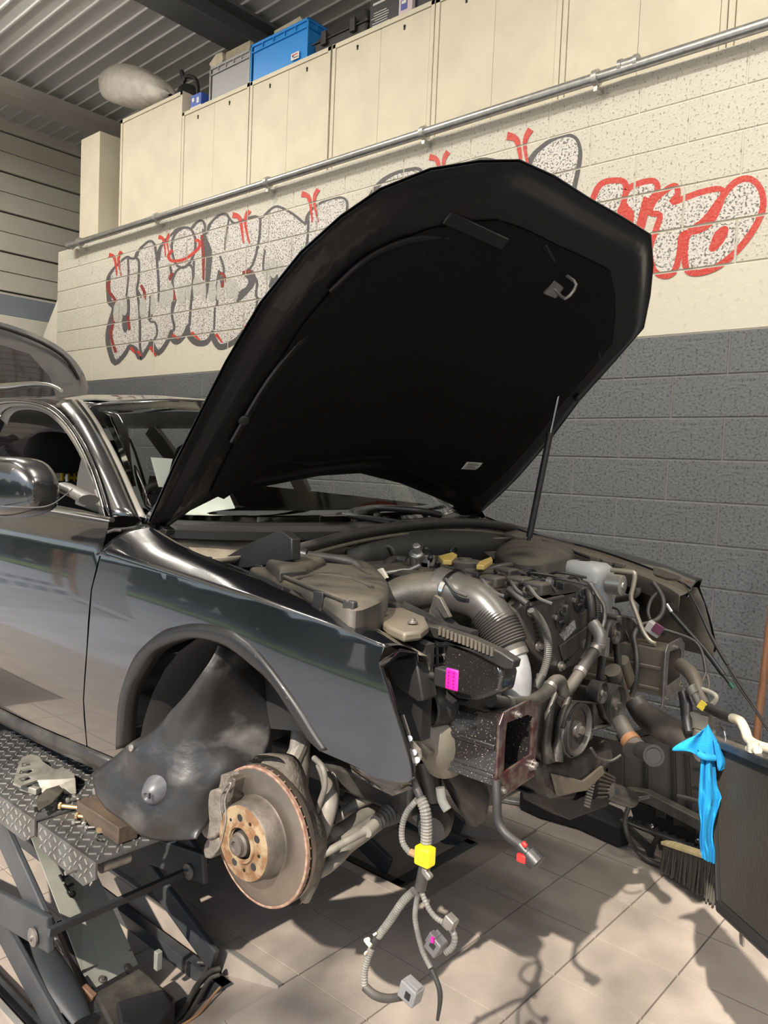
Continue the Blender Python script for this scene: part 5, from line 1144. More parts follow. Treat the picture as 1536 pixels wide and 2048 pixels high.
H('corrugated_sleeve',[(745,1893),(737,1912),(729,1944),(730,1975)],.0075)
T('sleeve_end',[(730,1974,YH),(749,1990,YH),(774,1997,YH),(803,1993,YH)],[.009,.0085,.008],M_hose,hn)
H('corrugated_sleeve',[(835,1790),(830,1832),(836,1869),(846,1904),(863,1938)],.0055,corr=.12)
T('bare_lead',[(863,1938,YH),(878,1975,YH),(880,2004,YH),(875,2040,YH)],[.005,.005,.003],M_rub,hn)
H('corrugated_sleeve',[(843,1784),(858,1818),(875,1838),(898,1849)],.0055); H('corrugated_sleeve',[(898,1849),(909,1872),(906,1892),(892,1905)],.0062)
for pts in ([(731,1881),(737,1879)],[(734,1884),(742,1892)],[(749,1866),(751,1870)],[(731,1905),(733,1907)]): T('cream_clip',[(*p,YH-.012) for p in pts],.0045,mat('cream_clip',(.72,.66,.45),.5),hn,sm=0)
M_gplug=mat('grey_plug',(.24,.24,.24),.4)
def plug(x,y,sz,rot,name,lab,m=M_gplug):
    c=at(x,y,Y=YH); p=obj(name,MB().box(c,sz,rot=rot),m,hn,bevel=.003,label=lab)
    R=Matrix.Rotation(rot[2],3,'Z')@Matrix.Rotation(rot[1],3,'Y')
    obj('plug_latch',MB().box(c+R@Vector((.004,-.002,sz[2]*.55)),(sz[0]*.7,sz[1]*.5,.005),rot=rot).box(c+R@Vector((sz[0]*.45,-.002,sz[2]*.3)),(.006,sz[1]*.9,.012),rot=rot),m,p,bevel=.001)
    obj('plug_recess',MB().box(c+R@Vector((sz[0]*.1,-sz[1]*.5,0)),(sz[0]*.3,.003,sz[2]*.4),rot=rot),M_dark,p,smooth=None)
plug(822,1982,(.040,.030,.036),(0,.25,0),'sensor_plug','grey two-pin plug at the lowest end of the loom')
plug(872,1888,(.034,.026,.030),(0,-1.1,0),'sensor_plug','grey plug with magenta lock',mat('dark_grey_plug',(.12,.115,.12),.4))
obj('magenta_lock',MB().box(at(865,1880,Y=YH-.016),(.006,.004,.010)),mat('magenta_plug',(.75,.02,.42),.45),hn,smooth=None)
obj('loom_bracket',MB().box(at(901,1843,Y=YH-.01),(.022,.02,.020),rot=(0,.4,0)).box(at(893,1851,Y=YH-.01),(.016,.012,.008),rot=(0,.4,0)),M_zinc,hn,bevel=.002)
# ================================================================ left front hub, brake and suspension
M_disc=mat('brake_disc_face',(.26,.22,.185),.36,metal=.85,noise=.2,nscale=4,col2=(.14,.12,.10))
M_hat=mat('disc_hat',(.13,.11,.095),.55,metal=.5,noise=.4,nscale=30,bump=.3)
M_rust=mat('rusty_hub',(.15,.075,.032),.75,noise=.9,nscale=34,col2=(.25,.185,.11),bump=.5,bscale=90,lo=.42,hi=.6)
M_edge=mat('rusty_edge',(.16,.085,.06),.7,noise=.6,nscale=60,col2=(.26,.18,.13),bump=.4)
M_dirt=mat('road_dirt',(.15,.132,.112),.75,noise=.5,nscale=40,col2=(.09,.078,.066),bump=.6,bscale=140)
M_arm=mat('dusty_alloy_arm',(.20,.185,.16),.6,noise=.4,nscale=20,col2=(.15,.14,.125),metal=.2,bump=.3,bscale=70)
hub=thing('brake_and_hub',car.location,parent=car,label='rusty left front hub and brake disc, wheel removed')
WC=Vector((-1.338,1.15,.815)); ax=Vector((0.02,-1,0)).normalized()
R0=.157
dk=obj('brake_disc',MB().lathe([(0,.070),(0,.100),(.0,R0-.003),(-.002,R0),(-.009,R0),(-.0095,R0-.012),(-.0165,R0-.012),(-.017,R0),(-.026,R0),(-.028,R0-.003),(-.028,.09)],WC,ax,72),M_disc,hub,smooth=40)
obj('disc_outer_lip',MB().lathe([(.0004,R0-.006),(.0012,R0-.003),(0,R0),(-.008,R0+.0004)],WC,ax,72,cap=False),M_edge,hub)
mb=MB()
for k in range(44):
    a=2*PI*k/44; d=Vector((math.cos(a),0,math.sin(a))); mb.box(WC-ax*.013+d*(R0-.008),(.014,.007,.004),rot=(0,-a,0))
obj('vent_fins',mb,M_edge,hub,smooth=None,kind='stuff')
obj('disc_hat',MB().lathe([(-.006,.100),(.0,.094),(.004,.0905),(.042,.086),(.046,.082)],WC,ax,56,cap=False),M_hat,hub,smooth=50)
hf=obj('hub_face',MB().lathe([(.046,.0825),(.0475,.080),(.0475,.046),(.049,.044),(.049,.034)],WC,ax,56,cap=False),M_rust,hub,smooth=50)
for k in range(5):
    a=.5+2*PI*k/5; d=Vector((math.cos(a),0,math.sin(a)))*.056; q=WC+ax*.0478+d
    obj('bolt_hole',MB().lathe([(.0,.0085),(-.001,.0065),(-.001,0)],q+ax*.0006,ax,16),M_dark,hf)
    a+=.62; d=Vector((math.cos(a),0,math.sin(a)))*.058; q=WC+ax*.0478+d
    obj('small_hole',MB().lathe([(0,.004),(0,0)],q+ax*.0006,ax,10),M_dark,hf)
obj('hub_recess',MB().lathe([(.049,.034),(.040,.033),(.040,.02),(.040,0)],WC,ax,32,cap=False),M_dark,hub)
obj('hub_spigot',MB().lathe([(.050,.044),(.054,.042),(.055,.037),(.046,.035)],WC,ax,40,cap=False),M_rust,hub)
obj('axle_bolt',MB().lathe([(.03,.028),(.056,.027),(.060,.022),(.068,.020),(.070,.012),(.064,.010),(.064,0)],WC,ax,24),M_hat,hub,smooth=35)
# dust shield behind the disc (outline from the edge seen)
sh=[(430,1640),(420,1600),(440,1560),(480,1530),(512,1516),(520,1508),(545,1508),(572,1516),(590,1545),(600,1585),(612,1620),(630,1655),(637,1690),(632,1740),(618,1785),(600,1808),(570,1790),(540,1700),(500,1640)]
P=spline(ats(sh,Y=1.20),4,closed=True); c=at(520,1680,Y=1.20)
rows=[[c+(p-c)*f+Vector((0,dy,0)) for p in P]+[c+(P[0]-c)*f+Vector((0,dy,0))] for f,dy in((.2,.02),(.7,.02),(.93,.016),(.97,.0),(1,-.012),(1.0,-.006),(.98,.03))]
obj('dust_shield',MB().grid(rows),M_dirt,hub,smooth=50,solid=.0015)
# caliper on the rear side
cal=thing('caliper',car.location,parent=hub,label='dirty brake caliper'); cal.location=(0,0,0)
def Cb(name,px,Y,d,m,bev=.006): return obj(name,MB().prism(spline(ats(px,Y=Y),2,closed=True),(0,d,0)),m,hub,bevel=bev,smooth=50)
bpy.data.objects.remove(cal)
cb=Cb('caliper_body',[(402,1620),(408,1590),(430,1578),(446,1588),(444,1625),(438,1665),(418,1680),(400,1662)],1.10,.12,M_dirt,.01)
Cb('caliper_lug',[(408,1690),(420,1672),(438,1676),(436,1700),(420,1718),(408,1712)],1.11,.06,M_dirt)
Cb('caliper_top',[(432,1578),(438,1552),(455,1548),(458,1560),(446,1592)],1.12,.08,M_dirt,.003)
T('pad_spring',[(444,1640,1.10),(440,1600,1.10),(452,1572,1.10),(462,1568,1.10),(450,1600,1.10),(452,1640,1.10),(440,1690,1.10),(430,1705,1.10)],.0025,M_zinc,hub)
Cb('caliper_bracket',[(452,1566),(458,1556),(470,1560),(462,1600),(456,1660),(446,1690),(440,1688),(450,1640)],1.12,.05,M_hat,.003)
# hub carrier and arms
sus=thing('suspension',car.location,parent=car)
obj('hub_carrier',MB().tube(atd([(600,1600,1.95),(598,1520,1.97),(602,1460,1.98),(596,1400,2.0)]),[.022,.034,.03,.026],12,5,flat=.6),M_arm,sus,smooth=60)
obj('hub_carrier',MB().tube(atd([(560,1560,1.92),(585,1520,1.95),(604,1480,1.98)]),[.014,.022,.02],10,5),M_arm,sus)
obj('carrier_hub',MB().cyl(WC+Vector((0,.02,0)),WC+Vector((0,.14,0)),.07,24),M_hat,sus)
T('coil_spring',[(470+6*math.cos(k*.8)*0+ (1 if k%2 else -1)*26+k*.5,1380+k*9,1.42) for k in range(14)],.008,M_pit,sus,sm=5)
T('damper',[(474,1360,1.44),(500,1520,1.42)],.024,M_pit,sus,sm=0)
T('brake_hose',[(628,1516,1.28),(645,1535,1.27),(650,1570,1.27),(640,1605,1.27),(628,1640,1.27)],.007,M_arm,sus)
T('upright_link',[(640,1530,1.36),(655,1560,1.34),(660,1600,1.30),(650,1650,1.28),(630,1700,1.26)],[.012,.018,.02,.018,.014],M_arm,sus,flat=.7)
T('upright_link',[(672,1530,1.44),(668,1600,1.40),(660,1650,1.36)],.013,M_arm,sus)
# lower control arm and tie rod
T('lower_control_arm',[(622,1752,1.22),(652,1732,1.26),(690,1690,1.34),(730,1662,1.42),(780,1625,1.52),(830,1590,1.62)],[.016,.026,.027,.024,.022,.02],M_arm,sus,n=14,flat=.8,label='long dusty alloy lower arm')
T('lower_control_arm',[(622,1700,1.24),(670,1668,1.34),(730,1630,1.46),(770,1610,1.54)],[.012,.02,.02,.018],M_arm,sus,n=12,flat=.8)
T('track_rod',[(640,1712,1.22),(690,1684,1.28),(730,1662,1.34),(752,1646,1.38)],[.009,.009,.010],M_arm,sus)
T('track_rod_sleeve',[(733,1664,1.335),(752,1647,1.375)],.014,M_arm,sus,sm=0)
T('rack_boot',[(752,1645,1.37),(772,1632,1.41),(800,1614,1.46)],[.017,.026,.034],M_rub,sus,n=18,corr=.16,pitch=.012,label='pleated rubber steering boot')
T('lower_ball_joint',[(618,1740,1.22),(614,1775,1.21),(610,1800,1.21)],[.018,.02,.012],M_arm,sus)
T('anti_roll_bar',[(668,1664,1.40),(682,1632,1.42),(710,1610,1.45),(752,1588,1.48),(780,1580,1.5),(805,1590,1.5),(828,1620,1.5),(850,1650,1.5)],.014,M_arm,sus,n=12,label='curved dusty anti-roll bar')
T('drive_shaft',[(560,1690,1.3),(640,1660,1.5),(700,1640,1.65)],.016,M_rub,sus,sm=0)
for a,b,r,m_ in(((690,1545),(760,1600),.03,M_dsteel),((700,1600),(840,1560),.028,M_pit),((760,1540),(830,1600),.03,M_pit)): T('chassis_member',[(*a,1.56),(*b,1.6)],r,m_,sus,sm=0)
# --- torn loose wheel-arch liner hanging in front of the arch
M_liner=mat('scuffed_liner',(.016,.016,.017),.38,noise=1,nscale=6,col2=(.15,.145,.135),lo=.50,hi=.80,detail=9,bump=.35,bscale=30,stretch=(1,1,1.6))
L=[ # upper-left edge ... lower-right edge, each (x,y,Y)
 [(434,1288,1.10),(455,1292,1.13),(478,1300,1.17),(500,1315,1.22),(520,1340,1.28)],
 [(412,1338,1.08),(440,1345,1.11),(478,1355,1.17),(515,1370,1.24),(546,1390,1.30)],
 [(372,1392,1.06),(405,1408,1.09),(450,1415,1.15),(500,1420,1.22),(545,1440,1.28)],
 [(334,1432,1.05),(370,1455,1.07),(420,1470,1.12),(480,1475,1.19),(535,1490,1.25)],
 [(292,1464,1.04),(335,1500,1.045),(390,1520,1.08),(450,1530,1.13),(500,1540,1.19)],
 [(252,1494,1.03),(295,1545,1.02),(350,1575,1.04),(400,1585,1.08),(440,1590,1.13)],
 [(216,1520,1.02),(245,1580,1.00),(300,1620,1.01),(360,1640,1.04),(412,1650,1.09)],
 [(184,1548,1.02),(205,1600,1.00),(250,1650,1.00),(310,1683,1.02),(398,1676,1.07)]]
cols=[spline([at(*L[i][j][:2],Y=L[i][j][2]) for i in range(8)],5) for j in range(5)]
rowsL=[spline([c[i] for c in cols],5) for i in range(len(cols[0]))]
for i,r in enumerate(rowsL):
    for j,p in enumerate(r):
        d=.005*math.sin(i*.45+j*.35)+.004*math.sin(j*.9-i*.2)+.004*math.sin(i*.23*3+1); p.y+=d
        if 2<=j<=4: p.y-=.006
ln=obj('wheel_arch_liner',MB().grid(rowsL),M_liner,car,smooth=70,solid=.002,label='scuffed black wheel-arch liner hanging loose')
q=at(302,1588,Y=1.01)
obj('liner_boss',MB().lathe([(-.03,.040),(-.005,.030),(.012,.018),(.015,.010),(.010,.006)],q,(.25,-1,-.12),20),mat('worn_boss',(.08,.083,.095),.4,noise=.5,nscale=40,col2=(.07,.07,.075)),ln,smooth=50)
obj('boss_slot',MB().box(at(299,1592,Y=.992),(.004,.004,.012)),M_dark,ln,smooth=None)
for x,y in((263,1496),(190,1582)): obj('liner_eyelet',MB().lathe([(0,.009),(.003,.008),(.003,.004)],at(x,y,Y=1.015),(0,-1,0),14),M_zinc,ln)
# ================================================================ scissor lifts standing in the recesses
M_chk=mat('checker_plate',(.105,.108,.11),.38,metal=.4,noise=.4,nscale=18,col2=(.07,.068,.064),bump=.15)
M_lug=mat('worn_lug',(.34,.33,.31),.35,metal=.6)
M_armp=mat('lift_grey',(.036,.04,.046),.42,noise=.25,nscale=8,col2=(.027,.03,.034))
M_gplate=mat('galvanised_plate',(.28,.29,.255),.5,metal=.2,noise=.5,nscale=30,col2=(.26,.27,.24))
def lift(y0,label,near=True):
    L=thing('scissor_lift',(-3,y0+.31,-.1),label,'lift',group='scissor lifts under the car')
    w=.60; zt=.615
    def plate(name,x0,x1):
        o=obj(name,MB().bx((x0,y0+.006,zt-.006),(x1,y0+w-.006,zt)).prism([(x0,y0,zt),(x1,y0,zt),(x1,y0,zt-.045),(x1-.06,y0,zt-.085),(x0+.03,y0,zt-.075),(x0,y0,zt-.05)],(0,.006,0)).prism([(x0,y0+w-.006,zt),(x1,y0+w-.006,zt),(x1,y0+w-.006,zt-.05),(x0,y0+w-.006,zt-.05)],(0,.006,0)),M_chk,L,smooth=None)
        if not near: return o
        mb=MB()
        i=0;x=max(x0,-2.95)+.02
        while x<x1-.015:
            j=0;y=y0+.018
            while y<y0+w-.02:
                a=.55 if (i+j)%2 else -1.0
                mb.box((x,y,zt+.0008),(.020,.0045,.0022),rot=(0,0,a+.3)); y+=.028; j+=1
            j=0;z=zt-.015
            while z>zt-.065:
                mb.box((x,y0-.0008,z),(.017,.002,.004),rot=(0,.7 if (i+j)%2 else -.9,0)); z-=.024; j+=1
            x+=.028;i+=1
        obj('raised_lugs',mb,M_lug,o,smooth=None,kind='stuff'); return o
    plate('platform',-4.4,-2.17); plate('end_flap',-2.15,-1.83)
    obj('side_beam',MB().bx((-4.3,y0+.03,zt-.075),(-2.2,y0+.07,zt-.008)),M_armp,L,smooth=None,bevel=.003)
    obj('side_beam',MB().bx((-4.3,y0+w-.07,zt-.075),(-2.2,y0+w-.03,zt-.008)),M_armp,L,smooth=None,bevel=.003)
    obj('hinge_pin',MB().cyl((-1.93,y0-.03,zt-.055),(-1.93,y0+.02,zt-.055),.006,10),M_zinc,L)
    obj('hinge_roller',MB().cyl((-1.86,y0+.03,zt-.03),(-1.86,y0+.11,zt-.03),.02,16),M_zinc,L)
    for dy in(.02,.54):
        a=Vector((-2.60,y0+dy,.60));b=Vector((-2.10,y0+dy,.29))
        obj('scissor_arm',MB().beam(a,b,.022,.085),M_armp,L,smooth=None,bevel=.006)
        obj('scissor_arm',MB().beam((-3.5,y0+dy-.02,.10),(-2.06,y0+dy-.02,.325),.022,.10),M_armp,L,smooth=None,bevel=.006)
        obj('scissor_arm',MB().beam((-3.5,y0+dy+.02,.56),(-2.05,y0+dy+.02,.0),.022,.085),M_armp,L,smooth=None,bevel=.006)
        q=Vector((-2.13,y0+dy-.035,.295)); obj('pivot_pin',MB().lathe([(0,.026),(.006,.026),(.008,.018),(.008,.009),(.014,.008),(.014,0)],q,(0,-1,0),20),M_zinc,L,label='round pivot pin end')
    obj('torsion_bar',MB().beam((-2.02,y0-.03,.36),(-2.18,y0+.62,.268),.018,.022),M_armp,L,smooth=None,bevel=.002)
    obj('base_frame',MB().bx((-4.2,y0+.03,-.1),(-1.98,y0+.07,-.05)).bx((-4.2,y0+w-.06,-.1),(-1.98,y0+w-.02,-.05)).bx((-2.03,y0+.03,-.1),(-1.97,y0+w-.02,-.05)),M_armp,L,smooth=None,bevel=.002)
    if near:
        BLc=at(180,1982,Z=.03);BRc=at(276,1928,Z=.03);TR=at(168,1690,D=2.85);TL=at(62,1672,D=2.75)
        sp=lambda u,v: BLc.lerp(BRc,u).lerp(TL.lerp(TR,u),v)
        nn=(BRc-BLc).cross(TL-BLc).normalized()
        cp=obj('cylinder_cover',MB().prism([sp(0,0),sp(1,0),sp(1,.10),sp(.94,.105),sp(.94,.115),sp(1,.12),sp(1,1),sp(0,1),sp(0,.12),sp(.3,.115),sp(.3,.105),sp(0,.10)],-nn*.006),M_gplate,L,smooth=None,label='pale galvanised cover plate lettered GTT')
        obj('cover_side',MB().prism([sp(1,.12),sp(1,1),sp(1,1)-nn*.09,sp(1,.12)-nn*.09],-(BRc-BLc).normalized()*.004),M_armp,L,smooth=None)
        def onp(x,y): # pixel -> plate plane
            d=ray(x,y); t=(BLc-CAM).dot(nn)/d.dot(nn); return CAM+d*t+nn*.002*(1 if nn.z>0 else -1)
        mb=MB()
        def st_(a,b,w_=.011): mb.beam(onp(*a),onp(*b),w_,.0012,up=nn)
        st_((119,1750),(127,1764));st_((123,1757),(135,1751));st_((129,1768),(137,1783));st_((133,1775),(147,1768))
        g_=[onp(x,y) for x,y in((137,1788),(134,1784),(141,1794),(148,1792),(149,1786),(144,1784))]
        mb.tube(g_[1:],.0045,6,3,flat=.3)
        obj('stencil_letters',mb,mat('stencil_black',(.02,.02,.02),.6),cp,smooth=None,kind='stuff',label='black stencilled letters GTT')
        for x,y in((203,1960),(254,1936)): obj('cover_screw',MB().lathe([(0,.012),(.004,.012),(.004,.006),(.009,.006)],onp(x,y),nn*(1 if nn.z>0 else -1),12),M_zinc,L)
        obj('ram_housing',MB().prism([at(186,1986,Z=.05),at(280,1932,Z=.05),at(352,1995,Z=.04),at(300,2075,Z=.04),at(230,2070,Z=.04)],(0,0,-.13)),M_dsteel,L,bevel=.01)
        obj('ram_housing_cap',MB().prism([at(232,2000,Z=.07),at(330,1975,Z=.06),at(352,2010,Z=.05),at(300,2060,Z=.05),at(240,2050,Z=.05)],(0,0,-.05)),M_pit,L,bevel=.01)
        obj('rusty_tab',MB().box(at(172,1998,Z=.03),(.05,.02,.07),rot=(0,.4,.3)),mat('rusty_tab',(.22,.11,.06),.7,noise=.5,nscale=40,col2=(.1,.07,.05)),L,bevel=.003,label='rusty steel tab')
        obj('angle_iron',MB().beam(at(118,2048,Z=.02),at(215,2012,Z=.02),.05,.03),M_armp,L,bevel=.003)
        obj('curved_leg',MB().tube([at(0,1838,Y=1.12),at(40,1870,Y=1.12),at(85,1920,Y=1.12),at(125,1975,Y=1.12),at(165,2040,Y=1.12)],[.045,.05,.055,.05,.03],12,5,flat=.35),M_armp,L,smooth=50)
        obj('inner_leg',MB().beam(at(118,1850,Y=1.25),at(185,2000,Y=1.2),.02,.04),M_pit,L,smooth=None,bevel=.003)
        mb=MB()
        for i in range(3):
            for j in range(4): mb.beam(at(98+j*8+i*4,1888+i*10-j*3,Z=-.08),at(104+j*8+i*4,1896+i*10-j*3,Z=-.08),.004,.004)
        obj('step_grating',mb,M_alu,L,smooth=None,kind='stuff')
        for pts,r,m_ in(([(300,2065),(345,2048),(372,2015),(392,1975),(420,1945),(440,1938)],.010,M_rub),([(330,2062),(368,2040),(395,2000),(418,1960),(438,1950)],.007,M_hose),([(345,2060),(395,2030),(425,1992),(440,1975)],.004,mat('orange_lead',(.35,.2,.1),.5)),([(312,2060),(352,2040),(380,2000),(400,1965),(415,1930),(395,1925)],.008,M_rub)):
            obj('hydraulic_hose',MB().tube([at(x,y,Z=-.03) for x,y in pts],r,8,5),m_,L,smooth=60)
        obj('limit_switch',MB().box(at(316,1920,Z=.05),(.02,.02,.06)),M_gplate,L,bevel=.002)
        q=at(340,1745,Y=1.62); obj('pivot_pin',MB().lathe([(0,.02),(.005,.02),(.006,.01),(.006,0)],q,(0,-1,0),16),M_zinc,L)
    return L
lift(1.03,'grey scissor lift with checker-plate platform and GTT cover, at the near side of the car')
lift(2.44,'grey scissor lift on the wall side, hidden behind the brake disc',False)
# ---------------------------------------------------------------- on the platform
ZP_=.6165
wb_=at(214,1640,Z=ZP_+.03)
tw=obj('wooden_block',MB().box(at(213,1643,Z=ZP_+.017),(.235,.06,.048),rot=(0,0,-.02)),mat('brown_wood',(.085,.058,.04),.75,noise=.5,nscale=10,col2=(.055,.04,.03),stretch=(1,8,8)),bevel=.003,label='brown wooden block on the checker plate under the sill',cat='block')
tw.location.z+=.0075
M_cast=mat('grey_casting',(.26,.25,.22),.5,metal=.4,noise=.3,nscale=30)
def plq(px,z): return [(q.x,q.y) for q in (at(x,y,Z=z) for x,y in px)]
bk=thing('mounting_bracket',at(85,1550,Z=ZP_),'pale grey cast bracket with openings lying at the back of the checker plate','bracket')
zz=ZP_+.035
panel('bracket_plate',plq([(26,1566),(36,1532),(44,1514),(62,1508),(78,1512),(84,1522),(112,1540),(124,1534),(150,1548),(148,1556),(112,1558),(74,1560),(42,1572)],zz),lambda u,v:Vector((u,v,zz)),M_cast,bk,step=.05,thick=.006,
  holes=[plq(h,zz) for h in ([(44,1526),(60,1523),(63,1530),(43,1534)],[(41,1540),(62,1536),(68,1541),(56,1547),(38,1548)],[(36,1556),(58,1551),(66,1556),(44,1564)])])
obj('bracket_wall',MB().prism([at(x,y,Z=zz) for x,y in((74,1560),(112,1558),(148,1556))]+[at(x,y,Z=ZP_+.002) for x,y in((150,1588),(112,1590),(84,1588))],(0,.006,0)),M_cast,bk,bevel=.002)
obj('bracket_foot',MB().box(at(60,1578,Z=ZP_+.012),(.07,.02,.02),rot=(0,0,.3)),M_cast,bk,bevel=.003)
b2=thing('small_bracket',at(95,1600,Z=ZP_),'small dark folded bracket in front of the pale casting','bracket')
obj('bracket_plate',MB().prism([at(x,y,Z=ZP_+.03) for x,y in((70,1600),(92,1578),(118,1570),(128,1580),(104,1606),(78,1620))],(0,0,-.004)),M_dsteel,b2,bevel=.001)
obj('bracket_leg',MB().beam(at(76,1612,Z=ZP_+.028),at(76,1622,Z=ZP_+.004),.02,.004).beam(at(120,1580,Z=ZP_+.028),at(122,1588,Z=ZP_+.004),.02,.004),M_dsteel,b2,smooth=None)
def bolt(x,y,L,r,rz,m,lab,nut=False):
    o=at(x,y,Z=ZP_+r+.0015); t=thing('nut' if nut else 'bolt',o,lab,'nut' if nut else 'bolt')
    d=Vector((math.cos(rz),math.sin(rz),0))
    if nut: obj('nut_body',MB().lathe([(-.004,r*.55),(-.004,r),(.004,r),(.004,r*.55)],o,(0,0,1),6),m,t,smooth=None,bevel=.0006); obj('washer',MB().lathe([(-.0055,r*.5),(-.0055,r*1.3),(-.004,r*1.3)],o,(0,0,1),14),M_zinc,t)
    else:
        obj('bolt_head',MB().lathe([(0,r),(.008,r),(.009,r*.7)],o,-d,6),m,t,smooth=None,bevel=.0006); obj('bolt_shank',MB().lathe([(0,r*.55),(L,r*.52),(L+.003,r*.3)],o,d,12),m,t)
M_brass=mat('brassy_bolt',(.45,.33,.18),.4,metal=.7); M_sil=mat('silver_bolt',(.5,.48,.44),.32,metal=.85)
for x,y,L_,r,rz,m_,lab,nut in ((124,1612,.05,.011,.6,M_brass,'big brass-coloured bolt, leftmost of the loose fixings',0),(138,1600,.03,.008,1.3,M_sil,'short silver bolt behind the big brass one',0),(150,1594,.02,.008,0,M_sil,'small silver bolt furthest back among the fixings',0),(168,1602,.022,.009,2.2,M_brass,'brass-coloured bolt against the wooden block end',0),(160,1613,0,.011,0,M_sil,'silver nut between the two brass bolts',1),(157,1632,.045,.010,.5,M_brass,'long brass-coloured bolt in the middle of the fixings',0),(150,1645,.012,.006,1,M_sil,'tiny silver screw left of the spring clip',0),(168,1646,.018,.007,2.6,M_sil,'stubby silver bolt beside the spring clip',0),(176,1655,.016,.006,.9,M_sil,'dull bolt in front of the spring clip',0),(200,1659,0,.010,0,M_brass,'yellowish nut left of the nearest nut',1),(213,1657,0,.011,0,M_sil,'silver nut nearest the wooden block',1),(197,1678,.012,.006,.2,M_dsteel,'dark screw lying alone at the front of the flap',0)):
    bolt(x,y,L_,r,rz,m_,lab,nut)
o=at(186,1640,Z=ZP_+.012); t=thing('spring_clip',o,'silver spring hose clip standing among the loose bolts','clip')
obj('clip_band',MB().tube([o+Vector((math.cos(a)*.014,0,math.sin(a)*.011+.001)) for a in [PI*2*k/14 for k in range(13)]],.0025,6,0),M_sil,t); obj('clip_ear',MB().box(o+Vector((.012,0,.012)),(.006,.014,.012)),M_sil,t,bevel=.001); obj('clip_ear',MB().box(o+Vector((.017,0,.004)),(.006,.014,.010)),M_sil,t,bevel=.001)
# ================================================================ loose condenser, rag, floor items
rad=thing('condenser',at(1437,1803,D=1.85),'black finned radiator core hanging at the right edge of the photo','radiator')
ra=at(1437,1803,D=1.85); rb_=at(1424,1480,D=1.85); ru=-ray(798,1232).normalized(); rv=(rb_-ra).normalized(); rn=ru.cross(rv).normalized()
if rn.dot(CAM-ra)<0: rn=-rn
RH=(rb_-ra).length; RW=.62
A3=(ru,rn,rv)
def rbx(mb,u0,u1,v0,v1,n0,n1): return mb.box(ra+ru*(u0+u1)/2+rv*(v0+v1)/2+rn*(n0+n1)/2,(u1-u0,n1-n0,v1-v0),axes=(ru,rn,rv))
obj('core_backing',rbx(MB(),.012,RW-.012,.006,RH-.006,-.012,-.006),mat('fin_dark',(.006,.006,.006),.8),rad,smooth=None)
mb=MB()
k=.016
while k<RW-.012:
    rbx(mb,k,k+.0022,.008,RH-.008,-.006,.0); k+=.0062
obj('core_tubes',mb,mat('fin_edge',(.045,.042,.035),.5,metal=.3),rad,smooth=None,kind='stuff')
obj('top_tank',rbx(MB(),-.004,RW,RH-.010,RH+.010,-.016,.010),M_dsteel,rad,smooth=None,bevel=.004)
obj('bottom_tank',MB().cyl(ra+ru*.012-rv*.012,ra+ru*RW-rv*.012,.012,14),M_plas,rad)
obj('bottom_flange',rbx(MB(),0,RW,-.004,.006,-.014,.008),M_plas,rad,smooth=None)
obj('side_plate',rbx(MB(),-.003,.010,0,RH,-.014,.008),M_plas,rad,smooth=None,bevel=.002); obj('side_plate',rbx(MB(),RW-.010,RW+.003,0,RH,-.014,.008),M_plas,rad,smooth=None,bevel=.002)
obj('hanging_tab',rbx(MB(),.108,.128,-.055,-.012,-.004,.0),M_zinc,rad,smooth=None,bevel=.002)
obj('wire_hook',MB().tube([ra+ru*.08+rv*(RH+.01),ra+ru*.075+rv*(RH+.03),ra+ru*.05+rv*(RH+.038),ra+ru*.03+rv*(RH+.034)],.002,6,3),M_chr,rad)
obj('line_fitting',MB().cyl(ra+ru*.20+rv*(RH+.012),ra+ru*.24+rv*(RH+.016),.009).cyl(ra+ru*.22+rv*(RH+.01),ra+ru*.22+rv*(RH+.03),.012),mat('cream_pipe',(.40,.365,.29),.4),rad)
# blue rag
M_rag=mat('blue_cloth',(.0,.23,.50),.85,noise=.25,nscale=9,col2=(.0,.15,.36),bump=.3,bscale=300)
RG=[[(1392,1470),(1404,1462),(1417,1449)],[(1366,1482),(1395,1474),(1424,1462)],[(1347,1494),(1390,1487),(1434,1480)],[(1346,1502),(1392,1498),(1443,1500)],[(1372,1501),(1400,1509),(1450,1515)],[(1386,1503),(1404,1516),(1456,1526)]]
RT=[[(1396,1498),(1412,1505),(1432,1510)],[(1402,1515),(1416,1518),(1430,1522)],[(1401,1540),(1415,1542),(1432,1545)],[(1399,1570),(1416,1572),(1434,1570)],[(1398,1592),(1418,1594),(1443,1594)],[(1397,1604),(1418,1606),(1440,1604)],[(1399,1625),(1414,1628),(1433,1630)],[(1401,1650),(1412,1652),(1427,1655)],[(1399,1680),(1412,1682),(1426,1684)],[(1402,1705),(1416,1704),(1430,1702)],[(1404,1716),(1418,1724),(1430,1728)]]
RF=[[(1425,1480),(1434,1484),(1443,1496)],[(1428,1500),(1440,1506),(1452,1514)],[(1432,1520),(1444,1524),(1458,1528)],[(1434,1534),(1441,1537),(1450,1536)],[(1436,1541),(1440,1542),(1444,1540)]]
def cloth(R,D0,amp,fr,n=14,ph=0):
    out=[]
    S_=[spline([(x,y,0) for x,y in r],n//2) for r in R]
    cl=list(zip(*S_)); C_=[spline(c,5) for c in cl]
    for i in range(len(C_[0])):
        row=[]
        for j,c in enumerate(C_):
            t=j/(len(C_)-1); row.append(at(c[i].x,c[i].y,D=D0-amp*math.sin(t*fr+ph+i*.04)-amp*.4*math.sin(t*fr*2.3+i*.15)-.018*math.sin(PI*t)))
        out.append(row)
    return out
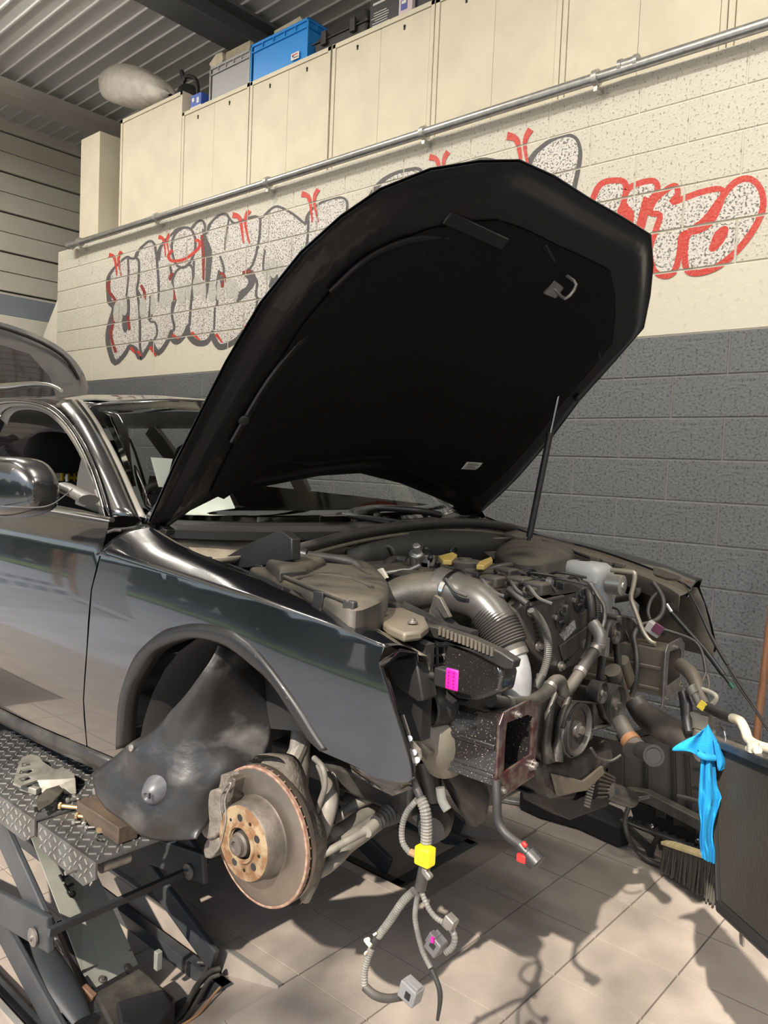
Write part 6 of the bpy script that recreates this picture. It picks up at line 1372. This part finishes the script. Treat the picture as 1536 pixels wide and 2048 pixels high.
obj('blue_rag',MB().grid(cloth(RG,1.80,.010,7,16)).grid(cloth(RT,1.795,.007,13,16)).grid(cloth(RF,1.79,.006,5,12,1)).tube([at(1398,1508,D=1.775),at(1410,1514,D=1.765),at(1428,1516,D=1.77)],.008,8,4),M_rag,smooth=70,solid=.0015,label='bright blue cloth rag tied over the corner of the radiator',cat='rag')
# front panel with fan shroud leaning by the wall
fc=thing('front_carrier',(-1.3,3.4,0),'black front carrier with fan shroud standing on the floor against the grey wall','car part')
FP=lambda pts,Y,d,m,name,bev=.004,lab=None: obj(name,MB().prism(ats(pts,Y=Y+.07),(0,d,0)),m,fc,bevel=bev,label=lab)
FP([(1245,1478),(1300,1470),(1420,1490),(1440,1640),(1400,1650),(1330,1625),(1250,1588)],3.36,.03,mat('shroud',(.05,.048,.044),.6,noise=.4,nscale=6,col2=(.075,.07,.06)),'fan_shroud')
for a,b in(((1345,1490),(1350,1628)),((1372,1492),(1380,1635)),((1290,1485),(1292,1604))): obj('shroud_rib',MB().beam(at(*a,Y=3.42),at(*b,Y=3.42),.012,.02),M_plas,fc,bevel=.003)
for k in range(3): obj('shroud_rib',MB().beam(at(1385,1500+k*38,Y=3.415),at(1412,1506+k*38,Y=3.415),.012,.01),M_plas,fc,smooth=None)
FP([(1230,1470),(1262,1462),(1300,1452),(1310,1462),(1262,1482),(1240,1492)],3.34,.05,M_dplas2,'upper_arm')
FP([(1205,1480),(1245,1478),(1247,1590),(1225,1590)],3.34,.06,M_dplas,'side_duct')
FP([(1248,1578),(1290,1584),(1400,1640),(1440,1668),(1436,1682),(1392,1660),(1300,1612),(1248,1596)],3.28,.05,M_dplas,'lower_crossmember')
FP([(1256,1600),(1300,1614),(1400,1664),(1400,1700),(1330,1688),(1270,1650)],3.36,.04,M_pit,'lower_housing')
for k,(x,y,w,h) in enumerate(((1345,1625,30,26),(1372,1640,22,24),(1310,1618,22,16))): FP([(x,y),(x+w,y+6),(x+w,y+h+6),(x,y+h)],3.33,.03,M_dplas2,'duct_box')
T('carrier_pipe',[(1355,1592,3.27),(1372,1596,3.27),(1400,1604,3.27)],.010,M_hose,fc)
obj('bumper_beam',MB().prism([at(x,y,Z=.10) for x,y in((1050,1558),(1100,1568),(1180,1590),(1246,1618),(1262,1650),(1240,1655),(1160,1620),(1080,1598),(1040,1580))],(0,0,-.095)),M_pit,fc,bevel=.01)
obj('bumper_bar',MB().tube([at(1245,1640,Z=.14),at(1290,1658,Z=.15),at(1350,1680,Z=.15),at(1420,1715,Z=.13)],.02,10,5,flat=.5),M_plas,fc,smooth=60)
FP([(1243,1640),(1262,1655),(1300,1690),(1312,1668),(1330,1664),(1312,1690),(1306,1712),(1312,1726),(1298,1724),(1290,1700),(1262,1672),(1240,1660)],3.3,.012,M_dsteel,'pressed_bracket',.002)
FP([(1312,1672),(1360,1690),(1400,1712),(1390,1720),(1350,1704),(1318,1700)],3.32,.012,M_dsteel,'pressed_bracket',.002)
for x,y in((1294,1653),(1304,1651),(1396,1681)): obj('bracket_nut',MB().lathe([(0,.010),(.006,.010),(.008,.005)],at(x,y,Y=3.355),(0,-1,0),8),M_chr,fc)
mb=MB()
for k in range(9):
    a=at(1262+k*17,1640+k*7.5,Y=3.355); mb.box(a,(.02,.02,.025))
obj('rail_teeth',mb,M_plas,fc,smooth=None,kind='stuff')
obj('alloy_cup',MB().box(at(1020,1600,Z=.012),(.12,.06,.02),rot=(0,0,.4)).lathe([(0,.03),(.02,.028),(.022,.02)],at(1005,1595,Z=.002),(0,0,1),14),M_alu,smooth=40,bevel=.004,label='small bright cast part lying on the floor left of the front carrier',cat='car part')
obj('black_hose',MB().tube([at(1300,1594,Y=3.27),at(1276,1599,Y=3.25),at(1258,1614,Y=3.24),at(1250,1642,Y=3.24),at(1256,1672,Y=3.24),at(1275,1703,Z=.03),at(1305,1725,Z=.014),at(1350,1737,Z=.013),at(1400,1742,Z=.013),at(1450,1750,Z=.013)],.0105,12,6),mat('hose_grey',(.05,.05,.048),.35),fc,smooth=60,label='black hose looping down onto the tiles')
# broom head
bh=thing('broom_head',at(1370,1730,Z=0),'broom head with pale wooden back and dark bristles on the floor beside the blue rag','broom')
p0_=at(1330,1684,Y=3.27); p1_=at(1445,1722,Y=3.15)
obj('wooden_back',MB().beam(p0_,p1_,.05,.014),mat('pale_wood',(.62,.50,.28),.6,noise=.3,nscale=8,stretch=(8,1,8)),bh,bevel=.003)
mb=MB(); dd=(p1_-p0_)
for i in range(46):
    for j in range(5):
        a=p0_+dd*(i+.5)/46+Vector((0,(j-2)*.009,-.008)); b=a+Vector((rnd.uniform(-.012,.012),rnd.uniform(-.02,.01),-max(.02,a.z-.012)*rnd.uniform(.85,.95)))
        mb.beam(a,b,.006,.006)
obj('bristles',mb,mat('bristles',(.06,.055,.045),.9),bh,smooth=None,kind='stuff')
# wooden handle leaning on the wall
pa=Vector((-.975,3.55,.0)); pb=at(1545,1200,Y=3.65); pt=pa+(pb-pa)*1.22
bs_=thing('broomstick',pa,'reddish wooden broom stick leaning against the grey wall','broom')
obj('stick',MB().cyl(pa,pt,.0155,14).sphere(pt,.0155,10),mat('handle_wood',(.28,.13,.065),.5,noise=.3,nscale=10,stretch=(8,8,1)),bs_,smooth=40)
obj('stick_end',MB().cyl(pt-(pt-pa).normalized()*.03,pt+(pt-pa).normalized()*.005,.017,12),M_plas,bs_)
# blue cap beyond the right wing
q=at(987,1050,Y=2.78); obj('blue_cap',MB().lathe([(-.02,.045),(.005,.045),(.012,.040),(.014,0)],q,(0,0,1),24),mat('deep_blue',(.02,.10,.28),.4),car,label='blue cap by the bonnet hinge')
# papers behind the windscreen
pp=MB().add([at(362,1024,Y=1.36),at(470,1016,Y=1.52),at(448,966,Y=1.62),at(405,966,Y=1.52)],[(0,1,2,3)])
obj('paper_sheet',pp,M_paper,smooth=None,recalc=False,solid=.0005,label='white paper lying on the dashboard under the bonnet edge',cat='paper')
pp=MB().add([at(301,915,Y=1.36),at(345,918,Y=1.45),at(330,975,Y=1.42),at(317,974,Y=1.36)],[(0,1,2,3)])
obj('paper_sheet',pp,M_paper,smooth=None,recalc=False,solid=.0005,label='white printed sheet upright behind the left side of the windscreen',cat='paper')
# yellow ramp seen through the side window
yr=at(153,925,X=-4.3)
t=thing('yellow_panel',(-4.3,yr.y,.87),'yellow perforated plastic panel seen through the open car window behind the seat','panel')
obj('panel_sheet',MB().bx((-4.31,yr.y-.09,.872),(-4.29,yr.y+.09,yr.z+.09)),mat('yellow_plastic',(.80,.50,.01),.5),t,smooth=None,bevel=.004)
mb=MB()
for i in range(5):
    for j in range(14): mb.box((-4.288,yr.y-.07+i*.035,yr.z+.07-j*.035),(.004,.018,.018))
obj('panel_holes',mb,M_dark,t,smooth=None,kind='stuff')
# ================================================================ van parked behind
M_vang=mat('van_glass',(.02,.02,.022),.05,coat=1); M_van=mat('van_paint',(.10,.10,.105),.18,coat=1)
vn=thing('van',(-7.2,2.0,0),'dark van parked behind the black car, rear window facing the camera','van')
prof=[(.95,2.50),(1.3,2.55),(1.8,2.57),(2.3,2.55),(2.6,2.50),(2.8,2.42),(2.93,2.30),(2.99,2.15),(3.03,1.9),(3.06,1.5),(3.06,.45),(.6,.45),(.6,1.6),(.75,2.3)]
pf=[(p.x,p.y) for p in spline([(a,b,0) for a,b in prof],3,closed=True)]
rows=[]
for x,s,dz in((-5.42,.90,-.05),(-5.44,.96,-.02),(-5.50,1,0),(-9.2,1,0),(-9.4,.95,-.1)):
    rows.append([Vector((x-(.10*max(0,(z-1.4)/1.1)),1.83+(y-1.83)*s,1.5+(z-1.5)*s+dz)) for y,z in pf+[pf[0]]])
mb=MB().grid(rows); mb.add(rows[0][:-1],[tuple(range(len(pf)))]); obj('van_body',mb,M_van,vn,smooth=40)
gl=[(1.0,2.36),(1.5,2.42),(2.1,2.41),(2.5,2.34),(2.64,2.2),(2.72,1.95),(2.76,1.6),(.95,1.6)]
obj('rear_window',MB().prism([(-5.40-.10*max(0,(z-1.4)/1.1),y,z) for y,z in gl],(.012,0,0)),M_vang,vn,bevel=.003)
mb=MB()
for k in range(18):
    z=1.68+k*.038; mb.box((-5.385-.10*(z-1.4)/1.1,1.82,z),(.001,1.6,.0012))
obj('heater_lines',mb,mat('heater_brown',(.10,.05,.04),.5),vn,smooth=None,kind='stuff')
obj('roof_strip',MB().tube([(-5.42-.09,y,z+.012) for y,z in((.95,2.44),(1.8,2.52),(2.4,2.47),(2.74,2.36),(2.88,2.2))],.012,8,4),M_plas,vn)
for yy in(1.0,2.85):
    for xx in(-6.2,-8.6): obj('van_wheel',MB().lathe([(-.1,.2),(-.1,.33),(.1,.33),(.1,.2)],(xx,yy,.33),(0,1,0),28),M_rub,vn)
# ================================================================ things stored on top of the cabinets
def top(x,y,Y=3.90): return at(x,y,Y=Y)
ZT=4.517
M_pp=mat('grey_crate',(.28,.28,.29),.5); M_blue=mat('blue_crate',(.015,.22,.62),.42)
def crate(x0,x1,y0,d,z0,h,m,name,lab,rim=.012,th=.01):
    t=thing(name,((x0+x1)/2,y0+d/2,z0),lab,'crate')
    mb=MB(); mb.bx((x0,y0,z0),(x1,y0+th,z0+h)).bx((x0,y0+d-th,z0),(x1,y0+d,z0+h)).bx((x0,y0,z0),(x0+th,y0+d,z0+h)).bx((x1-th,y0,z0),(x1,y0+d,z0+h)).bx((x0,y0,z0),(x1,y0+d,z0+th))
    obj('crate_body',mb,m,t,smooth=None)
    r=MB()
    for zz,hh in((z0+h-.02,.02),(z0+h-.065,.010)):
        r.bx((x0-rim,y0-rim,zz),(x1+rim,y0,zz+hh)).bx((x0-rim,y0+d,zz),(x1+rim,y0+d+rim,zz+hh)).bx((x0-rim,y0,zz),(x0,y0+d,zz+hh)).bx((x1,y0,zz),(x1+rim,y0+d,zz+hh))
    obj('crate_rim',r,m,t,smooth=None,bevel=.002)
    c=MB()
    for xx in(x0-rim,x1): c.bx((xx,y0-rim,z0),(xx+rim,y0,z0+h))
    for k in range(4): xx=lerp(x0,x1,(k+1)/5); c.bx((xx-.004,y0-rim,z0+h-.065),(xx+.004,y0,z0+h-.02)); yy=lerp(y0,y0+d,(k+1)/5); c.bx((x1,yy-.004,z0+h-.065),(x1+rim,yy+.004,z0+h-.02))
    obj('crate_ribs',c,m,t,smooth=None,bevel=.001,kind='stuff')
    return t
bl_=top(502,163,3.875); br_=top(612,118,3.875); tl_=top(504,86,3.875)
bc=crate(bl_.x,br_.x,3.885,.38,ZT,tl_.z-bl_.z,M_blue,'plastic_crate','blue plastic crate with a small white label on top of the cabinets')
q=top(590,112,3.872); q.z=max(q.z,ZT+.05); obj('crate_label',MB().box(q,(.085,.002,.048)),mat('white_label',(.62,.62,.60),.5),bc,smooth=None,label='white label')
obj('label_print',MB().box(q+Vector((0,-.0015,.010)),(.06,.001,.008)),mat('label_red',(.45,.06,.05),.5),bc,smooth=None);obj('label_print',MB().box(q+Vector((-.02,-.0015,.001)),(.02,.001,.009)).box(q+Vector((.01,-.0015,-.010)),(.05,.001,.006)),mat('label_navy',(.03,.04,.12),.5),bc,smooth=None)
gl_=top(420,194,3.875); gt_=top(417,133,3.875); gr_=top(497,160,3.875)
crate(gl_.x,bl_.x-.03,3.885,.38,ZT,gt_.z-gl_.z+.02,M_pp,'plastic_crate','grey plastic crate left of the blue crate on the cabinets')
def cardb(name,px,Y,d,lab,m=None,cat_='box'):
    return obj(name,MB().prism(ats(px,Y=Y),(0,d,0)),m or mat('old_carton',(.52,.47,.36),.8,noise=.2,nscale=20),bevel=.003,label=lab,cat=cat_)
cardb('carton',[(418,128),(432,108),(444,104),(446,118),(430,150)],3.95,.03,'torn cream carton flap sticking out at the left of the grey crate')
cardb('carton',[(450,117),(452,105),(500,80),(500,140),(456,150)],4.1,.04,'long cream carton lying in the grey crate')
cardb('carton',[(545,120),(548,62),(580,44),(600,32),(606,42),(604,95)],4.05,.2,'pale carton sticking out above the blue crate')
# black tool case
tcx=top(612,108); tcase=thing('tool_case',(top(670,90).x,4.0,ZT),'black hard tool case with clasps right of the blue crate','case')
ca=top(632,108,3.9);cb_=top(728,70,3.9)
h=.17
obj('case_base',MB().prism([(ca.x,3.9,ZT),(cb_.x,3.9,ZT),(cb_.x+.03,3.9,ZT+h*.5),(ca.x-.03,3.9,ZT+h*.5)],(0,.33,0)),M_plas,tcase,bevel=.012)
obj('case_lid',MB().prism([(ca.x-.03,3.9,ZT+h*.54),(cb_.x+.03,3.9,ZT+h*.54),(cb_.x-.01,3.92,ZT+h*1.15),(ca.x+.06,3.92,ZT+h*1.0)],(0,.3,0)),M_plas,tcase,bevel=.014)
for f_ in(.2,.8): obj('case_clasp',MB().box((lerp(ca.x,cb_.x,f_),3.885,ZT+h*.55),(.05,.02,.09)),M_dplas2,tcase,bevel=.004)
obj('case_seam',MB().bx((ca.x-.04,3.89,ZT+h*.5),(cb_.x+.04,3.9,ZT+h*.545)),M_dplas2,tcase,smooth=None)
# black box with white print, pale box with a label
ka=top(739,55,3.9);kb=top(800,28,3.9);kz=top(739,5,3.9)
kbx=thing('black_carton',((ka.x+kb.x)/2,4,ZT),'black carton printed with white lines, right of the tool case','box')
obj('carton_body',MB().bx((ka.x,3.9,ZT),(kb.x+.25,4.2,ZT+kz.z-ka.z+.05)),mat('black_card',(.03,.03,.032),.5),kbx,smooth=None,bevel=.003)
mb=MB()
for k in range(6): mb.box((ka.x+.10-.01*(k%2),3.899,ZT+.03+k*.016),(.15-.02*(k%3),.001,.005))
mb.box((ka.x+.08,3.899,ZT+.17),(.11,.001,.014))
obj('carton_print',mb,mat('print_white',(.5,.5,.48),.5),kbx,smooth=None,kind='stuff')
pa_=top(800,32,3.88)
pbx=thing('small_box',(pa_.x+.06,3.86,ZT),'small pale pink box with a blue label in front of the black carton','box')
obj('box_body',MB().bx((pa_.x,3.865,ZT),(pa_.x+.11,3.895,ZT+.15)),mat('pale_pink',(.50,.42,.45),.6),pbx,smooth=None,bevel=.002)
obj('box_label',MB().box((pa_.x+.045,3.863,ZT+.055),(.05,.002,.06)),mat('label_navy2',(.06,.08,.3),.5),pbx,smooth=None); obj('box_label',MB().box((pa_.x+.045,3.8615,ZT+.07),(.035,.002,.018)),mat('white_label',(.62,.62,.60),.5),pbx,smooth=None)
cardb('carton',[(840,12),(866,2),(866,-30),(840,-18)],3.95,.2,'brown carton at the right end of the things on the cabinets',mat('brown_carton',(.35,.28,.2),.8))
# small blue box
sb_=top(381,214,3.89);sc=top(402,205,3.89)
sbx=thing('parts_box',((sb_.x+sc.x)/2,3.95,ZT),'small blue and white parts box on the step between the two left cabinets','box')
obj('box_body',MB().bx((sb_.x,3.89,ZT),(sc.x,4.05,ZT+.125)),mat('parts_blue',(.04,.09,.40),.5),sbx,smooth=None,bevel=.002)
obj('box_base_band',MB().bx((sb_.x-.001,3.889,ZT),(sc.x+.001,3.889+.002,ZT+.03)),mat('white_label',(.62,.62,.60),.5),sbx,smooth=None)
obj('box_print',MB().box(((sb_.x*.75+sc.x*.25),3.888,ZT+.085),(.03,.002,.03)),mat('white_label',(.62,.62,.60),.5),sbx,smooth=None);obj('box_print',MB().box(((sb_.x*.3+sc.x*.7),3.888,ZT+.07),(.03,.002,.045)),mat('white_label',(.62,.62,.60),.5),sbx,smooth=None)
# dark machine and white sack on the tallest cabinet
ztall=at(240,242,Y=CY).z+.002
mc_=thing('blower',(top(375,175).x,4.1,ztall),'dark round blower with a bent handle behind the small blue box','machine')
q=top(376,178,4.1); q.z=ztall+.10
obj('blower_body',MB().lathe([(-.09,.05),(-.07,.09),(.06,.10),(.09,.06)],q,(1,-.5,.1),20),M_plas,mc_,smooth=40)
obj('blower_ring',MB().lathe([(.09,.07),(.11,.07),(.11,.05)],q,(1,-.5,.1),20),M_dplas2,mc_,smooth=40)
obj('blower_nozzle',MB().tube([q+Vector((-.08,0,0)),q+Vector((-.2,0,-.03)),q+Vector((-.28,0,-.05))],[.05,.04,.045],12,4),M_plas,mc_,smooth=50)
obj('blower_handle',MB().tube([q+Vector((-.06,-.02,.06)),q+Vector((-.03,-.02,.17)),q+Vector((.06,-.02,.16)),q+Vector((.15,-.02,.10)),q+Vector((.18,-.02,-.02))],.018,8,4),M_plas,mc_,smooth=50)
obj('blower_grip',MB().beam(q+Vector((-.02,-.02,.14)),q+Vector((-.08,-.02,.25)),.03,.04),M_plas,mc_,bevel=.008)
# sack lying on its side, open mouth to the left
M_sack=mat('woven_sack',(.66,.62,.57),.75,noise=.25,nscale=12,col2=(.55,.51,.47),bump=.5,bscale=25)
s0=at(204,172,Y=3.98); s1=at(338,188,Y=4.02)
rows=[]
for i,(t,ry,rz_) in enumerate(((0,.03,.07),(.03,.07,.09),(.14,.13,.15),(.3,.17,.20),(.5,.19,.20),(.7,.18,.16),(.88,.15,.12),(1,.10,.07),(1.02,.01,.01))):
    c=s0.lerp(s1,t)+Vector((0,0,.03*math.sin(PI*t))); r=[]
    for k in range(20):
        a=2*PI*k/20; w=1+.06*math.sin(3*a+i*1.3)+.04*math.sin(7*a+i)
        z=max(c.z+math.sin(a)*rz_*w,ztall+.004 if t>.3 else ztall-.02); r.append(Vector((c.x+.02*math.sin(a*2+i),c.y+math.cos(a)*ry*w,z)))
    r.append(r[0]); rows.append(r)
obj('sack',MB().grid(rows),M_sack,smooth=60,subd=1,solid=.003,label='off-white woven sack with open mouth slumped on the tallest cabinet',cat='sack')
# ---------------------------------------------------------------- tidy: never deeper than thing > part > sub-part
def depth(o):
    d=0
    while o.parent: o=o.parent; d+=1
    return d
bpy.context.view_layer.update()
def relink(o,p):
    m=o.matrix_world.copy(); o.parent=p; o.matrix_parent_inverse=Matrix.Identity(4); o.matrix_basis=p.matrix_world.inverted()@m
for o in [o for o in bpy.data.objects if o.type=='EMPTY' and o.parent is not None and o.parent.parent is None]:
    sub=[c for c in o.children_recursive]
    if any(depth(c)>2 for c in sub) or o.name.split('.')[0] in('engine_bay','engine','suspension','cabin','brake_and_hub'):
        for c in list(o.children): relink(c,o.parent)
        bpy.data.objects.remove(o)
bpy.context.view_layer.update()
for o in list(bpy.data.objects):
    if depth(o)>2:
        a=o
        while depth(a)>1: a=a.parent
        relink(o,a)
